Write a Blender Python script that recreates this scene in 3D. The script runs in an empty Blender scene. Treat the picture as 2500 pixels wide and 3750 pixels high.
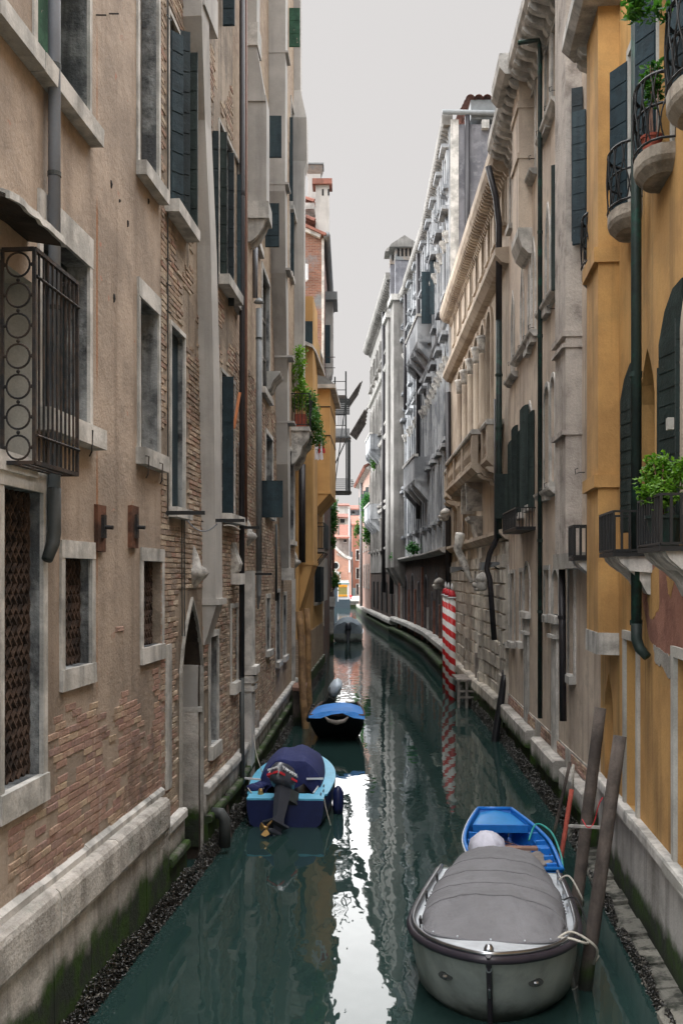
import bpy, bmesh, math, random
from mathutils import Vector, Matrix, noise
R = math.radians
random.seed(7)
SC = bpy.context.scene
COL = SC.collection

# ---------------------------------------------------------------- camera
F, HX, HY, CH = 3646.0, 1250.0, 2110.0, 4.3      # photo focal length, principal point (px), eye height above the water (m)
cd = bpy.data.cameras.new('camera')
cd.sensor_fit = 'VERTICAL'
cd.sensor_height = 36.0
cd.sensor_width = 24.0
cd.lens = 36.0 * F / 3750.0
cd.shift_y = (HY - 1875.0) / 3750.0
cd.clip_end = 3000
cam = bpy.data.objects.new('camera', cd)
cam.location = (0, 0, CH)
cam.rotation_euler = (R(90), 0, 0)
COL.objects.link(cam)
SC.camera = cam

# ---------------------------------------------------------------- sky, sun, exposure
SUN_EL, SUN_AZ = 62, 300                          # azimuth clockwise from the view direction (+Y)
w = bpy.data.worlds.new('World')
SC.world = w
w.use_nodes = True
nt = w.node_tree
nt.nodes.clear()
sky = nt.nodes.new('ShaderNodeTexSky')
sky.sky_type = 'NISHITA'
sky.sun_disc = False
sky.sun_elevation = R(SUN_EL)
sky.sun_rotation = R(SUN_AZ)
sky.dust_density = 4.0
hs = nt.nodes.new('ShaderNodeHueSaturation')
hs.inputs['Saturation'].default_value = 0.10
mx = nt.nodes.new('ShaderNodeMix')
mx.data_type = 'RGBA'
mx.inputs[0].default_value = 0.90                 # a closed, even layer of thin cloud
mx.inputs[7].default_value = (3.30, 3.19, 3.13, 1)
bg = nt.nodes.new('ShaderNodeBackground')
bg.inputs['Strength'].default_value = 0.05
wo = nt.nodes.new('ShaderNodeOutputWorld')
nt.links.new(sky.outputs[0], hs.inputs['Color'])
nt.links.new(hs.outputs[0], mx.inputs[6])
nt.links.new(mx.outputs[2], bg.inputs[0])
nt.links.new(bg.outputs[0], wo.inputs[0])
sd = bpy.data.lights.new('sun', 'SUN')
sd.energy = 3.2
sd.angle = R(140)
sd.color = (1.0, 1.0, 1.0)
so = bpy.data.objects.new('sun', sd)
a_, e_ = R(SUN_AZ), R(SUN_EL)
sv = Vector((math.sin(a_) * math.cos(e_), math.cos(a_) * math.cos(e_), math.sin(e_)))
so.rotation_euler = sv.to_track_quat('Z', 'Y').to_euler()
so.location = (0, -20, 40)
COL.objects.link(so)
vs = SC.view_settings
vs.view_transform = 'Standard'
vs.look = 'None'
vs.gamma = 1
vs.exposure = 2.1
vs.use_curve_mapping = False
SC.cycles.use_denoising = True
SC.cycles.max_bounces = 8
SC.cycles.diffuse_bounces = 5
SC.cycles.glossy_bounces = 4
SC.cycles.use_adaptive_sampling = True
SC.cycles.adaptive_threshold = 0.02

# ---------------------------------------------------------------- pixels to places
def at(px, py, Y):
    return Vector(((px - HX) / F * Y, Y, CH + (HY - py) / F * Y))

def onwater(px, py, z=0.0):
    return at(px, py, (CH - z) * F / (py - HY))

class Wall:
    """vertical facade plane: u runs along it away from the camera, h up, d out over the canal"""
    def __init__(s, x0, y0, x1, y1, left):
        s.o = Vector((x0, y0, 0))
        t = Vector((x1 - x0, y1 - y0, 0))
        s.L = t.length
        s.t = t.normalized()
        s.n = Vector((s.t.y, -s.t.x, 0)) if left else Vector((-s.t.y, s.t.x, 0))
        s.left = left
        s.rz = math.atan2(s.t.y, s.t.x)

    def P(s, u, d, h):
        q = s.o + s.t * u + s.n * d
        return Vector((q.x, q.y, h))

    def u(s, px, d=0.0):
        k = (px - HX) / F
        ox, oy = s.o.x + s.n.x * d, s.o.y + s.n.y * d
        return (k * oy - ox) / (s.t.x - k * s.t.y)

    def h(s, py, u, d=0.0):
        return CH + (HY - py) / F * s.P(u, d, 0).y

    def uh(s, px, py, d=0.0):
        u = s.u(px, d)
        return u, s.h(py, u, d)

    def Y(s, y):
        return (y - s.o.y) / s.t.y

# ---------------------------------------------------------------- mesh builder
class MB:
    def __init__(s):
        s.v, s.f, s.uv = [], [], {}

    def add(s, vs, fs, uv=None):
        b = len(s.v)
        s.v += [tuple(p) for p in vs]
        s.f += [tuple(i + b for i in f) for f in fs]
        if uv:
            for i, q in enumerate(uv):
                s.uv[b + i] = q
        return s

    HF = ((0, 1, 2, 3), (4, 7, 6, 5), (0, 4, 5, 1), (1, 5, 6, 2), (2, 6, 7, 3), (3, 7, 4, 0))

    def hexa(s, p, uv=None):
        return s.add(p, MB.HF, uv)

    def box(s, x0, x1, y0, y1, z0, z1):
        return s.hexa([(x0, y0, z0), (x1, y0, z0), (x1, y1, z0), (x0, y1, z0),
                       (x0, y0, z1), (x1, y0, z1), (x1, y1, z1), (x0, y1, z1)])

    def wbox(s, W, u0, u1, h0, h1, d0, d1, jit=0.0):
        p = [W.P(u, d, h) for h in (h0, h1) for (u, d) in ((u0, d0), (u1, d0), (u1, d1), (u0, d1))]
        if jit:
            p = [q + Vector((random.uniform(-jit, jit), random.uniform(-jit, jit), random.uniform(-jit, jit))) for q in p]
        return s.hexa(p, [(u, h) for h in (h0, h1) for u in (u0, u1, u1, u0)])

    def obox(s, c, ax, ay, az):
        """box from centre and three half-axis vectors"""
        c = Vector(c)
        return s.hexa([c + ax * i + ay * j + az * k for k in (-1, 1) for (i, j) in ((-1, -1), (1, -1), (1, 1), (-1, 1))])

    def bar(s, a, b, w, t=None, up=(0, 0, 1)):
        a, b = Vector(a), Vector(b)
        d = (b - a)
        L = d.length
        d.normalize()
        up = Vector(up)
        if abs(d.dot(up)) > .95:
            up = Vector((0, 1, 0))
        x = d.cross(up).normalized()
        y = x.cross(d).normalized()
        t = t or w
        return s.obox((a + b) / 2, x * w / 2, y * t / 2, d * L / 2)

    def tube(s, pts, r, n=8, cap=True, closed=False):
        pts = [Vector(p) for p in pts]
        m = len(pts)
        rs = r if isinstance(r, (list, tuple)) else [r] * m
        up = Vector((0, 0, 1))
        rings = []
        x = None
        for i in range(m):
            if closed:
                d = pts[(i + 1) % m] - pts[i - 1]
            else:
                d = pts[min(i + 1, m - 1)] - pts[max(i - 1, 0)]
            if d.length < 1e-9:
                d = Vector((0, 0, 1))
            d.normalize()
            if x is None:
                q = up if abs(d.dot(up)) < .9 else Vector((0, 1, 0))
                x = d.cross(q).normalized()
            else:
                x = (x - d * x.dot(d))
                x.normalize()
            y = d.cross(x)
            rings.append([pts[i] + (x * math.cos(2 * math.pi * k / n) + y * math.sin(2 * math.pi * k / n)) * rs[i] for k in range(n)])
        return s.loft(rings, True, cap and not closed, closed)

    def loft(s, rings, wrap=True, cap=False, closed=False):
        n = len(rings[0])
        m = len(rings)
        vs = [p for r in rings for p in r]
        fs = []
        for i in range(m if closed else m - 1):
            j = (i + 1) % m
            for k in range(n if wrap else n - 1):
                l = (k + 1) % n
                fs.append((i * n + k, i * n + l, j * n + l, j * n + k))
        if cap:
            fs.append(tuple(range(n - 1, -1, -1)))
            fs.append(tuple((m - 1) * n + k for k in range(n)))
        return s.add(vs, fs)

    def lathe(s, prof, c, n=16, ax=None):
        c = Vector(c)
        return s.loft([[c + Vector((r * math.cos(2 * math.pi * k / n), r * math.sin(2 * math.pi * k / n), z)) for k in range(n)]
                       for (r, z) in prof], True, True)

    def ell(s, c, rx, ry, rz, n=12, m=7, rot=None, jit=0.0, seed=0):
        c = Vector(c)
        rings = []
        for i in range(m):
            a = -math.pi / 2 + math.pi * (i + .02) / (m - 1 + .04) if True else 0
            ring = []
            for k in range(n):
                b = 2 * math.pi * k / n
                q = Vector((rx * math.cos(a) * math.cos(b), ry * math.cos(a) * math.sin(b), rz * math.sin(a)))
                if jit:
                    q *= 1 + jit * noise.noise(q * (2.0 / max(rx, ry, rz)) + Vector((seed, seed, 0)))
                if rot is not None:
                    q = rot @ q
                ring.append(c + q)
            rings.append(ring)
        return s.loft(rings, True, True)

    def prism(s, pts, off):
        """closed polygon of 3-D points extruded by the vector off"""
        off = Vector(off)
        n = len(pts)
        vs = [Vector(p) for p in pts] + [Vector(p) + off for p in pts]
        fs = [tuple(range(n)), tuple(range(2 * n - 1, n - 1, -1))]
        fs += [(i, i + n, (i + 1) % n + n, (i + 1) % n) for i in range(n)]
        return s.add(vs, fs)

    def wpro(s, W, prof, u0, u1):
        """profile [(d,h)...] run along the wall from u0 to u1"""
        return s.prism([W.P(u0, d, h) for d, h in prof], W.t * (u1 - u0))

    def build(s, name, mat, parent=None, smooth=False, local=False, kind=None, label=None, normals=True):
        me = bpy.data.meshes.new(name)
        me.from_pydata(s.v, [], s.f)
        if normals and len(s.f) < 60000:
            b = bmesh.new()
            b.from_mesh(me)
            bmesh.ops.recalc_face_normals(b, faces=b.faces)
            b.to_mesh(me)
            b.free()
        if s.uv:
            ul = me.uv_layers.new(name='UVMap')
            for lp in me.loops:
                q = s.uv.get(lp.vertex_index)
                if q:
                    ul.data[lp.index].uv = q
        if smooth:
            me.polygons.foreach_set('use_smooth', [True] * len(me.polygons))
        me.materials.append(mat)
        o = bpy.data.objects.new(name, me)
        COL.objects.link(o)
        attach(o, parent, local)
        if kind:
            o['kind'] = kind
        if label:
            o['label'] = label
        return o

def attach(o, parent, local=False):
    if parent is not None:
        o.parent = parent
        if not local and parent.type == 'EMPTY':
            o.matrix_parent_inverse = Matrix.Translation(-parent.location)

def thing(name, label, cat, loc=(0, 0, 0), rz=0.0, group=None):
    o = bpy.data.objects.new(name, None)
    o.empty_display_size = .3
    o.location = loc
    o.rotation_euler = (0, 0, rz)
    COL.objects.link(o)
    return tag(o, label, cat, group)

def tag(o, label, cat, group=None):
    o['label'] = label
    o['category'] = cat
    if group:
        o['group'] = group
    return o

# ---------------------------------------------------------------- materials
def lin(r, g, b):
    f = lambda c: ((c / 255 + .055) / 1.055) ** 2.4 if c > 10 else c / 255 / 12.92
    return (f(r), f(g), f(b), 1)

def ds(c, f=.34):
    """a greyer version of a colour: everything here is old, dusty and bleached"""
    y = .2126 * c[0] + .7152 * c[1] + .0722 * c[2]
    return (c[0] + (y - c[0]) * f, c[1] + (y - c[1]) * f, c[2] + (y - c[2]) * f, 1)

class NT:
    def __init__(s, name):
        s.m = bpy.data.materials.new(name)
        s.m.use_nodes = True
        s.t = s.m.node_tree
        s.bsdf = s.t.nodes['Principled BSDF']

    def n(s, typ, **kw):
        nd = s.t.nodes.new('ShaderNode' + typ)
        for k, v in kw.items():
            setattr(nd, k, v)
        return nd

    def l(s, a, b):
        s.t.links.new(a, b)

    def noise(s, vec, scale, detail=4, rough=.55, stretch=None):
        if stretch:
            mp = s.n('Mapping')
            mp.inputs['Scale'].default_value = stretch
            s.l(vec, mp.inputs[0])
            vec = mp.outputs[0]
        nd = s.n('TexNoise')
        nd.inputs['Scale'].default_value = scale
        nd.inputs['Detail'].default_value = detail
        nd.inputs['Roughness'].default_value = rough
        s.l(vec, nd.inputs['Vector'])
        return nd.outputs[0]

    def ramp(s, fac, lo, hi):
        nd = s.n('MapRange')
        nd.interpolation_type = 'SMOOTHSTEP'
        nd.inputs[1].default_value = lo
        nd.inputs[2].default_value = hi
        s.l(fac, nd.inputs[0])
        return nd.outputs[0]

    def math(s, op, a, b):
        nd = s.n('Math', operation=op)
        for i, q in enumerate((a, b)):
            if isinstance(q, (int, float)):
                nd.inputs[i].default_value = q
            else:
                s.l(q, nd.inputs[i])
        return nd.outputs[0]

    def mix(s, fac, a, b, mode='MIX'):
        nd = s.n('Mix', data_type='RGBA', blend_type=mode)
        for i, q in ((0, fac), (6, a), (7, b)):
            if isinstance(q, (int, float)):
                nd.inputs[i].default_value = q
            elif isinstance(q, tuple):
                nd.inputs[i].default_value = q
            else:
                s.l(q, nd.inputs[i])
        return nd.outputs[2]

    def pos(s):
        return s.n('NewGeometry').outputs['Position']

def weathered(name, col, col2=None, s1=.7, rough=.88, bump=.25, bs=22, streak=None, sa=.5, grime=None, ga=.5, gs=2.2,
              algae=None, fine=.22, spec=.25, metal=0, peel=None, pt=.62, ps=1.3, lo=.4, hi=.62, rnd=0.0, rust=None, dsf=.34):
    T = NT(name)
    p = T.pos()
    col = ds(col, dsf)
    col2 = ds(col2, dsf) if col2 else None
    col2 = col2 or tuple(c * .75 for c in col[:3]) + (1,)
    c = T.mix(T.ramp(T.noise(p, s1, 6, .6), lo, hi), col, col2)
    if rnd:
        oi = T.n('ObjectInfo').outputs['Random']
        ri = T.n('NewGeometry').outputs['Random Per Island']
        q = T.math('FRACT', T.math('ADD', oi, ri), 0)
        c = T.mix(1.0, c, T.mix(q, (1 - rnd, 1 - rnd, 1 - rnd, 1), (1 + rnd, 1 + rnd * .9, 1 + rnd * .8, 1)), 'MULTIPLY')
    if peel:
        c = T.mix(T.ramp(T.noise(p, ps, 8, .65), pt, pt + .03), c, peel)
    if grime:
        c = T.mix(T.math('MULTIPLY', T.ramp(T.noise(p, gs, 8, .68), .5, .72), ga), c, grime)
    if streak:
        c = T.mix(T.math('MULTIPLY', T.ramp(T.noise(p, 1.0, 5, .6, (3.2, 3.2, .22)), .48, .7), sa), c, streak)
    if rust:
        uvn = T.n('UVMap').outputs[0]
        sx = T.n('SeparateXYZ')
        T.l(uvn, sx.inputs[0])
        dd = T.math('ABSOLUTE', T.math('SUBTRACT', sx.outputs[0], rust), 0)
        c = T.mix(T.math('MULTIPLY', T.math('SUBTRACT', 1.0, T.ramp(dd, .008, .028)), T.ramp(T.noise(p, .8, 3, .5), .35, .6)), c, lin(150, 95, 50))
    fn = T.noise(p, 45, 3, .6)
    c = T.mix(1.0, c, T.mix(fn, (1 - fine, 1 - fine, 1 - fine, 1), (1 + fine, 1 + fine, 1 + fine, 1)), 'MULTIPLY')
    if algae:                                     # growth on stone just above the water
        sz = T.n('SeparateXYZ')
        T.l(p, sz.inputs[0])
        z = T.math('SUBTRACT', sz.outputs[2], T.math('MULTIPLY', T.math('SUBTRACT', T.noise(p, 1.6, 6, .65), .5), .55))
        c = T.mix(T.math('SUBTRACT', 1.0, T.ramp(z, algae - .12, algae + .10)), c,
                  T.mix(T.ramp(T.noise(p, 3.2, 5, .6), .38, .62), lin(46, 52, 44), lin(50, 72, 28)))
        c = T.mix(T.math('SUBTRACT', 1.0, T.ramp(z, .02, .34)), c, lin(30, 33, 29))
    T.l(c, T.bsdf.inputs['Base Color'])
    T.bsdf.inputs['Roughness'].default_value = rough
    T.bsdf.inputs['Specular IOR Level'].default_value = spec
    T.bsdf.inputs['Metallic'].default_value = metal
    if bump:
        b = T.n('Bump')
        b.inputs['Strength'].default_value = bump
        b.inputs['Distance'].default_value = .03
        T.l(T.math('ADD', T.noise(p, bs, 5, .65), T.math('MULTIPLY', T.noise(p, bs * .2, 4, .6), 1.5)), b.inputs['Height'])
        T.l(b.outputs[0], T.bsdf.inputs['Normal'])
    return T.m

def plain(name, col, rough=.5, metal=0, spec=.4, var=.15, vs=6, bump=0):
    return weathered(name, col, tuple(c * (1 - var) for c in col[:3]) + (1,), s1=vs, rough=rough, bump=bump, fine=var * .5, spec=spec, metal=metal, dsf=.06)

def bricktone(name, cols, dirt=.4, dirtc=None):
    T = NT(name)
    p = T.pos()
    oi = T.n('ObjectInfo').outputs['Random']
    ri = T.n('NewGeometry').outputs['Random Per Island']
    q = T.math('FRACT', T.math('ADD', T.math('MULTIPLY', oi, 3.7), ri), 0)
    rp = T.n('ValToRGB')
    rp.color_ramp.interpolation = 'CONSTANT'
    el = rp.color_ramp.elements
    while len(el) < len(cols):
        el.new(.5)
    for i, cc in enumerate(cols):
        el[i].position = i / len(cols)
        el[i].color = ds(cc, .36)
    T.l(q, rp.inputs[0])
    c = T.mix(T.math('MULTIPLY', T.ramp(T.noise(p, 2.6, 9, .72), .40, .60), dirt), rp.outputs[0], dirtc or lin(84, 72, 62))
    c = T.mix(T.math('MULTIPLY', T.ramp(T.noise(p, .7, 6, .7), .5, .66), dirt), c, lin(104, 94, 84))
    c = T.mix(T.math('MULTIPLY', T.ramp(T.noise(p, 1.0, 7, .7, (5, 5, .8)), .54, .70), dirt * .8), c, lin(196, 180, 166))
    c = T.mix(1.0, c, T.mix(T.noise(p, 30, 4, .6), (.5, .5, .5, 1), (1.5, 1.5, 1.5, 1)), 'MULTIPLY')
    T.l(c, T.bsdf.inputs['Base Color'])
    T.bsdf.inputs['Roughness'].default_value = .92
    T.bsdf.inputs['Specular IOR Level'].default_value = .15
    b = T.n('Bump')
    b.inputs['Strength'].default_value = .9
    b.inputs['Distance'].default_value = .02
    T.l(T.noise(p, 40, 5, .7), b.inputs['Height'])
    T.l(b.outputs[0], T.bsdf.inputs['Normal'])
    return T.m

def brickwall(name, c1, c2, mortar, grime, ga=.6):
    """distant brickwork, too far off to pick the bricks apart"""
    T = NT(name)
    p = T.pos()
    uvn = T.n('UVMap').outputs[0]
    bt = T.n('TexBrick')
    bt.inputs['Scale'].default_value = 1
    bt.inputs['Brick Width'].default_value = .26
    bt.inputs['Row Height'].default_value = .075
    bt.inputs['Mortar Size'].default_value = .008
    bt.inputs['Color1'].default_value = ds(c1, .36)
    bt.inputs['Color2'].default_value = ds(c2, .36)
    bt.inputs['Mortar'].default_value = mortar
    T.l(uvn, bt.inputs[0])
    c = T.mix(T.math('MULTIPLY', T.ramp(T.noise(p, .9, 8, .7), .44, .62), ga), bt.outputs[0], grime)
    c = T.mix(1.0, c, T.mix(T.noise(p, 9, 4, .6), (.7, .7, .7, 1), (1.3, 1.3, 1.3, 1)), 'MULTIPLY')
    T.l(c, T.bsdf.inputs['Base Color'])
    T.bsdf.inputs['Roughness'].default_value = .92
    T.bsdf.inputs['Specular IOR Level'].default_value = .15
    b = T.n('Bump')
    b.inputs['Strength'].default_value = .6
    b.inputs['Distance'].default_value = .03
    T.l(T.math('ADD', T.noise(p, 14, 5, .7), T.math('MULTIPLY', bt.outputs[1], -.6)), b.inputs['Height'])
    T.l(b.outputs[0], T.bsdf.inputs['Normal'])
    return T.m

def leafmat(name, c1, c2):
    T = NT(name)
    ri = T.n('NewGeometry').outputs['Random Per Island']
    c = T.mix(ri, c1, c2)
    T.l(c, T.bsdf.inputs['Base Color'])
    T.bsdf.inputs['Roughness'].default_value = .5
    tr = T.n('BsdfTranslucent')
    T.l(T.mix(1.0, c, (1.3, 1.4, .8, 1), 'MULTIPLY'), tr.inputs[0])
    ms = T.n('MixShader')
    ms.inputs[0].default_value = .4
    T.l(T.bsdf.outputs[0], ms.inputs[1])
    T.l(tr.outputs[0], ms.inputs[2])
    T.l(ms.outputs[0], T.t.nodes['Material Output'].inputs[0])
    return T.m

G = {}
G['tan'] = weathered('tan_plaster', lin(180, 156, 132), lin(154, 134, 114), s1=.8, streak=lin(110, 96, 84), sa=.45, grime=lin(122, 110, 100), ga=.65, gs=.9, bump=.4, rust=5.41, peel=lin(168, 122, 104), pt=.655, ps=4.5)
G['mortar'] = weathered('old_mortar', lin(150, 116, 98), lin(120, 92, 78), s1=1.5, bump=.6, bs=14, grime=lin(165, 150, 138), ga=.5)
G['istria'] = weathered('istrian_stone', lin(205, 201, 194), lin(168, 166, 160), s1=2.5, streak=lin(95, 96, 94), sa=.55, grime=lin(84, 84, 82), ga=.35, bump=.25, rnd=.08)
G['plinth'] = weathered('plinth_stone', lin(196, 189, 180), lin(160, 154, 146), s1=2.0, streak=lin(104, 98, 90), sa=.5, grime=lin(128, 136, 126), ga=.55, gs=2.5, algae=.74, bump=.6, rnd=.1, fine=.34)
G['plinth_grey'] = weathered('plinth_render', lin(186, 182, 176), lin(156, 152, 146), s1=1.0, streak=lin(84, 82, 78), sa=.5, algae=.5, bump=.35)
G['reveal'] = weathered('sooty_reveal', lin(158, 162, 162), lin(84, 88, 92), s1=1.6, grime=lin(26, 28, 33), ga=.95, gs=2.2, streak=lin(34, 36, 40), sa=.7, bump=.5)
G['footing'] = weathered('broken_footing_stone', lin(118, 116, 106), lin(64, 66, 58), s1=5, grime=lin(34, 38, 32), ga=.9, gs=5, bump=.8, rnd=.3)
G['balcony_stone'] = weathered('weathered_balcony_stone', lin(168, 154, 134), lin(132, 120, 104), s1=3, streak=lin(80, 74, 66), sa=.5, bump=.5)
G['weathered_shade'] = weathered('weathered_underside_gate_shade', lin(70, 58, 48), lin(42, 38, 34), s1=2, bump=.4)  # weathered canopy underside; on the gate reveals this dark tone is painted shade
G['reveal_pale'] = weathered('pale_reveal', lin(185, 182, 172), lin(160, 157, 148), s1=1.2)
G['brick_l1'] = bricktone('red_brick', [lin(188, 138, 118), lin(196, 154, 124), lin(170, 122, 108), lin(200, 168, 128), lin(180, 134, 116), lin(164, 126, 114)], .75, lin(172, 142, 126))
G['brick_l2'] = bricktone('brown_brick', [lin(200, 170, 136), lin(182, 148, 118), lin(192, 156, 126), lin(206, 182, 150), lin(176, 126, 102), lin(160, 136, 118)], .6, lin(146, 134, 120))
G['l2wall'] = weathered('patchy_render', lin(172, 150, 124), lin(136, 118, 98), s1=1.0, streak=lin(84, 78, 70), sa=.7, grime=lin(96, 90, 82), ga=.6, gs=1.6, bump=.7, bs=12)
G['l2far'] = brickwall('far_brown_brick', lin(186, 156, 124), lin(160, 130, 104), lin(140, 128, 114), lin(180, 164, 142), .6)
G['flue'] = weathered('grey_flue_render', lin(186, 182, 176), lin(166, 162, 157), s1=.6, streak=lin(110, 107, 104), sa=.35, bump=.12, fine=.1)
G['yellow'] = weathered('ochre_render', lin(200, 150, 70), lin(176, 130, 62), s1=.9, streak=lin(116, 96, 66), sa=.6, grime=lin(150, 128, 88), ga=.5, gs=1.1, bump=.2, fine=.14, dsf=.2)
G['yellow_far'] = weathered('far_ochre_render', lin(212, 162, 82), lin(190, 144, 74), s1=.6, streak=lin(150, 120, 80), sa=.45, bump=.15, fine=.1, dsf=.22)
G['redplaster'] = weathered('red_undercoat', lin(168, 106, 80), lin(140, 86, 66), s1=2, bump=.4, fine=.2)
G['greyplaster'] = weathered('grey_undercoat', lin(165, 160, 150), lin(140, 136, 128), s1=3, bump=.4)
G['r2'] = weathered('beige_render', lin(216, 194, 168), lin(194, 172, 150), s1=.7, streak=lin(120, 104, 90), sa=.5, grime=lin(128, 114, 102), ga=.4, bump=.2)
G['r2grey'] = weathered('grey_beige_render', lin(192, 180, 168), lin(166, 154, 144), s1=1.0, streak=lin(104, 96, 90), sa=.45, grime=lin(96, 88, 82), ga=.6, gs=2, bump=.5)
G['r3'] = weathered('cream_marble', lin(196, 176, 150), lin(170, 150, 128), s1=.8, streak=lin(120, 104, 88), sa=.5, bump=.15)
G['rustic'] = weathered('rusticated_stone', lin(206, 196, 178), lin(168, 160, 148), s1=1.4, streak=lin(96, 90, 82), sa=.5, grime=lin(90, 96, 82), ga=.4, algae=.6, bump=.5, rnd=.14)
G['r4'] = weathered('pale_grey_stone', lin(178, 182, 186), lin(126, 131, 137), s1=.5, streak=lin(88, 92, 98), sa=.75, grime=lin(110, 114, 120), ga=.5, gs=1.0, bump=.25)
G['r4side'] = weathered('grey_mottled_render', lin(124, 124, 132), lin(96, 97, 106), s1=.8, streak=lin(150, 150, 156), sa=.4, grime=lin(160, 160, 164), ga=.5, gs=2.5, bump=.3)
G['r4dark'] = brickwall('dark_wet_brick', lin(118, 90, 78), lin(94, 74, 66), lin(74, 70, 66), lin(66, 66, 66), .85)
G['r5'] = weathered('warm_grey_stone', lin(152, 148, 142), lin(122, 119, 114), s1=.5, streak=lin(96, 94, 92), sa=.7, grime=lin(120, 118, 114), ga=.5, bump=.25)
G['pink'] = weathered('pink_render', lin(196, 146, 124), lin(176, 128, 108), s1=.4, streak=lin(150, 120, 104), sa=.4, bump=.15)
G['carved'] = weathered('carved_stone', lin(205, 200, 190), lin(150, 146, 140), s1=4, grime=lin(58, 58, 58), ga=.6, gs=5, bump=.5)
G['glass'] = plain('dark_glass', (.012, .014, .016, 1), .12, spec=.5, var=.3)
G['dark'] = plain('dark_interior', (.012, .012, .012, 1), .9, var=.3)
def paint(name, c, w_):
    return weathered(name, c, tuple(q * .7 for q in c[:3]) + (1,), s1=7, rough=.6, bump=.25, bs=30, streak=w_, sa=.35, peel=w_, pt=.67, ps=14, spec=.3)
G['teal'] = paint('teal_shutter_paint', lin(20, 52, 64), lin(70, 92, 98))
G['woodcase'] = paint('old_casement_paint', lin(118, 112, 104), lin(90, 84, 78))
G['tealdark'] = paint('dark_teal_paint', lin(16, 38, 46), lin(58, 74, 78))
G['green'] = paint('dark_green_paint', lin(24, 46, 44), lin(84, 96, 92))
G['oldgreen'] = weathered('flaking_green_paint', lin(40, 100, 72), lin(30, 80, 60), s1=4, peel=lin(160, 150, 140), pt=.66, ps=6)
G['iron'] = weathered('rusty_wrought_iron', lin(42, 42, 44), lin(74, 58, 48), s1=7, rough=.7, bump=.3, bs=60)
G['blackiron'] = plain('black_iron', lin(34, 36, 38), .5, var=.3)
G['rustbar'] = weathered('rusty_lattice', lin(92, 68, 52), lin(58, 46, 40), s1=5, rough=.8)
G['rustwood'] = weathered('rusty_brown_board', lin(122, 72, 42), lin(70, 46, 34), s1=3, streak=lin(50, 34, 28), sa=.6)
G['zinc'] = weathered('blue_grey_zinc', lin(128, 138, 152), lin(110, 118, 130), s1=1.0, rough=.5, spec=.4, bump=.05, fine=.08, streak=lin(120, 100, 90), sa=.25)
G['castiron'] = plain('dark_grey_cast_pipe', lin(62, 66, 66), .55, var=.2)
G['blackpipe'] = plain('black_downpipe', lin(44, 42, 46), .45, var=.2)
G['brownpipe'] = plain('brown_copper_pipe', lin(108, 72, 56), .5, var=.25)
G['greenpipe'] = weathered('green_copper_pipe', lin(34, 56, 52), lin(28, 42, 42), s1=2, rough=.5, grime=lin(40, 96, 80), ga=.6, gs=3, bump=.1)
G['tile'] = weathered('terracotta_tile', lin(158, 92, 72), lin(130, 80, 64), s1=3, rnd=.25, bump=.3)
G['lead'] = plain('grey_lead', lin(120, 124, 126), .6, var=.15)
G['redbrickwall'] = brickwall('patched_red_brick', lin(160, 96, 66), lin(134, 80, 58), lin(140, 128, 118), lin(120, 124, 126), .95)
G['woodpole'] = weathered('dark_weathered_pole', lin(96, 84, 76), lin(72, 64, 60), s1=3, streak=lin(44, 40, 38), sa=.6, bump=.5, bs=30, algae=.28)
G['tanpole'] = weathered('yellow_brown_pole', lin(170, 124, 56), lin(130, 92, 44), s1=3, streak=lin(96, 66, 36), sa=.5, bump=.4, bs=30)
G['plank'] = weathered('bare_planks', lin(170, 120, 92), lin(140, 100, 80), s1=4, bump=.2)
G['greyplank'] = weathered('grey_planks', lin(150, 140, 132), lin(118, 110, 104), s1=5, streak=lin(90, 82, 76), sa=.4, bump=.3, rnd=.1)
G['rope'] = plain('pale_rope', lin(176, 172, 162), .85, var=.25, vs=40)
G['ropedark'] = plain('dark_rope', lin(40, 40, 42), .8)
G['leaf'] = leafmat('fresh_leaf', lin(70, 116, 34), lin(112, 150, 48))
G['leafdark'] = leafmat('deep_leaf', lin(38, 82, 34), lin(76, 120, 46))
G['ivy'] = leafmat('ivy_leaf', lin(36, 92, 52), lin(70, 130, 56))
G['pot'] = plain('terracotta_pot', lin(150, 72, 54), .8, var=.2)
G['white'] = plain('white_paint', lin(214, 216, 220), .4, var=.08)
G['steel'] = plain('brushed_steel', lin(180, 184, 190), .28, metal=1, var=.15)
G['mussel'] = None

def mussel_mat():
    T = NT('mussel_shell')
    ri = T.n('NewGeometry').outputs['Random Per Island']
    c = T.mix(T.ramp(ri, .86, 1.0), T.mix(ri, lin(20, 20, 20), lin(46, 43, 37)), lin(110, 106, 98))
    T.l(c, T.bsdf.inputs['Base Color'])
    T.bsdf.inputs['Roughness'].default_value = .35
    return T.m
G['mussel'] = mussel_mat()

# ---------------------------------------------------------------- architecture helpers
def arcpts(a, b, d, rise, kind, n=10):
    out = []
    for i in range(n + 1):
        t = i / n
        if kind == 'round':
            th = math.pi * (1 - t)
            out.append(((a + b) / 2 + (b - a) / 2 * math.cos(th), d - rise + rise * math.sin(th)))
        else:
            out.append((a + (b - a) * t, d - rise + rise * (1 - abs(2 * t - 1)) ** .62))
    return out

class Op:
    """an opening in a facade"""
    def __init__(s, a, b, c, d, depth=.24, arch=None, rise=None, rev=None):
        s.rev = rev
        s.a, s.b, s.c, s.d, s.depth, s.arch = a, b, c, d, depth, arch
        s.rise = rise if rise is not None else (b - a) / 2

def opx(W, x0, x1, y0, y1, **k):
    """opening from photo pixels: columns x0..x1, top row y0 and bottom row y1 read at the middle"""
    ua, ub = sorted((W.u(x0), W.u(x1)))
    um = W.u((x0 + x1) / 2)
    return Op(ua, ub, W.h(y1, um), W.h(y0, um), **k)

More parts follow.
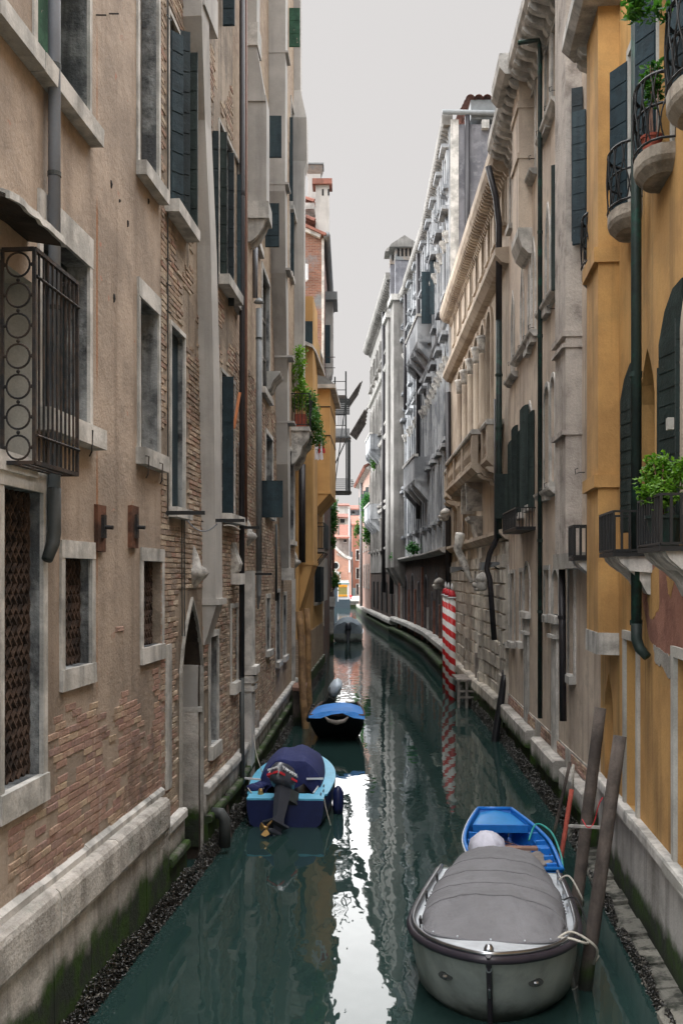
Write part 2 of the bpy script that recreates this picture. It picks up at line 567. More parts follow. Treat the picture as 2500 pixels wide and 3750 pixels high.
def facade(W, parent, u0, u1, h0, h1, ops, mat, name='wall', thick=5.0, revmat=None, base_d=0.0):
    mb, rvs = MB(), []
    us = sorted({u0, u1} | {min(max(q, u0), u1) for o in ops for q in (o.a, o.b)})
    hs = sorted({h0, h1} | {min(max(q, h0), h1) for o in ops for q in (o.c, o.d)})
    for i in range(len(us) - 1):
        for j in range(len(hs) - 1):
            a, b, c, d = us[i], us[i + 1], hs[j], hs[j + 1]
            um, hm = (a + b) / 2, (c + d) / 2
            if any(o.a < um < o.b and o.c < hm < o.d for o in ops):
                continue
            mb.add([W.P(a, base_d, c), W.P(b, base_d, c), W.P(b, base_d, d), W.P(a, base_d, d)], [(0, 1, 2, 3)], [(a, c), (b, c), (b, d), (a, d)])
    for o in ops:
        D = base_d - o.depth
        rv = MB()
        rvs.append(rv)
        rv.mat = G[o.rev] if o.rev else None
        if o.arch:
            pts = arcpts(o.a, o.b, o.d, o.rise, o.arch)
            m = len(pts) // 2
            for corner, seg in (((o.a, o.d), pts[:m + 1]), ((o.b, o.d), pts[m:])):
                for k in range(len(seg) - 1):
                    q = [corner, seg[k], seg[k + 1]]
                    mb.add([W.P(u, base_d, h) for u, h in q], [(0, 1, 2)], q)
            loop = [(o.a, o.c), (o.a, o.d - o.rise)] + pts[1:-1] + [(o.b, o.d - o.rise), (o.b, o.c)]
        else:
            loop = [(o.a, o.c), (o.a, o.d), (o.b, o.d), (o.b, o.c)]
        loop.append(loop[0])
        for k in range(len(loop) - 1):
            (ua, ha), (ub, hb) = loop[k], loop[k + 1]
            rv.add([W.P(ua, base_d, ha), W.P(ub, base_d, hb), W.P(ub, D, hb), W.P(ua, D, ha)], [(0, 1, 2, 3)], [(ua, ha), (ub, hb), (ub, hb), (ua, ha)])
    if thick:
        for (ua, ub) in ((u0, u0), (u1, u1)):
            mb.add([W.P(ua, base_d, h0), W.P(ua, base_d, h1), W.P(ua, -thick, h1), W.P(ua, -thick, h0)], [(0, 1, 2, 3)],
                   [(0, h0), (0, h1), (thick, h1), (thick, h0)])
        mb.add([W.P(u0, base_d, h1), W.P(u1, base_d, h1), W.P(u1, -thick, h1), W.P(u0, -thick, h1)], [(0, 1, 2, 3)])
        mb.add([W.P(u0, -thick, h0), W.P(u1, -thick, h0), W.P(u1, -thick, h1), W.P(u0, -thick, h1)], [(0, 1, 2, 3)])
    wl = mb.build(name, mat, parent, normals=False)
    for rv in rvs:
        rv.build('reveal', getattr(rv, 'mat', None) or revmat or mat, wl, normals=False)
    return wl

def window(W, parent, o, pane='glass', frame=0.0, proud=.025, sill=0.0, sillout=.12, sillw=.1, lintel=None, fmat='istria', cas=None, name='window', base_d=0.0):
    D = base_d - o.depth
    mb = MB()
    if o.arch:
        pts = arcpts(o.a, o.b, o.d, o.rise, o.arch)
        loop = [(o.a, o.c)] + pts + [(o.b, o.c)]
        mb.prism([W.P(u, D + .03, h) for u, h in loop], W.n * -.05)
    else:
        mb.wbox(W, o.a - .02, o.b + .02, o.c - .02, o.d + .02, D - .03, D + .02)
    wn = mb.build(name, G[pane], parent)
    if cas is None and pane == 'glass' and o.b - o.a > .4:
        cas = 3
    if cas:
        c = MB()
        w_ = .05
        for q in (o.a + w_ / 2, (o.a + o.b) / 2, o.b - w_ / 2):
            c.wbox(W, q - w_ / 2, q + w_ / 2, o.c, o.d - (o.rise if o.arch else 0), D + .022, D + .05)
        for k in range(cas + 1):
            h = o.c + (o.d - o.c - (o.rise if o.arch else 0)) * k / cas
            c.wbox(W, o.a, o.b, h - w_ / 2, h + w_ / 2, D + .024, D + .045)
        c.build('casement', G['woodcase'] if 'woodcase' in G else G['tealdark'], wn)
    if frame:
        p0, p1 = base_d - .01, base_d + proud
        top = o.d
        if o.arch:
            a = MB()
            pts = arcpts(o.a, o.b, o.d, o.rise, o.arch, 12)
            po = arcpts(o.a - frame, o.b + frame, o.d + frame, o.rise + frame, o.arch, 12)
            for k in range(len(pts) - 1):
                a.prism([W.P(*q) for q in ((pts[k][0], p1, pts[k][1]), (pts[k + 1][0], p1, pts[k + 1][1]), (po[k + 1][0], p1, po[k + 1][1]), (po[k][0], p1, po[k][1]))], W.n * (p0 - p1))
            a.build('arch_frame', G[fmat], wn)
            top = o.d - o.rise
        else:
            lt = lintel or frame
            MB().wbox(W, o.a - frame, o.b + frame, o.d, o.d + lt, p0, p1 + .004, .003).build('lintel', G[fmat], wn)
        MB().wbox(W, o.a - frame, o.a, o.c, top, p0, p1, .003).build('jamb', G[fmat], wn)
        MB().wbox(W, o.b, o.b + frame, o.c, top, p0, p1, .003).build('jamb', G[fmat], wn)
    if sill:
        MB().wbox(W, o.a - sillw, o.b + sillw, o.c - sill, o.c, base_d - .02, base_d + sillout, .005).build('sill', G[fmat], wn)
    return wn

def shutter(W, parent, u, h0, h1, wd, ang, mat='green', nb=8, sgn=1, d0=.02, th=.035, arch=0.0, label=None):
    """leaf hinged at u; ang 0 lies along +u*sgn, 90 stands straight out from the wall"""
    a = R(ang)
    dr = W.t * (math.cos(a) * sgn) + W.n * math.sin(a)
    nr = W.n * math.cos(a) - W.t * (math.sin(a) * sgn)
    o0 = W.P(u, d0, 0)
    mb = MB()
    up = Vector((0, 0, 1))
    c = o0 + dr * wd / 2 + up * (h0 + h1) / 2
    if arch:
        pts = [o0 + up * h0, o0 + dr * wd + up * h0, o0 + dr * wd + up * (h1 - arch), o0 + dr * wd * .75 + up * (h1 - arch * .45), o0 + dr * wd * .4 + up * (h1 - arch * .1), o0 + up * h1]
        mb.prism([p - nr * th / 2 for p in pts], nr * th)
    else:
        mb.obox(c, dr * wd / 2, nr * th / 2, up * (h1 - h0) / 2)
    so_ = mb.build('shutter', G[mat], parent, label=label)
    hh = (h1 - arch - h0) / nb
    for i in range(nb):
        zc = h0 + hh * (i + .5)
        b = MB()
        b.obox(o0 + dr * wd / 2 + up * zc, dr * (wd / 2 - .012), nr * (th / 2 + .008), up * (hh / 2 - .012))
        b.build('board', G[mat], so_)
    return so_

def pipe(parent, pts, r, mat, name='downpipe', n=10, bands=None, bmat=None):
    o = MB().tube(pts, r, n).build(name, G[mat], parent, smooth=True)
    if bands:
        for q in bands:
            q = Vector(q)
            MB().lathe([(r * 1.18, -.03), (r * 1.18, .03)], q, n).build('pipe_band', G[bmat or mat], o)
    return o

BRICKV = {}
def brickmesh(i, mat, L, H, D):
    k = (i, mat.name, L, H, D)
    if k not in BRICKV:
        rr = random.Random(i * 13 + 5)
        j = lambda s: rr.uniform(-s, s)
        me = bpy.data.meshes.new('brick')
        e = .12 * H
        back = [(-L / 2, 0, -H / 2), (L / 2, 0, -H / 2), (L / 2, 0, H / 2), (-L / 2, 0, H / 2)]
        fr = [(x * (1 - 2 * e / L) + j(.006), D * (1 + j(.2)), z * (1 - .10) + j(.004)) for x, _, z in back]
        me.from_pydata(back + fr, [], [(4, 5, 6, 7), (0, 1, 5, 4), (1, 2, 6, 5), (2, 3, 7, 6), (3, 0, 4, 7)])
        me.materials.append(mat)
        BRICKV[k] = me
    return BRICKV[k]

def masonry(W, parent, u0, u1, h0, h1, keep, mat, L=.25, H=.06, mj=.012, D=.02, base_d=0.0, limit=300, name='brick', rest='brick_courses', lj=.15, seed=1, maxY=1e9, clear=()):
    rr = random.Random(seed)
    items = []
    nrow = int((h1 - h0) / (H + mj))
    for r_ in range(nrow):
        h = h0 + (r_ + .5) * (H + mj)
        u = u0 - (L + mj) * (.5 if r_ % 2 else 0) - rr.uniform(0, .05) * L
        while u < u1:
            l = L * rr.uniform(1 - lj, 1 + lj)
            a, b = max(u, u0), min(u + l, u1)
            u += l + mj
            if b - a < L * .25:
                continue
            c = (a + b) / 2
            if any(o.a - .02 < b and a < o.b + .02 and o.c - .02 < h + H / 2 and h - H / 2 < o.d + .02 for o in clear):
                continue
            q = W.P(c, base_d, h)
            if q.y > maxY or not keep(c, h):
                continue
            items.append((q.y, c, h, b - a, rr.uniform(.5, 1.25)))
    items.sort()
    for k, (y, c, h, l, s_) in enumerate(items[:limit]):
        o = bpy.data.objects.new(name, brickmesh(k % 6, mat, L, H, D))
        o.location = W.P(c, base_d, h)
        # local +y points out of the wall
        o.rotation_euler = (0, rr.uniform(-.015, .015), math.atan2(W.n.y, W.n.x) - math.pi / 2)
        o.scale = (l / L, s_, 1)
        COL.objects.link(o)
        attach(o, parent)
    if len(items) > limit:
        mb = MB()
        for (y, c, h, l, s_) in items[limit:]:
            d = base_d + D * s_
            e = .006
            j = lambda: rr.uniform(-.005, .005)
            p = [W.P(c - l / 2, base_d, h - H / 2), W.P(c + l / 2, base_d, h - H / 2), W.P(c + l / 2, base_d, h + H / 2), W.P(c - l / 2, base_d, h + H / 2),
                 W.P(c - l / 2 + e, d + j(), h - H / 2 + e + j()), W.P(c + l / 2 - e, d + j(), h - H / 2 + e + j()), W.P(c + l / 2 - e, d + j(), h + H / 2 - e + j()), W.P(c - l / 2 + e, d + j(), h + H / 2 - e + j())]
            mb.add(p, [(4, 5, 6, 7), (0, 1, 5, 4), (1, 2, 6, 5), (2, 3, 7, 6), (3, 0, 4, 7)])
        mb.build(rest, mat, parent, kind='stuff', normals=False)

def stones(W, parent, u0, u1, prof, L, mat, name, gap=.008, seed=3, jit=.004):
    """run of dressed stones sharing one profile [(d,h)], each its own piece"""
    rr = random.Random(seed)
    u = u0
    while u < u1 - .05:
        l = min(L * rr.uniform(.75, 1.25), u1 - u)
        if u1 - (u + l) < L * .3:
            l = u1 - u
        jd, jh = rr.uniform(-jit, jit), rr.uniform(-jit, jit)
        MB().wpro(W, [(d + jd if d > .02 else d, h + jh) for d, h in prof], u + gap / 2, u + l - gap / 2).build(name, G[mat], parent)
        u += l

def mussels(W, u0, u1, d0, n, hmax, label, seed=1, size=.035):
    rr = random.Random(seed)
    mb = MB()
    for i in range(int(n * 1.7)):
        t = rr.random()
        u = u0 + (u1 - u0) * t
        nn = noise.noise(Vector((u * 1.3, seed, 0)))
        h = -0.08 + (hmax * .72 + .16 * nn + .08) * rr.random() ** 1.6
        d = d0 + max(0, (.06 * (1 - h / hmax)) * rr.uniform(.0, 1.0))
        s = size * .62 * rr.uniform(.6, 1.4)
        c = W.P(u, d, h)
        ax = Vector((rr.gauss(0, 1), rr.gauss(0, 1), rr.gauss(0, 1))).normalized()
        ay = ax.cross(Vector((.3, .2, .9))).normalized()
        az = ax.cross(ay)
        mb.add([c + ax * s, c - ax * s, c + ay * s * .5, c - ay * s * .5, c + az * s * .35, c - az * s * .35],
               [(0, 2, 4), (2, 1, 4), (1, 3, 4), (3, 0, 4), (2, 0, 5), (1, 2, 5), (3, 1, 5), (0, 3, 5)])
    o = mb.build('mussels', G['mussel'], None, kind='stuff', normals=False)
    tag(o, label, 'mussels')
    return o

def leaves(mb, c, rad, n, size, rr, droop=0.0, shell=.5):
    c = Vector(c)
    for i in range(n):
        q = Vector((rr.gauss(0, 1), rr.gauss(0, 1), rr.gauss(0, 1))).normalized() * (shell + (1 - shell) * rr.random()) * (rr.random() ** .25)
        p = c + Vector((q.x * rad[0], q.y * rad[1], q.z * rad[2]))
        if noise.noise(p * (1.6 / max(rad))) < -.18:
            continue
        s = size * rr.uniform(.6, 1.3)
        a = Vector((rr.gauss(0, 1), rr.gauss(0, 1), rr.gauss(0, .7) - droop)).normalized()
        b = a.cross(Vector((rr.gauss(0, .5), rr.gauss(0, .5), 1))).normalized()
        n_ = a.cross(b) * s * .15
        mb.add([p, p + a * s * .5 + b * s * .3 + n_, p + a * s, p + a * s * .5 - b * s * .3 + n_], [(0, 1, 2, 3)])

# ---------------------------------------------------------------- water
def water():
    T = NT('canal_water')
    p = T.pos()
    near = T.noise(p, 1.0, 3, .5, (1.1, .55, 1))
    mid = T.noise(p, 1.0, 2, .5, (5.0, 2.2, 1))
    sy = T.n('SeparateXYZ')
    T.l(p, sy.inputs[0])
    far = T.ramp(sy.outputs[1], 22, 60)
    calm = T.ramp(T.noise(p, .16, 2, .5), .42, .60)
    hgt = T.math('ADD', T.math('MULTIPLY', near, .55), T.math('MULTIPLY', mid, T.math('ADD', .06, T.math('ADD', T.math('MULTIPLY', far, .34), T.math('MULTIPLY', calm, .05)))))
    b = T.n('Bump')
    b.inputs['Strength'].default_value = 1.0
    b.inputs['Distance'].default_value = .015
    T.l(hgt, b.inputs['Height'])
    T.l(b.outputs[0], T.bsdf.inputs['Normal'])
    T.l(T.mix(T.noise(p, .25, 3, .5), (.014, .033, .030, 1), (.019, .041, .038, 1)), T.bsdf.inputs['Base Color'])
    T.bsdf.inputs['Roughness'].default_value = .02
    T.bsdf.inputs['IOR'].default_value = 1.38
    mb = MB()
    mb.add([(-600, -60, 0), (600, -60, 0), (600, 900, 0), (-600, 900, 0)], [(0, 1, 2, 3)])
    o = mb.build('canal_water', T.m, None, kind='structure', normals=False)
    o['label'] = 'dark green canal water mirroring the facades and sky'
water()

# ================================================================ left bank
# ---- first house: tan render, stone framed windows
L1 = Wall(-3.517 + .0935 * 5, 5.0, -3.517 + .0935 * 12.8, 12.8, True)
def house_tan():
    W = L1
    B = thing('plastered_house', 'tan plastered house at the left edge with stone framed windows and rounded stone ledge', 'house', W.P(3, 0, 0))
    uE = W.u(592)
    A = opx(W, 130, 322, -330, 340, depth=.30)
    Bw = opx(W, 508, 576, -250, 645, depth=.25)
    C = opx(W, 150, 323, 900, 1535, depth=.24)
    D = opx(W, 510, 577, 1120, 1655, depth=.25)
    E = opx(W, 8, 150, 1790, 2890, depth=.24)
    Fw = opx(W, 232, 330, 2045, 2440, depth=.20)
    Gw = opx(W, 520, 590, 2055, 2365, depth=.18)
    Hh = opx(W, -90, 118, 960, 1680, depth=.30, rev='reveal_pale')
    E.c = W.h(2850, W.u(120))
    ops = [A, Bw, C, D, E, Fw, Gw, Hh]
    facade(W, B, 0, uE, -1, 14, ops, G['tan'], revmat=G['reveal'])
    window(W, B, A, 'oldgreen', frame=.07, sill=.17, sillw=.10, sillout=.14)
    window(W, B, Bw, 'glass', frame=.09, sill=.17, sillw=.10, sillout=.13, cas=4)
    window(W, B, C, 'tealdark', frame=.08, lintel=.30, sill=.20, sillw=.14, sillout=.15)
    window(W, B, D, 'glass', frame=.09, lintel=.22, sill=.20, sillw=.13, sillout=.12, cas=4)
    wE = window(W, B, E, 'dark', frame=.10, lintel=.28, sill=.24, sillw=.10, sillout=.05)
    wF = window(W, B, Fw, 'dark', frame=.10, lintel=.17, sill=.20, sillw=.10, sillout=.04)
    wG = window(W, B, Gw, 'dark', frame=.08, lintel=.16, sill=.20, sillw=.08, sillout=.04)
    window(W, B, Hh, 'reveal_pale', frame=.0, sill=.10, sillw=.02, sillout=.05)
    # long upper sill continuing to the left of the pipe
    MB().wbox(W, W.u(-60), A.a - .12, A.c - .17, A.c, -.02, .14, .004).build('sill', G['istria'], B)
    # rusty strap lattices
    for o, wn, s in ((E, wE, .105), (Fw, wF, .10), (Gw, wG, .10)):
        g = MB()
        nu = max(2, int((o.b - o.a) / s))
        nh = int((o.d - o.c) / (s * 1.7))
        dd = -.12
        for i in range(nu + 1):
            for j in range(nh):
                u0 = o.a + (o.b - o.a) * i / nu
                h0 = o.c + (o.d - o.c) * j / nh
                hh = (o.d - o.c) / nh
                uu = (o.b - o.a) / nu
                for sg in (-1, 1):
                    a = W.P(max(o.a, min(o.b, u0)), dd, h0)
                    m = W.P(max(o.a, min(o.b, u0 + sg * uu * .5)), dd + sg * .014, h0 + hh * .5)
                    e = W.P(max(o.a, min(o.b, u0)), dd, h0 + hh)
                    g.bar(a, m, .014, .03, up=W.n)
                    g.bar(m, e, .014, .03, up=W.n)
        g.build('grille', G['rustbar'], wn)
    # iron cage in front of the near window
    y0 = 8.085
    ua, ub = W.Y(y0), W.Y(9.05)
    hb, ht = 5.22, 6.95
    dp = .28
    cg = MB()
    for (u, d) in ((ua, .01), (ua, dp), (ub, dp), (ub, .01)):
        cg.wbox(W, u - .014, u + .014, hb, ht, d - .014, d + .014)
    for h in (hb, ht):
        cg.bar(W.P(ua, .01, h), W.P(ua, dp, h), .03)
        cg.bar(W.P(ua, dp, h), W.P(ub, dp, h), .034)
        cg.bar(W.P(ub, dp, h), W.P(ub, .01, h), .03)
    cage = cg.build('window_cage', G['iron'], B)
    nr = 7
    rr_ = .098
    for k in range(nr):
        hc = hb + (ht - hb) * (k + .5) / nr
        c = W.P(ua, dp / 2 + .004, hc)
        pts = [c + W.n * (rr_ * math.cos(t)) + Vector((0, 0, 1)) * (rr_ * math.sin(t)) for t in [2 * math.pi * i / 20 for i in range(20)]]
        ring = MB().tube(pts, .009, 6, closed=True)
        for (dx, dz) in ((1, 0), (-1, 0), (0, 1)):
            ring.ell(c + W.n * (dx * .116) + Vector((0, 0, dz * .122)), .017, .017, .017, 6, 5)
        ring.build('iron_ring', G['iron'], cage)
    nb = 10
    for k in range(1, nb):
        u = ua + (ub - ua) * k / nb
        b = MB().wbox(W, u - .008, u + .008, hb, ht, dp - .008, dp + .008)
        b.build('iron_bar', G['iron'], cage)
    for h in (hb + .22, ht - .22):
        MB().tube([W.P(ua + (ub - ua) * k / 20, dp + .014 * (1 if k % 2 else 1.4), h) for k in range(21)], .013, 6).build('twisted_rail', G['iron'], cage)
    fl = MB()
    for d in (.06, .14, .22):
        fl.bar(W.P(ua, d, hb), W.P(ub, d, hb), .03, .012)
    fl.build('cage_floor', G['iron'], cage)
    # stone canopy above the cage
    ua, ub = W.Y(7.5), W.Y(8.62)
    prev, edge = [], []
    for k in range(13):
        u = ua + (ub - ua) * k / 12
        j = .012 * noise.noise(Vector((k * .9, 2, 0)))
        e = .36 - (.03 if k in (0, 12) else 0) + j
        prev.append([W.P(u, -.02, 7.30), W.P(u, e - .03, 7.175), W.P(u, e - .03, 7.145 + j), W.P(u, -.02, 7.20 + j * 2)])
        edge.append([W.P(u, e - .12, 7.235 + j), W.P(u, e, 7.195 + j), W.P(u, e + .005, 7.135 + j * 1.5), W.P(u, e - .028, 7.14 + j * 1.5)])
    cs = MB().loft(prev, True, True).build('canopy_slab', G['weathered_shade'], B)
    MB().loft(edge, True, True).build('slab_edge', G['istria'], cs)
    # downpipe
    x = 200
    u = W.u(x, .09)
    pz = MB().tube([W.P(u, .09, 14), W.P(u, .09, W.h(1795, u))], .056, 14).build('downpipe', G['zinc'], B, smooth=True)
    for yy in (-20, 245, 640, 1130):
        MB().lathe([(.062, -.02), (.062, .02)], W.P(u, .09, W.h(yy, u)), 14).build('pipe_band', G['castiron'], pz)
    h1, h2, h3 = W.h(1795, u), W.h(1950, u), W.h(2050, u)
    MB().tube([W.P(u, .09, h1 + .02), W.P(u, .09, h2), W.P(u - .02, .085, h2 - .10), W.P(u - .12, .07, h3)], [.06, .062, .06, .05], 14).build('pipe_shoe', G['castiron'], B, smooth=True)
    # wall tie boards
    for (x0, x1, ya, yb) in ((342, 377, 1850, 2020), (467, 497, 1853, 2008)):
        ua_, ub_ = W.u(x0), W.u(x1)
        um = (ua_ + ub_) / 2
        b = MB().wbox(W, ua_ + .02, ub_ - .02, W.h(yb, um), W.h(ya, um), 0, .045, .004).build('tie_board', G['rustwood'], B)
        MB().wbox(W, um - .03, um + .05, W.h(1970, um), W.h(1885, um), .045, .075, .003).build('tie_plate', G['iron'], b)
        MB().tube([W.P(um + .01, .07, W.h(1930, um)), W.P(um + .01, .16, W.h(1932, um))], .022, 8).build('tie_bolt', G['iron'], b)
    # corner trim
    MB().wbox(W, W.u(603), W.u(622), 1.5, W.h(2360, W.u(612)), -.02, .03, .004).build('corner_trim', G['istria'], B)
    # exposed bricks below the windows
    def keep(u, h):
        v = noise.noise(Vector((u * 1.1, h * 1.3, 4.2))) + .5 * noise.noise(Vector((u * 3.1, h * 3.3, 1.2)))
        top = 3.05 + .25 * math.sin(u * 1.7)
        edge = (top - h) * 1.1
        return v + edge > .28 and noise.noise(Vector((u * 1.9, h * 2.6, 8.8))) + .5 * noise.noise(Vector((u * 5, h * 9, 3))) < .26 and not (u < W.u(195) and h > 2.3)
    masonry(W, B, W.u(30), W.u(600), 1.56, 3.6, keep, G['brick_l1'], clear=[Op(o.a - .12, o.b + .12, o.c - .26, o.d + .2) for o in (E, Fw, Gw)], D=.010, seed=11)
    def keep2(u, h):
        return noise.noise(Vector((u * 2.2, h * 1.1, 9))) > .33
    masonry(W, B, W.u(380), W.u(470), 3.6, 5.0, keep2, G['brick_l1'], D=.010, seed=12, limit=0, rest='exposed_bricks')
    # small fixings and cracks
    for (px, py) in ((400, 50), (352, 55)):
        u, h = W.uh(px, py)
        MB().bar(W.P(u, 0, h), W.P(u + .03, .10, h + .01), .012).build('iron_peg', G['iron'], B)
    for (px, py, r) in ((408, 675, .05), (468, 820, .04), (418, 1092, .055), (437, 735, .02), (74, 115, .05), (275, 390, .04), (543, 738, .04)):
        u, h = W.uh(px, py)
        MB().ell(W.P(u, .0, h), .018, r * .5, r, 8, 5, jit=.4, seed=px).build('socket_hole' if r > .045 else 'wall_peg', G['dark'] if py > 500 else G['istria'], B)
    for (px, py) in ((330, 1610), (537, 1700), (588, 1725)):
        u, h = W.uh(px, py, .13)
        MB().tube([W.P(u, .12, h + .10), W.P(u, .16, h + .09), W.P(u, .15, h - .12), W.P(u + .02, .12, h - .16)], .008, 5).build('sill_hook', G['iron'], B)
    # plinth: rounded ledge stones over upright slabs
    stones(W, B, .5, W.u(617, .1), [(0, 1.50), (.05, 1.50), (.05, 1.56), (0, 1.60)], 1.1, 'istria', 'ledge_fillet', seed=5)
    stones(W, B, .5, W.u(617, .15), [(0, 1.50), (.13, 1.50), (.165, 1.47), (.18, 1.42), (.18, 1.14), (.165, 1.10), (.10, 1.08), (0, 1.08)], 1.7, 'plinth', 'ledge_stone', seed=6, gap=.014)
    stones(W, B, .5, W.u(622, .12), [(0, 1.08), (.11, 1.08), (.12, .3), (.13, -1.0), (0, -1.0)], 1.0, 'plinth', 'plinth_slab', seed=7, gap=.012)
    return B
house_tan()
mussels(L1, 1.0, L1.Y(13.4), .13, 5200, .42, 'dark mussels crusting the foot of the tan house plinth', seed=2)

# ---- second house: bare brick with grey chimney flues
L2a = Wall(-2.32, 12.8, -1.93, 17.7, True)
L2b = Wall(-1.93, 17.7, -1.47, 32.0, True)
def lean_flue(W, parent, rows, proj, name='chimney_flue', mat='flue'):
    """rows: (py, px_left, px_right_of_near_face, far_extra_m) from bottom to top; box-like flue standing out from the wall"""
    mb = MB()
    rings = []
    for (py, xl, xr, ln) in rows:
        u = W.u(xl)
        Yn = W.P(u, 0, 0).y
        pr = (xr - xl) / F * Yn
        h = W.h(py, u)
        rings.append([W.P(u, -.05, h), W.P(u, pr, h), W.P(u + ln, pr, h), W.P(u + ln, -.05, h)])
    mb.loft(rings, True, True)
    return mb.build(name, G[mat], parent)

def house_brick():
    Wa, Wb = L2a, L2b
    B = thing('brick_house', 'tall brown brick house with grey chimney flues and a pointed water gate', 'house', Wa.P(2, 0, 0))
    arch = opx(Wa, 660, 735, 2200, 3120, depth=.55, arch='pointed', rise=1.0, rev='weathered_shade')  # reveals coloured dark to give the gate interior its shade
    arch.c = -.6
    w1 = opx(Wa, 624, 672, 1215, 1862, depth=.10)
    w2 = opx(Wa, 617, 672, 110, 790, depth=.20)
    w4 = opx(Wa, 800, 848, 500, 1045, depth=.18)
    w5 = opx(Wa, 853, 872, 580, 1110, depth=.18)
    w6 = opx(Wa, 808, 856, 1385, 1888, depth=.15)
    s1 = opx(Wa, 768, 794, 2330, 2720, depth=.22)
    s2 = opx(Wa, 846, 866, 2225, 2495, depth=.2)
    oa = [arch, w1, w2, w4, w5, w6, s1, s2]
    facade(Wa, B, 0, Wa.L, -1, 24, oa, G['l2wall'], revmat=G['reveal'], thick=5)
    ob = [opx(Wb, 936, 950, 560, 900), opx(Wb, 958, 985, 1015, 1440, depth=.12), opx(Wb, 972, 996, 1600, 1880), opx(Wb, 974, 986, 2190, 2380), opx(Wb, 1010, 1022, 2170, 2420),
          opx(Wb, 1060, 1068, 560, 1010), opx(Wb, 1065, 1077, 400, 780), opx(Wb, 1036, 1046, 2180, 2400), opx(Wb, 1060, 1076, 1660, 1980)]
    facade(Wb, B, 0, Wb.L, -1, 24, ob, G['l2far'], revmat=G['reveal'], name='far_wall', thick=5)
    window(Wa, B, w1, 'teal', frame=.06, sill=.14, sillw=.1, sillout=.12)
    window(Wa, B, w2, 'glass', frame=.06, sill=.16, sillw=.2, sillout=.2, cas=5)
    window(Wa, B, w4, 'dark', frame=.05, sill=.16, sillw=.1, sillout=.2)
    window(Wa, B, w5, 'dark', frame=.05, sill=.12, sillout=.1)
    window(Wa, B, w6, 'dark', frame=.06, sill=.14, sillw=.1, sillout=.2, cas=5)
    window(Wa, B, s1, 'reveal', frame=.10, sill=.22, sillout=.08)
    window(Wa, B, s2, 'reveal', frame=.08, sill=.2, sillout=.10)
    for i, o in enumerate(ob):
        window(Wb, B, o, 'glass', frame=.10, sill=.14, sillw=.1, sillout=.1)
    # water gate surround and walled back
    window(Wa, B, arch, 'dark', frame=.055, proud=.04, fmat='greyplaster', name='water_gate')
    MB().wbox(Wa, arch.b - .06, arch.b + .005, .2, 2.25, -.5, -.02, .01).build('gate_jamb_stone', G['plinth'], B)
    MB().wbox(Wa, arch.b - .07, arch.b + .005, 2.25, 2.32, -.5, .03).build('gate_impost', G['istria'], B)
    MB().wbox(Wa, arch.b - .05, arch.b + .005, 2.32, 2.95, -.5, -.03, .02).build('gate_upper_stone', G['flue'], B)
    # bricks
    cl = [Op(o.a - .1, o.b + .1, o.c - .2, o.d + .12) for o in oa]
    def keep(u, h):
        v = noise.noise(Vector((u * .55, h * .38, 2.7))) + .45 * noise.noise(Vector((u * 2.1, h * 1.7, 5.5)))
        near = 1.0 if u < 1.75 else 0
        return v + (.35 if h < 5.6 else -.02) + near * .18 > -.12
    masonry(Wa, B, .0, Wa.L, .95, 13.0, keep, G['brick_l2'], clear=cl, D=.014, seed=21)
    clb = [Op(o.a - .12, o.b + .12, o.c - .2, o.d + .15) for o in ob]
    masonry(Wb, B, 0, Wb.Y(25.5), 1.1, 8.5, keep, G['brick_l2'], clear=clb, D=.014, seed=22, limit=0, rest='far_bricks', maxY=25.4)
    # grey flues
    f1 = lean_flue(Wa, B, [(2200, 741, 792, .5), (1700, 733, 787, .5), (1300, 726, 781, .48), (900, 722, 772, .46), (440, 708, 752, .45), (60, 668, 740, .5), (-900, 655, 730, .5)], .2)
    u = Wa.u(741)
    MB().wbox(Wa, u - .02, u + .55, Wa.h(2215, u), Wa.h(2192, u), -.02, .27).build('flue_band', G['flue'], f1)
    c = MB()
    hb = Wa.h(2215, u)
    c.loft([[Wa.P(u, -.05, hb), Wa.P(u, .22, hb), Wa.P(u + .5, .22, hb), Wa.P(u + .5, -.05, hb)],
            [Wa.P(u + .05, -.05, hb - .62), Wa.P(u + .05, .02, hb - .62), Wa.P(u + .45, .02, hb - .62), Wa.P(u + .45, -.05, hb - .62)]], True, True)
    c.build('flue_corbel', G['flue'], f1)
    lean_flue(Wa, B, [(20, 672, 752, .9), (-120, 672, 752, .9)], .3, 'flue_head')
    # second flue: hangs at mid height on a stone block
    f2 = lean_flue(Wb, B, [(745, 908, 976, .55), (380, 908, 976, .55), (175, 908, 940, .5), (-600, 905, 945, .5)], .3)
    u = Wb.u(908)
    for (ya, yb, dd, mt) in ((800, 738, .42, 'istria'), (372, 352, .36, 'flue'), (168, 84, .20, 'istria')):
        MB().wbox(Wb, u - .03, u + .6, Wb.h(ya, u), Wb.h(yb, u), -.02, dd, .004).build('flue_band', G[mt], f2)
    hb = Wb.h(800, u)
    pr = [(0, hb - .45), (.04, hb - .45), (.12, hb - .40), (.22, hb - .30), (.30, hb - .15), (.36, hb), (0, hb)]
    for q in (.02, .42):
        MB().wpro(Wb, pr, u + q, u + q + .12).build('flue_bracket', G['istria'], f2)
    # third and fourth flues
    f3 = lean_flue(Wb, B, [(2085, 1030, 1058, .6), (1700, 1012, 1054, .6), (1400, 1008, 1052, .6), (1000, 992, 1046, .6), (700, 985, 1044, .6), (190, 984, 1045, .6), (-600, 984, 1048, .6)], .4)
    for (py, x) in ((190, 984), (672, 985), (985, 992), (1305, 1004), (1545, 1010)):
        u = Wb.u(x)
        hh = Wb.h(py, u)
        MB().wbox(Wb, u - .01, u + .62, hh - .025, hh + .025, -.02, .47).build('flue_band', G['flue'], f3)
    u = Wb.u(1030)
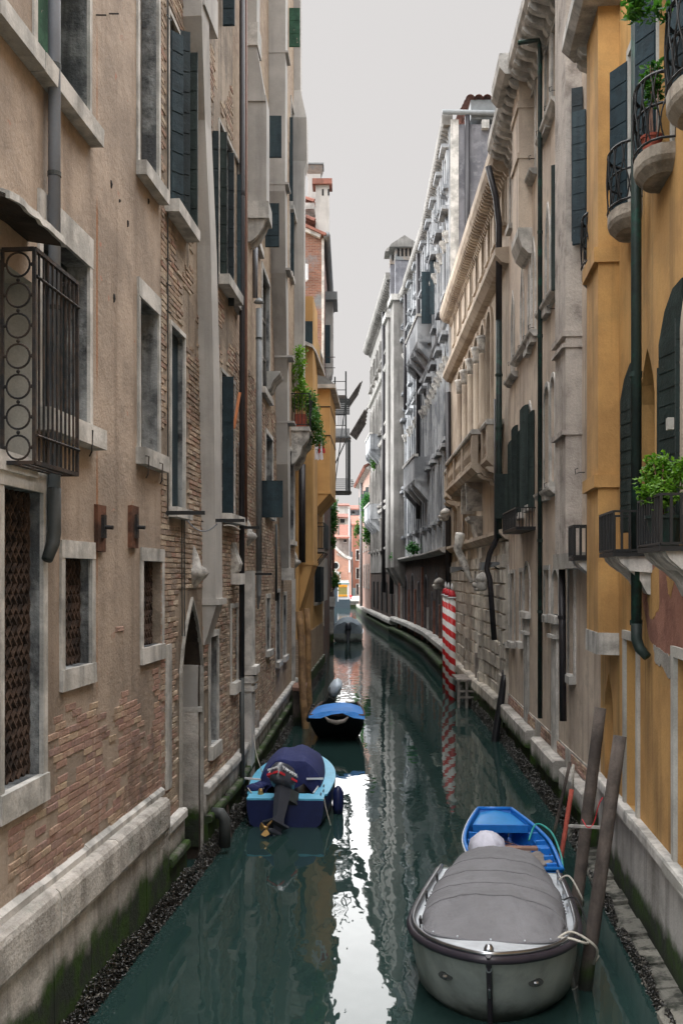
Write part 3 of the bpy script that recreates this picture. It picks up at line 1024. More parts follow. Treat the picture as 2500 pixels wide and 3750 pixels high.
    MB().wbox(Wb, u - .02, u + .62, Wb.h(2125, u), Wb.h(2080, u), 0, .3, .004).build('flue_base', G['istria'], f3)
    lean_flue(Wb, B, [(1420, 1077, 1112, .6), (620, 1076, 1114, .6), (590, 1076, 1124, .6), (430, 1074, 1122, .6), (330, 1076, 1100, .6), (-500, 1074, 1098, .6)], .4)
    # shutters
    shutter(Wa, B, Wa.u(676), Wa.h(840, Wa.u(676)), Wa.h(195, Wa.u(676)), .17, 88, 'green', 9, d0=.02)
    shutter(Wa, B, Wa.u(655), Wa.h(790, Wa.u(655)), Wa.h(110, Wa.u(655)), .16, 60, 'tealdark', 9, d0=.0)
    shutter(Wa, B, Wa.u(618), Wa.h(775, Wa.u(618)), Wa.h(110, Wa.u(618)), .22, 35, 'teal', 9, d0=.02)
    shutter(Wa, B, Wa.u(803), Wa.h(1030, Wa.u(803)), Wa.h(485, Wa.u(803)), .11, 85, 'green', 8)
    shutter(Wa, B, Wa.u(778), Wa.h(1040, Wa.u(778)), Wa.h(480, Wa.u(778)), .10, 80, 'tealdark', 8, d0=.0)
    shutter(Wa, B, Wa.u(832), Wa.h(1120, Wa.u(832)), Wa.h(560, Wa.u(832)), .10, 80, 'tealdark', 8)
    shutter(Wa, B, Wa.u(864), Wa.h(1130, Wa.u(864)), Wa.h(640, Wa.u(864)), .07, 80, 'teal', 8)
    shutter(Wa, B, Wa.u(812), Wa.h(1885, Wa.u(812)), Wa.h(1380, Wa.u(812)), .18, 88, 'teal', 3)
    shutter(Wa, B, Wa.u(812), Wa.h(95, Wa.u(812)), Wa.h(-200, Wa.u(812)), .20, 88, 'teal', 5)
    shutter(Wb, B, Wb.u(955), Wb.h(578, Wb.u(955)), Wb.h(425, Wb.u(955)), .34, 88, 'teal', 1, d0=.12)
    shutter(Wb, B, Wb.u(968), Wb.h(905, Wb.u(968)), Wb.h(745, Wb.u(968)), .32, 88, 'teal', 4, d0=.02)
    shutter(Wb, B, Wb.u(940), Wb.h(1895, Wb.u(940)), Wb.h(1760, Wb.u(940)), .56, 88, 'teal', 1, d0=.0, label='large blank teal shutter leaf standing open')
    shutter(Wb, B, Wb.u(1058), Wb.h(735, Wb.u(1058)), Wb.h(430, Wb.u(1058)), .1, 88, 'teal', 5)
    shutter(Wb, B, Wb.u(1062), Wb.h(1010, Wb.u(1062)), Wb.h(780, Wb.u(1062)), .1, 88, 'teal', 5)
    shutter(Wb, B, Wb.u(1056), Wb.h(172, Wb.u(1056)), Wb.h(30, Wb.u(1056)), .32, 88, 'oldgreen', 3)
    # orange board leaning in the window
    u = Wa.u(846)
    MB().bar(Wa.P(u, .05, Wa.h(1570, u)), Wa.P(u + .2, .12, Wa.h(1430, u)), .05, .02).build('orange_board', plain('orange_wood', lin(190, 110, 50)), B)
    # downpipes
    ub = Wb.u(880, .1)
    yA = Wb.P(ub, .1, 0).y
    pipe(B, [Wb.P(ub + .1, .12, 24), Wb.P(ub + .1, .12, Wb.h(1300, ub)), Wb.P(ub + .05, .12, Wb.h(2480, ub))], .05, 'blackpipe', bands=[Wb.P(ub + .1, .12, Wb.h(q, ub)) for q in (700, 1500)])
    pipe(B, [Wb.P(ub + .05, .12, Wb.h(2470, ub)), Wb.P(ub + .08, .13, Wb.h(2990, ub))], .045, 'castiron')
    ub = Wb.u(905, .1)
    pipe(B, [Wb.P(ub, .08, 24), Wb.P(ub, .08, Wb.h(1500, ub)), Wb.P(ub - .0, .08, Wb.h(1910, ub))], .026, 'brownpipe')
    ub = Wb.u(948, .15)
    fl = pipe(B, [Wb.P(ub, .15, Wb.h(2090, ub)), Wb.P(ub, .15, Wb.h(1130, ub))], .062, 'lead', 'flue_pipe')
    MB().lathe([(.10, 0), (.10, .03), (.04, .10)], Wb.P(ub, .15, Wb.h(1110, ub)), 12).build('pipe_cowl', G['lead'], fl)
    MB().lathe([(.07, -.02), (.07, .02)], Wb.P(ub, .15, Wb.h(1240, ub)), 12).build('pipe_band', G['castiron'], fl)
    MB().tube([Wb.P(ub, .15, Wb.h(2090, ub)), Wb.P(ub, .15, Wb.h(2180, ub)), Wb.P(ub + .1, .12, Wb.h(2230, ub))], [.06, .045, .02], 10).build('pipe_trap', G['lead'], fl)
    ub = Wb.u(935, .05)
    pipe(B, [Wb.P(ub, .05, Wb.h(1090, ub)), Wb.P(ub, .05, Wb.h(900, ub))], .05, 'zinc', 'flue_pipe')
    ub = Wb.u(868 + 3)
    pipe(B, [Wa.P(Wa.u(872), .05, Wa.h(1900, Wa.u(872))), Wa.P(Wa.u(872), .05, Wa.h(1620, Wa.u(872)))], .04, 'zinc', 'flue_pipe')
    ub = Wb.u(1010, .05)
    pipe(B, [Wb.P(ub, .06, Wb.h(2200, ub)), Wb.P(ub, .06, Wb.h(1920, ub))], .03, 'castiron')
    # white stone pier on the corner of the brick wall
    u0 = Wb.u(893)
    pr_ = MB().wbox(Wb, u0 - .06, u0 + .5, .1, Wb.h(2090, u0), -.02, .16, .006).build('stone_pier', G['istria'], B)
    for (ya, yb, dd) in ((2470, 2440, .25), (2500, 2475, .22), (2530, 2512, .20)):
        MB().wbox(Wb, u0 - .09, u0 + .55, Wb.h(ya, u0), Wb.h(yb, u0), -.02, dd).build('pier_moulding', G['istria'], pr_)
    u0 = Wb.u(1068)
    MB().wbox(Wb, u0, u0 + .3, .6, Wb.h(2120, u0), -.02, .1).build('stone_pier', G['istria'], B)
    # carved brackets and sills
    for (W, x, ya, yb) in ((Wa, 706, 1995, 2155), (Wb, 905, 1900, 2000), (Wb, 1080, 2020, 2080)):
        u = W.u(x)
        ht, hb = W.h(ya, u), W.h(yb, u)
        m = MB()
        rings = []
        prof = [(0, .01), (.15, .05), (.35, .085), (.48, .10), (.55, .16), (.66, .19), (.76, .15), (.85, .09), (1, .03)]
        for t, r_ in prof:
            h = ht + (hb - ht) * t
            s_ = (ht - hb) / .62
            rings.append([W.P(u + r_ * s_ * math.cos(a) * .9, max(0, r_ * s_ * (1.0 + .25 * math.sin(a * 5)) * math.sin(a)), h) for a in [math.pi * k / 12 for k in range(13)]])
        m.loft(rings, False)
        m.build('carved_finial', G['carved'], B, smooth=True)
    u = Wa.u(845)
    o_ = MB()
    for k in range(4):
        uu = u + .09 * k
        h = Wa.h(1985, u)
        o_.loft([[Wa.P(uu + a * q, d, h - z) for a, d in ((-.035, 0), (-.03, r_), (.03, r_), (.035, 0))] for z, r_, q in ((0, .04, 1), (.2, .09, 1), (.38, .16, 1), (.5, .13, 1), (.56, .05, 1))], False)
    o_.build('fluted_corbel', G['carved'], B, smooth=False)
    MB().wbox(Wa, u - .06, u + .42, Wa.h(2140, u), Wa.h(2100, u), 0, .18, .004).build('corbel_block', G['istria'], B)
    # console shelf
    u = Wb.u(978)
    MB().wpro(Wb, [(0, Wb.h(1432, u)), (.08, Wb.h(1425, u)), (.16, Wb.h(1395, u)), (.30, Wb.h(1372, u)), (.32, Wb.h(1362, u)), (0, Wb.h(1362, u))], u - .1, u + .75).build('stone_console', G['istria'], B)
    # iron brackets, ties and cables
    for (W, xa, xb, y) in ((Wa, 606, 750, 1878), (Wa, 737, 895, 1906), (Wb, 882, 950, 1932), (Wb, 918, 995, 2102)):
        u = W.u(xa)
        h = W.h(y, u)
        Yp = W.P(u, 0, 0).y
        MB().bar(W.P(u, 0, h), W.P(u + .05, (xb - xa) / F * Yp, h), .03, .05).build('iron_bracket', G['blackiron'], B)
    for (xa, ya, xb, yb, mt) in ((680, 1896, 796, 1918, 'zinc'), (615, 1925, 668, 1935, 'rope'), (820, 1925, 880, 1940, 'rope')):
        Y = 14.2
        pts = []
        for k in range(9):
            t = k / 8
            pts.append(at(xa + (xb - xa) * t, ya + (yb - ya) * t + 38 * 4 * t * (1 - t) * (1 if mt == 'zinc' else -.2), Y))
        MB().tube(pts, .008, 5).build('cable', G[mt], B)
    for x in (659, 668):
        u = Wa.u(x)
        MB().tube([Wa.P(u, .03, Wa.h(1900, u)), Wa.P(u, .03, Wa.h(2080, u)), Wa.P(u + .02, .03, Wa.h(2330, u))], .009, 5).build('cable', G['castiron'], B)
    u = Wa.u(607)
    MB().tube([Wa.P(u, .03, Wa.h(q, u)) for q in (-50, 600, 1200, 1890)], .010, 5).build('cable', G['castiron'], B)
    for y in (950, 1040, 1140, 60):
        MB().bar(Wa.P(u - .04, .02, Wa.h(y, u)), Wa.P(u + .10, .05, Wa.h(y, u)), .012).build('cable_clip', G['blackiron'], B)
    # plinth
    for (W, ua, ub_, sd) in ((Wa, 0, arch.a - .03, 31), (Wa, arch.b + .03, Wa.L, 32), (Wb, 0, Wb.L - .5, 33)):
        stones(W, B, ua, ub_, [(0, 1.10), (.10, 1.10), (.12, 1.07), (.12, .98), (0, .98)], 1.1, 'istria', 'plinth_course', seed=sd)
        stones(W, B, ua, ub_, [(0, .98), (.07, .98), (.07, .66), (0, .66)], 1.2, 'plinth', 'plinth_slab', seed=sd + 4)
        stones(W, B, ua, ub_, [(0, .66), (.14, .66), (.16, .63), (.16, .56), (.10, .54), (.12, -1), (0, -1)], 1.6, 'plinth', 'plinth_base', seed=sd + 8)
    # waste pipe and post at the foot
    u = Wa.u(800, .2)
    MB().tube([Wa.P(u, .1, .62), Wa.P(u, .24, .62), Wa.P(u, .3, .52), Wa.P(u, .3, .1)], .09, 10).build('waste_pipe', G['castiron'], B, smooth=True)
    return B
house_brick()
mussels(L2a, .2, L2a.L, .15, 2600, .45, 'dark mussels below the pointed water gate of the brick house', seed=4, size=.04)
mussels(L2b, 0, 14, .15, 3800, .45, 'dark mussels along the far foot of the brick house', seed=5, size=.045)

# ---- third house: ochre, with two hanging bays
L3 = Wall(-1.42, 33.0, -.86, 46.0, True)
L4 = Wall(-.86, 46.0, -.72, 60.0, True)
L5 = Wall(-.74, 60.2, -.80, 108.0, True)
def bay(W, parent, y0, xl, xr, ln, hb, ht, mat, drop=.9, name='hanging_bay'):
    """bay whose near face shows from column xl to xr"""
    u = W.Y(y0)
    pr = (xr - HX) / F * y0 - W.P(u, 0, 0).x
    m = MB()
    ring = lambda h, d: [W.P(u, -.1, h), W.P(u, d, h), W.P(u + ln, d, h), W.P(u + ln, -.1, h)]
    m.loft([ring(hb - drop, .02), ring(hb, pr), ring(ht, pr)], True, True)
    o = m.build(name, G[mat], parent)
    MB().wbox(W, u - .03, u + ln + .03, hb - .04, hb + .05, -.05, pr + .03).build('bay_band', G[mat], o)
    return o, u, pr

def rail_box(W, parent, ua, ub, h0, h1, d, nb=8, ns=4, mat='blackiron', name='railing', r=.008):
    o = MB()
    for h in (h0, h1):
        o.bar(W.P(ua, 0, h), W.P(ua, d, h), .025)
        o.bar(W.P(ua, d, h), W.P(ub, d, h), .025)
        o.bar(W.P(ub, d, h), W.P(ub, 0, h), .025)
    top = o.build(name, G[mat], parent)
    for k in range(nb + 1):
        u = ua + (ub - ua) * k / nb
        MB().wbox(W, u - r, u + r, h0, h1, d - r, d + r).build('bar', G[mat], top)
    for k in range(1, ns + 1):
        q = d * (k / (ns + 1))
        for u in (ua, ub):
            MB().wbox(W, u - r, u + r, h0, h1, q - r, q + r).build('bar', G[mat], top)
    return top

def house_ochre():
    W = L3
    B = thing('ochre_house', 'ochre yellow house with two hanging bays behind the plant balcony', 'house', W.P(5, 0, 0))
    ops = [opx(W, 1153, 1162, 1530, 1640), opx(W, 1153, 1162, 1780, 2010, depth=.15), opx(W, 1150, 1168, 2075, 2205, depth=.3), opx(W, 1172, 1178, 1300, 1400)]
    facade(W, B, 0, W.L, 2.2, 14.4, ops, G['yellow_far'], thick=4)
    facade(W, B, 0, W.L, -1, 2.2, [], G['l2far'], name='base_wall', thick=4, base_d=.02)
    for o in ops:
        window(W, B, o, 'tealdark' if o is ops[2] else 'glass', frame=.1, fmat='flue', sill=.1)
    bA, uA, pA = bay(W, B, 33.4, 1105, 1146, 2.2, W.h(2065, W.Y(33.4)), W.h(1085, W.Y(33.4)), 'yellow_far', 1.5)
    bB, uB, pB = bay(W, B, 40.0, 1150, 1208, 4.5, W.h(1805, W.Y(40)), W.h(1425, W.Y(40)), 'yellow_far', .7)
    hB = W.h(1425, uB)
    MB().wbox(W, uB - .25, uB + 4.8, hB, hB + .16, -.05, pB + .22).build('bay_roof_slab', G['istria'], bB)
    MB().loft([[W.P(uB - .2, -.05, hB + .16), W.P(uB - .2, pB + .2, hB + .16), W.P(uB + 4.7, pB + .2, hB + .16), W.P(uB + 4.7, -.05, hB + .16)],
               [W.P(uB - .2, -.05, hB + .85), W.P(uB - .2, .0, hB + .85), W.P(uB + 4.7, .0, hB + .85), W.P(uB + 4.7, -.05, hB + .85)]], True, True).build('bay_roof', G['lead'], bB)
    for q in (1490, 1595):
        hq = W.h(q, uB)
        MB().wbox(W, uB - .02, uB + 4.52, hq - .02, hq + .02, -.05, pB + .02).build('bay_strap', G['blackiron'], bB)
    hA = W.h(1130, uA)
    MB().wbox(W, uA + 2.3, uA + 4.2, W.h(1400, uA), W.h(1040, uA), -.05, .32).build('flue_block', G['yellow_far'], B)
    shutter(W, B, uA - .05, W.h(1266, uA), W.h(1178, uA), .34, 88, 'teal', 1, d0=.1)
    shutter(W, B, W.u(1113), W.h(1910, W.u(1113)), W.h(1715, W.u(1113)), .22, 88, 'tealdark', 1, d0=.1)
    # stone roof edge over the first bay
    m = MB()
    pts = [(-.3, .30, 1310), (.8, .36, 1306), (1.5, .42, 1320), (2.6, .55, 1352)]
    rings = []
    for (du, d, py) in pts:
        h = W.h(py, uA + 1.5) + .05
        rings.append([W.P(uA + du, -.1, h + .25), W.P(uA + du, d + pA - .3, h), W.P(uA + du, d + pA - .3, h - .1), W.P(uA + du, -.1, h + .1)])
    m.loft(rings, True, True)
    m.build('stone_eave', G['istria'], B)
    pipe(B, [W.P(.15, .1, W.h(2060, .15)), W.P(.15, .1, W.h(1700, .15))], .12, 'blackpipe')
    # iron balcony with a dark panel
    ua = W.Y(37.2)
    h0, h1 = W.h(2008, ua), W.h(1915, ua)
    d = .58
    ub = ua + 2.6
    sl = MB().wbox(W, ua, ub, h0 - .14, h0, -.02, d).build('balcony_slab', G['greyplank'], B)
    rail_box(W, sl, ua, ub, h0, h1, d, 8, 4)
    MB().wbox(W, ua, ub, h0 + .03, h1, d + .012, d + .03).build('balcony_panel', G['tealdark'], sl)
    for q in (.3, 1.4, 2.4):
        MB().bar(W.P(ua + q, d, h0 - .14), W.P(ua + q, .02, h0 - .85), .035).build('balcony_strut', G['blackiron'], sl)
    # door with grey surround below
    u = W.Y(41)
    MB().wbox(W, u, u + 2.2, W.h(2205, u), W.h(2075, u), -.02, .22).build('door_leaf', G['tealdark'], B)
    MB().wbox(W, u + 2.2, u + 4.2, W.h(2205, u), W.h(2040, u), -.02, .26).build('door_surround', G['flue'], B)
    stones(W, B, 0, W.L, [(0, .7), (.1, .7), (.12, -.8), (0, -.8)], 1.6, 'plinth', 'plinth_slab', seed=50)
    return B
house_ochre()
mussels(L3, 0, 13, .12, 1500, .45, 'dark mussels at the foot of the ochre house', seed=6, size=.05)

# ---- brick tower house beyond
def rooftiles(parent, o, ax, ay, nu, nv, rad, name='roof_tile'):
    """half-round tiles laid in a grid, each one a piece"""
    me = bpy.data.meshes.new('roof_tile')
    L = ay.length / nv * 1.15
    ang = [math.pi * k / 6 for k in range(7)]
    vs = [(rad * math.cos(a), 0, rad * math.sin(a)) for a in ang] + [(rad * .8 * math.cos(a), L, rad * .8 * math.sin(a)) for a in ang]
    me.from_pydata(vs, [], [(i, i + 1, i + 8, i + 7) for i in range(6)])
    me.materials.append(G['tile'])
    z = ax.cross(ay).normalized()
    mt = Matrix((ax.normalized(), ay.normalized(), z)).transposed().to_4x4()
    for i in range(nu):
        for j in range(nv):
            t = bpy.data.objects.new(name, me)
            t.matrix_world = Matrix.Translation(o + ax * ((i + .5) / nu) + ay * (j / nv) + z * (.01 + .012 * (j % 2))) @ mt
            COL.objects.link(t)
            mw = t.matrix_world.copy()
            t.parent = parent
            if parent.type == 'EMPTY':
                t.matrix_parent_inverse = Matrix.Translation(-parent.location)
            t.matrix_basis = mw

def chimney(parent, c, w, h, mat, flare=True, name='chimney'):
    c = Vector(c)
    q = lambda s, z: [c + Vector((x * s, y * s, z)) for x, y in ((-1, -1), (1, -1), (1, 1), (-1, 1))]
    o = MB().loft([q(w / 2, 0), q(w / 2, h)], True, True).build(name, G[mat], parent)
    MB().loft([q(w / 2 * 1.02, h - .02), q(w / 2 * 1.35, h + w * .5), q(w / 2 * 1.35, h + w * .62)], True, True).build('chimney_head', G['redbrickwall'], o)
    MB().loft([q(w / 2 * 1.5, h + w * .63), q(w / 2 * 1.5, h + w * .75)], True, True).build('chimney_cap', G['lead'], o)
    return o

def house_tower():
    W = L4
    B = thing('brick_tower_house', 'tall patched red brick house with a tiled roof and chimney above the ochre house', 'house', W.P(4, 0, 0))
    ops = [opx(W, 1190, 1199, 1185, 1330, depth=.1)]
    facade(W, B, 0, W.L, -1, 19.6, ops, G['flue'], name='canal_wall', thick=0)
    near = MB()
    pts = [W.P(0, .02, -1), W.P(0, .02, 20.1), W.P(0, -2.6, 21.3), W.P(0, -2.6, -1)]
    near.prism(pts, W.t * 13)
    nw = near.build('gable_wall', G['redbrickwall'], B)
    ul = nw.data.uv_layers.new(name='UVMap')
    for lp in nw.data.loops:
        co = nw.data.vertices[lp.vertex_index].co
        ul.data[lp.index].uv = (co.x + co.y, co.z)
    MB().wbox(W, -.02, .06, 2, 19.9, -.06, .06).build('corner_strip', G['istria'], B)
    MB().bar(W.P(-.15, .15, 20.0), W.P(-.15, -2.6, 21.25), .3, .12).build('verge', G['tile'], B)
    MB().bar(W.P(-.1, -.1, 19.95), W.P(-.1, -2.6, 21.05), .2, .16).build('verge_board', G['istria'], B)
    g = MB().tube([W.P(-.2, .18, 20.0), W.P(13, .18, 20.0)], .16, 8).build('gutter', G['lead'], B, smooth=True)
    rooftiles(B, W.P(-.3, -.4, 20.6), W.t * 3.2, W.n * -2.4 + Vector((0, 0, 1.15)), 8, 5, .2)
    # upper storey behind with its own eave
    MB().wbox(W, 2.0, 9.0, 20.0, 21.9, -2.5, -.7).build('attic_wall', G['flue'], B)
    MB().wbox(W, 1.7, 9.2, 21.9, 22.2, -3.0, -.45).build('attic_cornice', G['istria'], B)
    rooftiles(B, W.P(1.6, -.5, 22.2), W.t * 3.0, W.n * -2.2 + Vector((0, 0, .8)), 7, 4, .22)
    chimney(B, W.P(3.0, -.5, 21.6), .62, 2.4, 'flue')
    c2 = MB().wbox(W, .3, 1.0, 20.2, 22.5, -.35, .28).build('chimney', G['flue'], B)
    MB().wbox(W, .15, 1.15, 22.5, 22.75, -.5, .42).build('chimney_cap', G['tile'], c2)
    for q in (.45, .72):
        MB().wbox(W, .285, .298, 22.0, 22.3, q - .5, q - .42).build('smoke_hole', G['dark'], c2)
    # hanging flue on the canal side
    f = MB().wbox(W, 4.5, 6.0, 14.9, 18.2, -.05, .38).build('chimney_flue', G['flue'], B)
    MB().wpro(W, [(-.05, 14.1), (.05, 14.1), (.30, 14.5), (.38, 14.9), (-.05, 14.9)], 4.5, 6.0).build('flue_bracket', G['istria'], f)
    MB().wbox(W, 4.0, 6.4, 18.2, 18.6, -.05, .6).build('flue_head', G['lead'], f)
    window(W, B, ops[0], 'tealdark', frame=.1)
    u = W.u(1188)
    shutter(W, B, u, W.h(1330, u), W.h(1190, u), .26, 85, 'teal', 1)
    for y in (1308, 1347):
        MB().bar(W.P(1, 0, W.h(y, 1)), W.P(1, .55, W.h(y, 1)), .03).build('iron_rod', G['iron'], B)
    MB().tube([W.P(-.3, -.75, W.h(975, 0)), W.P(-.3, -.75, W.h(1030, 0)), W.P(-.3, -.75, W.h(1065, 0))][:2] + [W.P(-.3, -.7, W.h(1026, 0) - .1)], .1, 8).build('vent_pipe', G['white'], B)
    return B
house_tower()

def house_ivy():
    W = L5
    B = thing('dark_narrow_house', 'dark weathered house wall beyond the ochre house with a red pipe', 'house', W.P(10, 0, 0))
    facade(W, B, 0, W.L, -1, 9.6, [], G['r4dark'], thick=4)
    pipe(B, [W.P(20, .12, 8.5), W.P(20, .12, 3.2)], .09, 'tile')
    MB().wbox(W, 2, 2.6, 2.4, 3.0, 0, .35).build('stone_block', G['istria'], B)
    MB().wbox(W, 2, 2.3, -.5, 2.2, 0, .25).build('stone_buttress', G['plinth'], B)
    for k in range(3):
        MB().wbox(W, 8 + k * 5, 9.2 + k * 5, 3.2, 5.4, -.1, .06).build('window', G['glass'], B)
house_ivy()

# ---- scaffold deck hanging over the canal
def scaffold():
    o = Vector((-.62, 60.0, 0))
    B = thing('scaffold', 'steel scaffold with plank decks and slanting screens over the canal', 'scaffold', o)
    Y = 60.5
    P = lambda px, py, dy=0: at(px, py, Y + dy)
    def br(a, b, w=.07, name='scaffold_tube', mat='castiron'):
        MB().bar(P(*a), P(*b), w).build(name, G[mat], B)
    for dy in (0, 2.4):
        for (xa, ya, xb, yb) in ((1268, 1800, 1268, 1585), (1266, 1600, 1266, 1360), (1226, 1800, 1226, 1380)):
            br((xa, ya, dy), (xb, yb, dy), .09, 'scaffold_post')
        for y in (1397, 1428, 1520, 1558):
            br((1218, y, dy), (1268, y, dy), .04)
        br((1222, 1710, dy), (1272, 1600, dy), .07, 'scaffold_brace')
        br((1224, 1790, dy), (1268, 1450, dy), .06, 'scaffold_brace')
    MB().box(*sorted((P(1272, 0).x, P(1283, 0).x)), Y - .1, Y + .25, P(0, 1800).z, P(0, 1610).z).build('scaffold_column', G['castiron'], B)
    for y, x1 in ((1450, 1268), (1600, 1282), (1800, 1284)):
        z = P(0, y).z
        x0_, x1_ = P(1214, 0).x, P(x1, 0).x
        n = 7
        for k in range(n):
            a = Y + 2.6 * k / n
            MB().box(x0_, x1_ + .03 * (k % 3), a + .02, a + 2.6 / n - .02, z, z + .06).build('deck_plank', G['greyplank'], B)
    # net sheets hung below the decks
    for (ya, yb, mt) in ((1460, 1520, 'castiron'), (1570, 1605, 'lead'), (1750, 1815, 'castiron')):
        n = 9
        for k in range(n):
            z0 = P(0, yb).z + (P(0, ya).z - P(0, yb).z) * k / n
            MB().box(P(1218, 0).x, P(1280, 0).x, Y - .06, Y - .03, z0 + .02, z0 + (P(0, ya).z - P(0, yb).z) / n - (.05 if mt == 'castiron' and ya > 1700 else 0)).build('screen_slat', G[mt], B)
    # slanting plank screens
    for (xa, ya, xb, yb, wd) in ((1268, 1475, 1324, 1392, .26), (1282, 1590, 1342, 1490, .5)):
        a, b = P(xa, ya), P(xb, yb)
        d = (b - a)
        nrm = Vector((d.z, 0, -d.x)).normalized()
        m = 6
        for k in range(m):
            s = k / m
            e = 1 - .10 * abs(k - 1)
            MB().obox(a + d * e / 2 + nrm * (wd * s) + Vector((0, .2 + .12 * k, 0)), d * e / 2, nrm * wd / m * .42, Vector((0, .25, 0))).build('screen_plank', G['greyplank'], B)
    for k in range(6):
        x = 1238 + 5 * k
        br((x, 1560), (x, 1520), .03, 'rail_bar', 'steel')
    for k in range(5):
        br((1284, 1758 + 6 * k), (1296 - 2 * abs(k - 2), 1758 + 6 * k), .045, 'jutting_tube', 'iron')
scaffold()

# ---- plant balcony on the brick house
def plantbalcony():
    W = L2b
    ua, ub = W.Y(30.2), W.Y(32.4)
    h = W.h(1562, ua)
    B = thing('stone_balcony', 'stone balcony with black railing full of plants at the end of the brick house', 'balcony', W.P(ua, 0, h))
    d = .56
    MB().wbox(W, ua, ub, h - .12, h, -.02, d, .004).build('balcony_slab', G['istria'], B)
    for q in (.05, 1.6):
        MB().wpro(W, [(0, h - 1.15), (.10, h - 1.1), (.28, h - .85), (.34, h - .6), (.5, h - .42), (.54, h - .2), (.54, h - .12), (0, h - .12)], ua + q, ua + q + .4).build('balcony_bracket', G['carved'], B)
    rail_box(W, B, ua, ub, h + .06, h + 1.0, d, 12, 4, r=.01)
    pl = thing('potted_shrub', 'tall light green shrub growing in a clay pot on the stone balcony', 'plant', W.P(ua + .5, .22, h))
    MB().wbox(W, ua + .2, ua + .9, h, h + .42, .08, .42, .01).build('planter', G['pot'], pl)
    rr = random.Random(5)
    f = MB()
    base = W.P(ua + .5, .2, h)
    for k in range(9):
        z = .75 + k * .2
        leaves(f, base + Vector((.05 * math.sin(k), 0, z)), (.34 - .012 * k, .5, .24), 210, .11, rr)
    f.build('foliage', G['leaf'], pl, normals=False)
    st = MB()
    for k in range(4):
        st.tube([base + Vector((.05 * k - .08, .05 * k, .3)), base + Vector((.1 * k - .2, .08 * k, 2.2))], .012, 5)
    st.build('stem', G['plank'], pl)
    p2 = thing('trailing_plant', 'bushy green plant trailing over the railing of the stone balcony', 'plant', W.P(ub - .4, d, h))
    f = MB()
    for k in range(9):
        t = k / 8
        leaves(f, at(1133 + 34 * t, 1455 + 165 * t, 31.5 + .4 * math.sin(k)), (.30, .6, .36), 330, .095, rr, droop=.4)
    f.build('foliage', G['leafdark'], p2, normals=False)
    MB().tube([W.P(ub - .4, d, h + .1), W.P(ub - .4, d + .2, h + .9), at(1160, 1560, 31.6)], .014, 5).build('stem', G['plank'], p2)
    return B
plantbalcony()

def ivy_left():
    rr = random.Random(9)
    for (px, py, rx, rz, n, lab) in ((1222, 1900, .35, 2.4, 900, 'long ivy hanging on the dark narrow house'), (1229, 2125, .35, .75, 500, 'round fern tuft on the dark narrow house above the red pipe'), (1216, 1980, .3, .5, 260, 'small bright tuft below the hanging ivy')):
        Y = 70
        c = at(px, py, Y)
        t = thing('hanging_ivy', lab, 'ivy', c)
        f = MB()
        leaves(f, c, (rx, .8, rz), n, .22, rr, shell=.2)
        f.build('foliage', G['leafdark'], t, normals=False)
        MB().tube([c + Vector((-.3, 0, rz * .8)), c + Vector((0, 0, -rz * .7))], .02, 5).build('stem', G['plank'], t)
ivy_left()

# ---- washing
def washing():
    W = L3
    for (nm, lab, px, py, w_, h_, mt) in (('hanging_towel', 'white towel drying below the trailing plant', 1160, 1630, .28, .95, plain('white_cloth', lin(222, 222, 230), .9)),
                                          ('hanging_shorts', 'red shorts with white trim drying beside the white towel', 1174, 1632, .20, .46, plain('red_cloth', lin(190, 24, 48), .9))):
        Y = 34.2
        m = MB()
        n = 8
        rings = []
        for i in range(n + 1):
            t = i / n
            rings.append([at(px, py, Y) + Vector((w_ * (k / 6 - .5) * (1 + .25 * t) + .16 * w_ * t, .05 * math.sin(k * 1.9 + t * 2), h_ * (.5 - t) - .05 * (k % 2) * t)) for k in range(7)])
        back = [[p + Vector((0, .012, 0)) for p in r] for r in rings]
        m.loft(rings, False)
        m.loft(back, False)
        tag(m.build(nm, mt, None, smooth=True), lab, 'laundry')
    t = MB().tube([at(1150, 1612, 34.2), at(1182, 1606, 34.2)], .012, 5).build('washing_line', G['rope'], None)
    tag(t, 'thin washing line strung beside the first hanging bay', 'line')
washing()

# ================================================================ right bank
R1 = Wall(2.52 + .093 * 4, 4.0, 2.52 + .093 * 15.1, 15.1, False)
R2 = Wall(3.925, 15.1, 4.36, 26.0, False)
R3 = Wall(4.36, 26.0, 4.62, 42.0, False)

def scroll(W, parent, u, h, s=.4, w_=.14, mat='istria', name='bracket'):
    pr = [(0, h), (0, h - s * .75), (s * .12, h - s * .78), (s * .25, h - s * .62), (s * .30, h - s * .45), (s * .55, h - s * .40), (s * .85, h - s * .28), (s, h - s * .10), (s, h)]
    return MB().wpro(W, pr, u - w_ / 2, u + w_ / 2).build(name, G[mat], parent)

def cornice(W, parent, u0, u1, h, proj, th, n, mat='istria', s=None, w_=.14, end=.25):
    c = MB().wpro(W, [(-.05, h), (proj * .85, h), (proj, h + th * .35), (proj, h + th), (-.05, h + th)], u0 - end, u1 + .05).build('cornice', G[mat], parent)
    for k in range(n):
        u = u0 + (u1 - u0) * (k + .5) / n
        scroll(W, c, u, h, s or proj * .8, w_, mat)
    return c

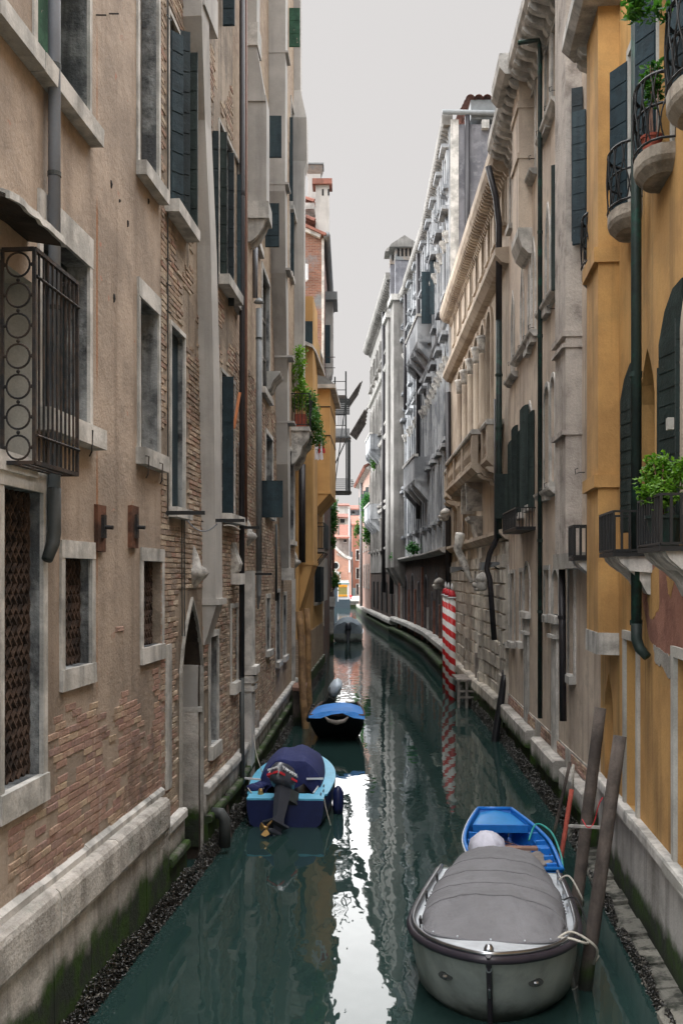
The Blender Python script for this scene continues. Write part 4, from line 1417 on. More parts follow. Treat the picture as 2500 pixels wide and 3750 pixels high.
def round_balcony(W, parent, uc, h, w_, pr):
    ell = lambda r, k, n: (uc - w_ / 2 * r * math.cos(math.pi * k / n), pr * r * math.sin(math.pi * k / n) ** .7)
    n = 10
    m = MB()
    m.loft([[W.P(ell(r_, k, n)[0], max(-.02, ell(r_, k, n)[1] if 0 < k < n else -.02), h + z) for k in range(n + 1)] for r_, z in ((.70, -.26), (.94, -.17), (1.0, -.12), (1.0, 0))], True, True)
    sl = m.build('balcony_slab', G['balcony_stone'], parent)
    rl = MB()
    for z, r_ in ((.05, 1.0), (.42, .97), (.75, .97)):
        rl.tube([W.P(ell(r_, k, n)[0], ell(r_, k, n)[1] + .0, h + z) for k in range(n + 1)], .014 if z < .7 else .02, 6)
    ra = rl.build('balcony_rail', G['blackiron'], sl)
    m_ = 14
    for k in range(m_ + 1):
        pts = []
        for j in range(9):
            t = j / 8
            kk = k + .45 * math.sin(t * 2 * math.pi) * (1 if k % 2 else -1)
            kk = min(max(kk, 0), m_)
            e = ell(.98 + .05 * math.sin(math.pi * t), kk, m_)
            pts.append(W.P(e[0], e[1], h + .05 + .70 * t))
        MB().tube(pts, .009, 5).build('scroll_bar', G['blackiron'], sl)
    return sl

def house_yellow():
    W = R1
    B = thing('yellow_house', 'ochre yellow house at the right edge with iron balconies and peeling red undercoat', 'house', W.P(6, 0, 0))
    Y = W.Y
    d1 = Op(Y(12.3), Y(13.05), 1.30, W.h(2345, Y(12.7)), depth=.2)
    d2 = Op(Y(9.55), Y(10.35), 1.30, W.h(2410, Y(10.2)), depth=.2)
    ad = Op(Y(14.05), Y(14.75), 1.30, W.h(2465, Y(14.4)), depth=.18, arch='pointed', rise=.5)
    sm = Op(Y(14.9), Y(15.05), 2.2, 3.0, depth=.15)
    a1 = Op(Y(9.0), Y(9.9), 4.75, 7.35, depth=.2, arch='pointed', rise=.75)
    a2 = Op(Y(11.4), Y(12.2), 4.75, 7.0, depth=.2, arch='pointed', rise=.6)
    a3 = Op(Y(10.55), Y(10.95), 5.2, 6.6, depth=.2)
    u1 = [Op(Y(y) - .32, Y(y) + .32, 8.85, 11.0, depth=.2) for y in (9.3, 10.85, 12.5, 14.75)]
    ops = [d1, d2, ad, a1, a2, a3] + u1
    facade(W, B, 0, W.L, 1.22, 13, ops, G['yellow'], thick=5)
    facade(W, B, 0, W.L, -1, 1.25, [], G['plinth_grey'], name='base_wall', thick=5, base_d=.03)
    for o in (d1, d2):
        window(W, B, o, 'glass', frame=.11, proud=.04, sill=.12, sillout=.12, fmat='reveal_pale')
    window(W, B, ad, 'pot', name='blocked_arch')
    window(W, B, a1, 'green', frame=.14, proud=.06, fmat='r3')
    window(W, B, a2, 'green')
    window(W, B, a3, 'green')
    for o in u1:
        window(W, B, o, 'teal', frame=.10, proud=.03, fmat='reveal_pale')
    stones(W, B, 0, W.L, [(0, 1.33), (.11, 1.33), (.12, 1.30), (.12, 1.20), (.05, 1.18), (0, 1.18)], 2.2, 'istria', 'stone_course', seed=61)
    # chimney breast on its corbel
    ua, ub = Y(13.6), Y(14.6)
    hb = W.h(2385, ua)
    br = MB().wbox(W, ua, ub, hb + .25, 12.15, -.05, .28).build('chimney_breast', G['yellow'], B)
    MB().wbox(W, ua - .02, ub + .02, hb - .05, hb + .25, -.05, .30, .006).build('breast_corbel', G['istria'], br)
    for (ya, yb) in ((960, 905), (1785, 1738)):
        MB().wbox(W, ua - .04, ub + .04, W.h(ya, ua), W.h(yb, ua), -.05, .34).build('breast_band', G['yellow'], br)
    cn = MB().wpro(W, [(-.05, 12.1), (.5, 12.1), (.6, 12.2), (.6, 12.35), (-.05, 12.35)], ua - .2, ub + .35).build('cornice', G['istria'], B)
    scroll(W, cn, ub + .1, 12.1, .4)
    c2 = MB().wpro(W, [(-.05, 12.1), (.40, 12.1), (.5, 12.2), (.5, 12.36), (-.05, 12.36)], ub + .36, W.L).build('cornice', G['istria'], B)
    scroll(W, c2, ub + .5, 12.1, .35)
    # upper balconies
    for y in (9.3, 10.85, 12.5, 14.75):
        round_balcony(W, B, Y(y), 8.85, .9, .33)
    # lower balconies
    for (ya, yb, nb) in ((9.05, 10.05, 9), (11.45, 12.4, 9), (14.72, 15.25, 6)):
        h0 = 4.58
        sl = MB().wbox(W, Y(ya), Y(yb), h0 - .05, h0, -.02, .46).build('balcony_slab', G['blackiron'], B)
        rail_box(W, sl, Y(ya), Y(yb), h0 + .02, h0 + .47, .45, nb, 4, r=.012)
        for q in (ya + .12, yb - .3):
            MB().wpro(W, [(0, h0 - .50), (.05, h0 - .48), (.12, h0 - .34), (.22, h0 - .24), (.34, h0 - .16), (.40, h0 - .10), (.42, h0 - .05), (0, h0 - .05)], Y(q), Y(q) + .2).build('balcony_bracket', G['istria'], sl)
        MB().wpro(W, [(0, h0 - .24), (.25, h0 - .22), (.36, h0 - .12), (.40, h0 - .05), (0, h0 - .05)], Y(ya) + .05, Y(yb) - .05).build('balcony_moulding', G['istria'], sl)
    # shutters folded back
    shutter(W, B, Y(10.0), 4.85, 7.3, .50, 14, 'green', 11, arch=.55, label='tall arched green shutter folded back beside the large plant')
    shutter(W, B, Y(10.0), 4.85, 6.9, .20, 88, 'green', 9, d0=-.1)
    shutter(W, B, Y(12.28), 4.85, 7.0, .45, 14, 'green', 10, arch=.45)
    shutter(W, B, Y(12.26), 4.85, 6.6, .16, 88, 'green', 9, d0=-.1)
    shutter(W, B, Y(11.0), 5.2, 6.6, .16, 88, 'green', 5, d0=-.1)
    for y in (9.65, 11.2, 12.85, 15.0):
        shutter(W, B, Y(y), 8.9, 10.95, .34, 30, 'teal', 8)
    # downpipe
    u = W.u(2327, .16)
    hs_ = W.h(2290, u)
    pipe(B, [W.P(u, .16, 13), W.P(u - .02, .16, hs_)], .062, 'greenpipe', n=12, bands=[W.P(u, .16, W.h(q, u)) for q in (1370, 2280)])
    MB().tube([W.P(u - .02, .16, hs_ + .02), W.P(u - .03, .16, hs_ - .16), W.P(u - .06, .13, hs_ - .27), W.P(u - .13, .06, hs_ - .36)], [.066, .066, .062, .05], 12).build('pipe_shoe', G['greenpipe'], B, smooth=True)
    # peeling plaster: red undercoat, then grey
    def patch(pts, d, mat, name):
        q = []
        n = len(pts)
        for i in range(n):
            (xa, ya), (xb, yb) = pts[i], pts[(i + 1) % n]
            for k in range(5):
                t = k / 5
                jx = 5 * noise.noise(Vector((i * 3.1 + k * .7, 1, 0)))
                jy = 16 * noise.noise(Vector((i * 2.3 + k * .9, 7, 0)))
                u, h = W.uh(xa + (xb - xa) * t + jx, ya + (yb - ya) * t + jy)
                q.append(W.P(u, d, h))
        MB().prism(q, W.n * -.02).build(name, G[mat], B)
    patch([(2352, 2010), (2560, 2000), (2560, 2420), (2500, 2410), (2462, 2385), (2440, 2400), (2405, 2390), (2375, 2330), (2352, 2200)], .004, 'redplaster', 'undercoat_patch')
    patch([(2392, 2360), (2420, 2380), (2450, 2400), (2470, 2420), (2450, 2490), (2425, 2440), (2400, 2430)], .008, 'greyplaster', 'undercoat_patch')
    patch([(2375, 2100), (2390, 2090), (2412, 2060), (2414, 2230), (2402, 2240), (2396, 2265), (2380, 2265), (2370, 2180)], .008, 'yellow', 'paint_remnant')
    patch([(2440, 2110), (2468, 2130), (2456, 2185), (2448, 2170)], .008, 'yellow', 'paint_remnant')
    # key safe on the shutter
    return B
house_yellow()
def quay_foot():
    W = R1
    B = thing('stone_footing', 'mossy footing of rough stones at the waterline under the yellow house', 'footing', W.P(4, .3, 0))
    stones(W, B, 1.0, W.Y(16.5), [(.0, .13), (.25, .10), (.31, .04), (.34, -.9), (.0, -.9)], .55, 'footing', 'footing_stone', seed=71, jit=.045, gap=.03)
quay_foot()
mussels(R1, 1.5, R1.Y(16.5), .27, 6500, .20, 'dark mussels along the stone footing below the yellow house', seed=8, size=.04)

# ---- beige house with Gothic windows
def house_beige():
    W = R2
    B = thing('beige_house', 'beige rendered house with Gothic arched windows and scroll bracket eaves', 'house', W.P(6, 0, 0))
    Y = W.Y
    ops, wins = [], []
    def add(x0, x1, y0, y1, pane='glass', frame=.09, sill=.14, **k):
        o = opx(W, x0, x1, y0, y1, **k)
        ops.append(o)
        wins.append((o, pane, frame, sill))
        return o
    for (x0, x1, y0, y1) in ((1998, 2014, 175, 470), (2023, 2036, 100, 380), (1946, 1960, 340, 640), (1906, 1917, 490, 760), (1868, 1876, 600, 830)):
        add(x0, x1, y0, y1, frame=.10)
    for (x0, x1, y0, y1) in ((2000, 2014, 755, 1135), (2020, 2036, 690, 1065), (1948, 1960, 880, 1240), (1936, 1943, 960, 1280), (1908, 1917, 985, 1290), (1874, 1882, 1075, 1380)):
        add(x0, x1, y0, y1, 'tealdark', frame=.09, arch='pointed', rise=.75)
    for (x0, x1, y0, y1) in ((1994, 2012, 1415, 1810), (2017, 2033, 1380, 1770)):
        add(x0, x1, y0, y1, 'reveal', frame=.09, arch='round', depth=.3)
    for (x0, x1, y0, y1) in ((1930, 1952, 1480, 1850), (1898, 1916, 1560, 1880), (1872, 1886, 1610, 1900)):
        add(x0, x1, y0, y1, 'green', frame=.09, arch='pointed', rise=.6)
    for (x0, x1, y0, y1, ar) in ((1851, 1863, 2070, 2350, 'round'), (1872, 1884, 2100, 2350, None), (1905, 1914, 2095, 2350, None), (1919, 1940, 2070, 2240, 'round'), (1995, 2011, 2088, 2252, None), (2024, 2047, 2085, 2255, 'round'), (2083, 2104, 2085, 2470, None)):
        add(x0, x1, y0, y1, 'dark' if ar is None else 'reveal', frame=.10, arch=ar, depth=.25, sill=.14)
    facade(W, B, 0, W.L, 1.05, 15.3, ops, G['r2'], thick=6)
    for o, pane, fr, sl in wins:
        window(W, B, o, pane, frame=fr, proud=.03, sill=sl, sillout=.12, fmat='istria')
    # column shafts under the ground floor arches
    for x in (1930, 2035):
        u = W.u(x)
        h = W.h(2250, u)
        c = MB().wbox(W, u - .28, u + .28, .7, h, -.2, .05).build('gate_pier', G['istria'], B)
        for q in (h, h - .38):
            MB().wbox(W, u - .34, u + .34, q - .07, q, -.2, .12).build('pier_moulding', G['istria'], c)
    # chimney breast
    ua, ub = Y(16.5), Y(17.5)
    b1 = MB().wbox(W, ua, ub, W.h(2030, ua), 15.3, -.05, .27).build('chimney_breast', G['r2grey'], B)
    MB().wbox(W, ua - .8, ub + .1, W.h(2082, ua), W.h(2026, ua), -.05, .29).build('breast_corbel', G['greyplaster'], b1)
    for (ya, yb) in ((1232, 1212), (1272, 1258), (1592, 1574)):
        MB().wbox(W, ua - .03, ub + .03, W.h(ya, ua), W.h(yb, ua), -.05, .33).build('breast_band', G['r2grey'], b1)
    # second hanging flue further along
    ua, ub = W.u(1905), W.u(1895)
    u0 = W.u(1947)
    f = MB().wbox(W, u0, u0 + 1.1, W.h(860, u0), 15.3, -.05, .29).build('hanging_flue', G['r2'], B)
    hq = W.h(860, u0)
    MB().wpro(W, [(-.05, hq - .42), (.08, hq - .40), (.22, hq - .26), (.31, hq), (.31, hq + .16), (-.05, hq + .16)], u0 - .02, u0 + 1.12).build('flue_corbel', G['istria'], f)
    for (ya, yb) in ((580, 560), (395, 372)):
        MB().wbox(W, u0 - .03, u0 + 1.13, W.h(ya, u0), W.h(yb, u0), -.05, .33).build('flue_band', G['r2'], f)
    # eaves
    cornice(W, B, Y(15.2), W.L, 15.3, .55, .38, 26, 'istria', s=.5, w_=.16)
    MB().wpro(W, [(-.05, 15.3), (.62, 15.3), (.74, 15.45), (.74, 15.75), (-.05, 15.75)], u0 - .2, u0 + 1.4).build('flue_cornice', G['istria'], f)
    MB().wbox(W, Y(18), Y(23.5), 15.7, 18.4, -4, -1.2).build('roof_dormer', G['r4side'], B)
    # sills as string courses
    for (xa, xb, y) in ((1985, 2048, 440), (1930, 1965, 660), (1985, 2048, 1105), (1890, 1966, 1270), (1980, 2042, 1798), (1866, 1895, 1380)):
        ua, ub = W.u(xb), W.u(xa)
        um = (ua + ub) / 2
        h = W.h(y, um)
        MB().wpro(W, [(0, h - .14), (.08, h - .13), (.16, h - .05), (.17, h), (0, h)], ua, ub).build('sill_course', G['istria'], B)
    # shutters
    u = W.u(1965)
    for (x, wd, ang, ya, yb) in ((1958, .15, 50, 1500, 1860), (1938, .20, 84, 1480, 1860), (1914, .14, 50, 1570, 1890), (1899, .17, 84, 1555, 1890), (1880, .14, 60, 1610, 1910)):
        u = W.u(x)
        shutter(W, B, u, W.h(yb, u), W.h(ya, u), wd, ang, 'green', 9, arch=.14)
    u = W.u(1862)
    shutter(W, B, u, W.h(1900, u), W.h(1735, u), .34, 85, 'green', 1, label='plain dark green shutter leaf standing open')
    u = W.u(2052)
    shutter(W, B, u, W.h(1060, u), W.h(600, u), .16, 60, 'green', 10)
    u = W.u(2148)
    shutter(W, B, u, W.h(890, u), W.h(400, u), .22, 60, 'teal', 8)
    shutter(W, B, u + .25, W.h(860, u), W.h(290, u), .18, 70, 'tealdark', 8)
    # iron basket balcony
    u0, u1 = W.u(1960), W.u(1905)
    h0 = W.h(1930, u0)
    sl = MB().wbox(W, u0, u1, h0 - .06, h0, -.02, .42).build('balcony_slab', G['blackiron'], B)
    rail_box(W, sl, u0, u1, h0, h0 + .42, .42, 14, 5, r=.009)
    # downpipes
    u = W.u(1976, .14)
    pipe(B, [W.P(u + .15, .55, W.h(140, u)), W.P(u, .16, W.h(140, u) - .03), W.P(u, .14, W.h(200, u)), W.P(u, .14, W.h(2630, u))], .048, 'greenpipe', bands=[W.P(u, .14, W.h(q, u)) for q in (850, 1230, 1980, 2240)])
    u = W.u(2052, .1)
    pipe(B, [W.P(u, .1, 15.3), W.P(u, .1, W.h(1400, u))], .028, 'greenpipe')
    u = W.u(2056, .16)
    pipe(B, [W.P(u, .16, W.h(2085, u)), W.P(u, .14, W.h(2640, u))], .062, 'blackpipe', bands=[W.P(u, .16, W.h(2260, u))])
    # hooks on the wall
    rr = random.Random(4)
    for (px, py) in ((2040, 330), (2020, 400), (1990, 490), (1962, 580), (1945, 640), (2034, 1130), (2018, 1105), (1990, 1150), (1960, 1200), (1940, 1240), (1920, 1275), (1900, 1310), (1882, 1335), (2110, 1745), (2140, 1730), (2005, 1800), (2022, 1780)):
        u, h = W.uh(px, py)
        MB().tube([W.P(u, 0, h), W.P(u, .10, h), W.P(u, .15, h - .03), W.P(u, .16, h + .05), W.P(u, .11, h + .07)], .008, 4).build('iron_hook', G['blackiron'], B)
    # stone base with brick band
    facade(W, B, 0, W.L, -1, 1.25, [], G['plinth'], name='base_wall', thick=5, base_d=.02)
    for k, (ua, ub) in enumerate(((Y(15.3), Y(17.3)), (Y(17.9), Y(20.6)), (Y(21.4), Y(25.8)))):
        masonry(W, B, ua, ub, 1.0, 1.28, lambda u, h: True, G['brick_l1'], base_d=.02, D=.02, limit=60, seed=80 + k, rest='brick_band')
        stones(W, B, ua, ub, [(0, .98), (.20, .98), (.24, .94), (.24, .62), (.12, .58), (.14, -1), (0, -1)], 1.6, 'plinth', 'base_stone', seed=84 + k)
    return B
house_beige()
mussels(R2, 0, R2.L, .18, 4200, .5, 'dark mussels along the stone base of the beige house', seed=10, size=.045)

# ---- palazzo with rusticated base
def palazzo():
    W = R3
    B = thing('palazzo', 'cream stone palazzo with rusticated base, balustrade and dense bracket cornice', 'palace', W.P(8, 0, 0))
    Y = W.Y
    ops = []
    ar = [Op(Y(y) - .5, Y(y) + .5, 8.75, 12.15, depth=.35, arch='round') for y in (29.6, 31.1, 32.8, 34.6, 36.4, 38.2)]
    sl = [Op(Y(y) - .3, Y(y) + .3, 13.7, 14.95, depth=.25) for y in (26.8, 28.3, 29.7, 31.2, 32.8, 34.5, 36.3, 38.2, 40.2)]
    lo = [Op(Y(y) - .35, Y(y) + .35, 5.6, 7.0, depth=.25) for y in (27.4, 33.6, 35.0, 36.6, 38.4, 40.2)]
    gr = [Op(Y(y) - .5, Y(y) + .5, 1.3, 4.6, depth=.3) for y in (30.2, 34.5)]
    facade(W, B, 0, W.L, 5.3, 15.05, ar + sl + lo, G['r3'], thick=7)
    for o in ar:
        window(W, B, o, 'glass', frame=.16, proud=.07, fmat='r3')
    for o in sl:
        window(W, B, o, 'glass', frame=.09, proud=.03, sill=.1, fmat='r3')
    for o in lo:
        window(W, B, o, 'glass', frame=.12, proud=.05, sill=.12, fmat='r3')
    for o in ar[:-1]:
        u = o.b + .30
        c = W.P(u, .12, 0)
        col = MB().lathe([(.16, 8.75), (.16, 8.95), (.12, 9.0), (.115, 11.05), (.11, 11.1)], c, 12).build('column', G['r3'], B, smooth=True)
        MB().lathe([(.11, 11.1), (.15, 11.25), (.14, 11.35), (.2, 11.55), (.2, 11.62)], c, 10).build('capital', G['carved'], col, smooth=True)
    cornice(W, B, 0, W.L, 15.1, .48, .42, 62, 'r3', s=.40, w_=.10, end=.1)
    MB().wpro(W, [(0, 12.45), (.2, 12.5), (.36, 12.68), (.36, 12.86), (0, 12.9)], -.05, W.L).build('string_course', G['r3'], B)
    MB().wpro(W, [(0, 5.25), (.1, 5.28), (.24, 5.42), (.24, 5.52), (0, 5.56)], -.05, W.L).build('string_course', G['r3'], B)
    # rusticated blocks
    facade(W, B, 0, W.L, -1, 5.3, [], G['rustic'], name='base_wall', thick=5, base_d=-.03)
    masonry(W, B, 0, W.L, -.3, 5.26, lambda u, h: True, G['rustic'], L=.95, H=.365, mj=.035, D=.07, base_d=-.03, limit=300, name='rustic_block', rest='far_rustic_blocks', lj=.2, seed=91)
    for (ua, ub, d) in ((0.0, .95, .12), (5.0, 5.6, .12), (9.0, 9.6, .12)):
        masonry(W, B, ua, ub, -.3, 5.2, lambda u, h: True, G['rustic'], L=.6, H=.365, mj=.035, D=.07, base_d=.08, limit=300, name='pilaster_block', lj=.05, seed=92)
        MB().wbox(W, ua, ub, -.5, 5.2, -.03, .082).build('pilaster_core', G['rustic'], B)
    stones(W, B, 1.0, W.L, [(0, 1.0), (.2, 1.0), (.24, .95), (.24, .70), (.15, .66), (.18, -1), (0, -1)], 1.5, 'rustic', 'base_stone', seed=93)
    # balustrade balconies
    me = bpy.data.meshes.new('baluster')
    tmp = MB().lathe([(.05, 0), (.05, .06), (.03, .10), (.075, .28), (.03, .52), (.03, .62), (.05, .66), (.05, .72)], (0, 0, 0), 8)
    me.from_pydata(tmp.v, [], tmp.f)
    me.materials.append(G['r3'])
    for (ya, yb, d) in ((26.9, 28.3, .42), (28.8, 37.2, .62), (39.0, 40.3, .42)):
        h = 7.55
        ua, ub = Y(ya), Y(yb)
        base = MB().wpro(W, [(-.02, h - .28), (d - .12, h - .26), (d + .04, h - .1), (d + .04, h), (-.02, h)], ua, ub).build('balcony_slab', G['r3'], B)
        MB().wpro(W, [(-.02, h + .86), (d + .05, h + .86), (d + .07, h + .93), (d + .03, h + 1.0), (-.02, h + 1.0)], ua - .03, ub + .03).build('balcony_rail', G['istria'], base)
        npier = max(1, int((ub - ua) / 2.2))
        for k in range(npier + 1):
            u = ua + (ub - ua - .3) * k / npier
            MB().wbox(W, u, u + .3, h + .003, h + .858, d - .16, d + .02).build('balcony_pier', G['r3'], base)
            scroll(W, base, u + .15, h - .28, .46, .26, 'r3', 'balcony_bracket')
        nb = int((ub - ua) / .2)
        for k in range(nb):
            b = bpy.data.objects.new('baluster', me)
            b.location = W.P(ua + .35 + (ub - ua - .5) * k / nb, d - .07, h + .06)
            b.scale = (1, 1, 1.1)
            COL.objects.link(b)
            attach(b, base)
    # carved console with arched niche: lion head, arm-like scroll
    u = W.u(1765)
    h = W.h(1890, u)
    cs = MB().wpro(W, [(0, h - .85), (.10, h - .8), (.22, h - .45), (.26, h - .22), (.42, h - .12), (.44, h), (0, h)], u - .1, u + 1.0).build('carved_console', G['carved'], B)
    ah = MB()
    rings = []
    for k in range(13):
        a = math.pi * k / 12
        uu, hh = u + .9 + .75 * math.cos(a), h + .02 + 1.05 * math.sin(a) + .15
        uo, ho = u + .9 + .87 * math.cos(a), h + .02 + 1.2 * math.sin(a) + .15
        rings.append([W.P(uu, .0, hh), W.P(uu, .5, hh), W.P(uo, .5, ho), W.P(uo, .0, ho)])
    ah.loft(rings, True, True)
    ah.build('niche_hood', G['carved'], cs, smooth=False)
    def head(c, s, name, parent):
        c = Vector(c)
        m = MB()
        m.ell(c, s * .8, s * .85, s, 14, 9, jit=.25, seed=s * 10)
        m.ell(c + W.n * s * .75 + Vector((0, 0, -.25 * s)), s * .45, s * .42, s * .38, 10, 7, jit=.2, seed=3)
        m.ell(c + W.n * s * .6 + Vector((0, 0, -.75 * s)), s * .35, s * .35, s * .22, 10, 6, jit=.2, seed=5)
        m.ell(c + W.n * s * .62 + W.t * s * .35 + Vector((0, 0, .2 * s)), s * .2, s * .2, s * .16, 8, 5)
        m.ell(c + W.n * s * .62 - W.t * s * .35 + Vector((0, 0, .2 * s)), s * .2, s * .2, s * .16, 8, 5)
        m.ell(c + W.n * -.1 * s + Vector((0, 0, .45 * s)), s * .95, s * 1.0, s * .75, 14, 8, jit=.5, seed=8)
        return m.build(name, G['carved'], parent, smooth=True)
    head(W.P(W.u(1688), .62, W.h(1880, W.u(1700))), .22, 'carved_head', cs)
    MB().tube([W.P(u + 1.4, .55, h - .5), W.P(u + 1.6, .62, h - 1.0), W.P(u + 1.5, .45, h - 1.4), W.P(u + 1.0, .22, h - 2.1)], [.16, .14, .13, .06], 10).build('carved_scroll', G['carved'], cs, smooth=True)
    head(W.P(W.u(1795), .26, W.h(2135, W.u(1795))), .25, 'lion_mask', B)
    head(W.P(W.u(1622) - 1.0, .3, W.h(2140, W.u(1622))), .25, 'lion_mask', B)
    # floodlights
    for (px, py) in ((1788, 2062), (1672, 2078)):
        u, hh = W.uh(px, py, .4)
        fl = MB().loft([[W.P(u + a, d, hh + z) for a, z in ((-.22, -.03), (.22, -.03), (.22, .03), (-.22, .03))] for d in (.1,)] +
                       [[W.P(u + a, .62, hh + z - .1) for a, z in ((-.3, -.10), (.3, -.10), (.3, .12), (-.3, .12))]], True, True).build('floodlight', G['lead'], B)
        MB().bar(W.P(u, .0, hh - .25), W.P(u, .35, hh - .03), .03).build('lamp_arm', G['castiron'], fl)
    # downpipes at the joint with the beige house
    u = .25
    pipe(B, [W.P(u, .5, 15.1), W.P(u, .3, 14.3), W.P(u, .22, 13.6), W.P(u, .22, 11.0)], .085, 'blackpipe')
    pipe(B, [W.P(u, .22, 11.05), W.P(u, .22, 7.2), W.P(u, .22, 5.3)], .085, 'greenpipe', bands=[W.P(u, .22, q) for q in (9.6, 8.2, 7.0, 6.0)])
    pipe(B, [W.P(u + .2, .25, 9.0), W.P(u + .2, .25, 5.3), W.P(u + .35, .42, 4.9), W.P(u + .35, .50, 4.5), W.P(u + .3, .42, 4.2), W.P(u + .3, .30, 2.6)], .075, 'blackpipe', bands=None)
    pipe(B, [W.P(15.7, .15, 12), W.P(15.7, .15, 1.5)], .12, 'blackpipe')
    return B
palazzo()
mussels(R3, 0, R3.L, .22, 2600, .5, 'dark mussels along the rusticated palace base', seed=12, size=.05)

# ---- grey palace along the bend
RP = [(4.62, 42.0), (4.75, 54.0), (4.40, 65.0), (3.90, 73.0), (2.80, 97.0), (2.10, 118.0)]
R4 = [Wall(*RP[i], *RP[i + 1], False) for i in range(5)]
def gothic_row(W, B, us, h0, h1, wd, arch='pointed', pane='glass', frame=.16, depth=.3, fmat='istria'):
    return [Op(u - wd / 2, u + wd / 2, h0, h1, depth=depth, arch=arch, rise=wd * .8 if arch else None) for u in us]

def stone_balcony(W, parent, ua, ub, h, d=.85):
    sl = MB().wpro(W, [(-.02, h - .95), (.12, h - .9), (.35, h - .6), (d - .1, h - .3), (d, h - .12), (d, h), (-.02, h)], ua, ub).build('balcony_slab', G['r4'], parent)
    for k in range(4):
        u = ua + (ub - ua - .35) * k / 3
        MB().wpro(W, [(0, h - 1.3), (.15, h - 1.25), (.4, h - .95), (d - .05, h - .5), (d, h - .2), (0, h - .2)], u, u + .35).build('balcony_bracket', G['r4'], sl)
    MB().wpro(W, [(d - .14, h + .003), (d, h + .003), (d, h + 1.1), (d - .14, h + 1.1)], ua, ub).build('balcony_parapet', G['r4'], sl)
    MB().wpro(W, [(d - .2, h + 1.1), (d + .06, h + 1.1), (d + .06, h + 1.25), (d - .2, h + 1.25)], ua - .05, ub + .05).build('balcony_coping', G['istria'], sl)
    for u in (ua, ub - .14):
        MB().wbox(W, u, u + .14, h + .003, h + 1.1, 0, d - .145).build('balcony_end', G['r4'], sl)
    return sl

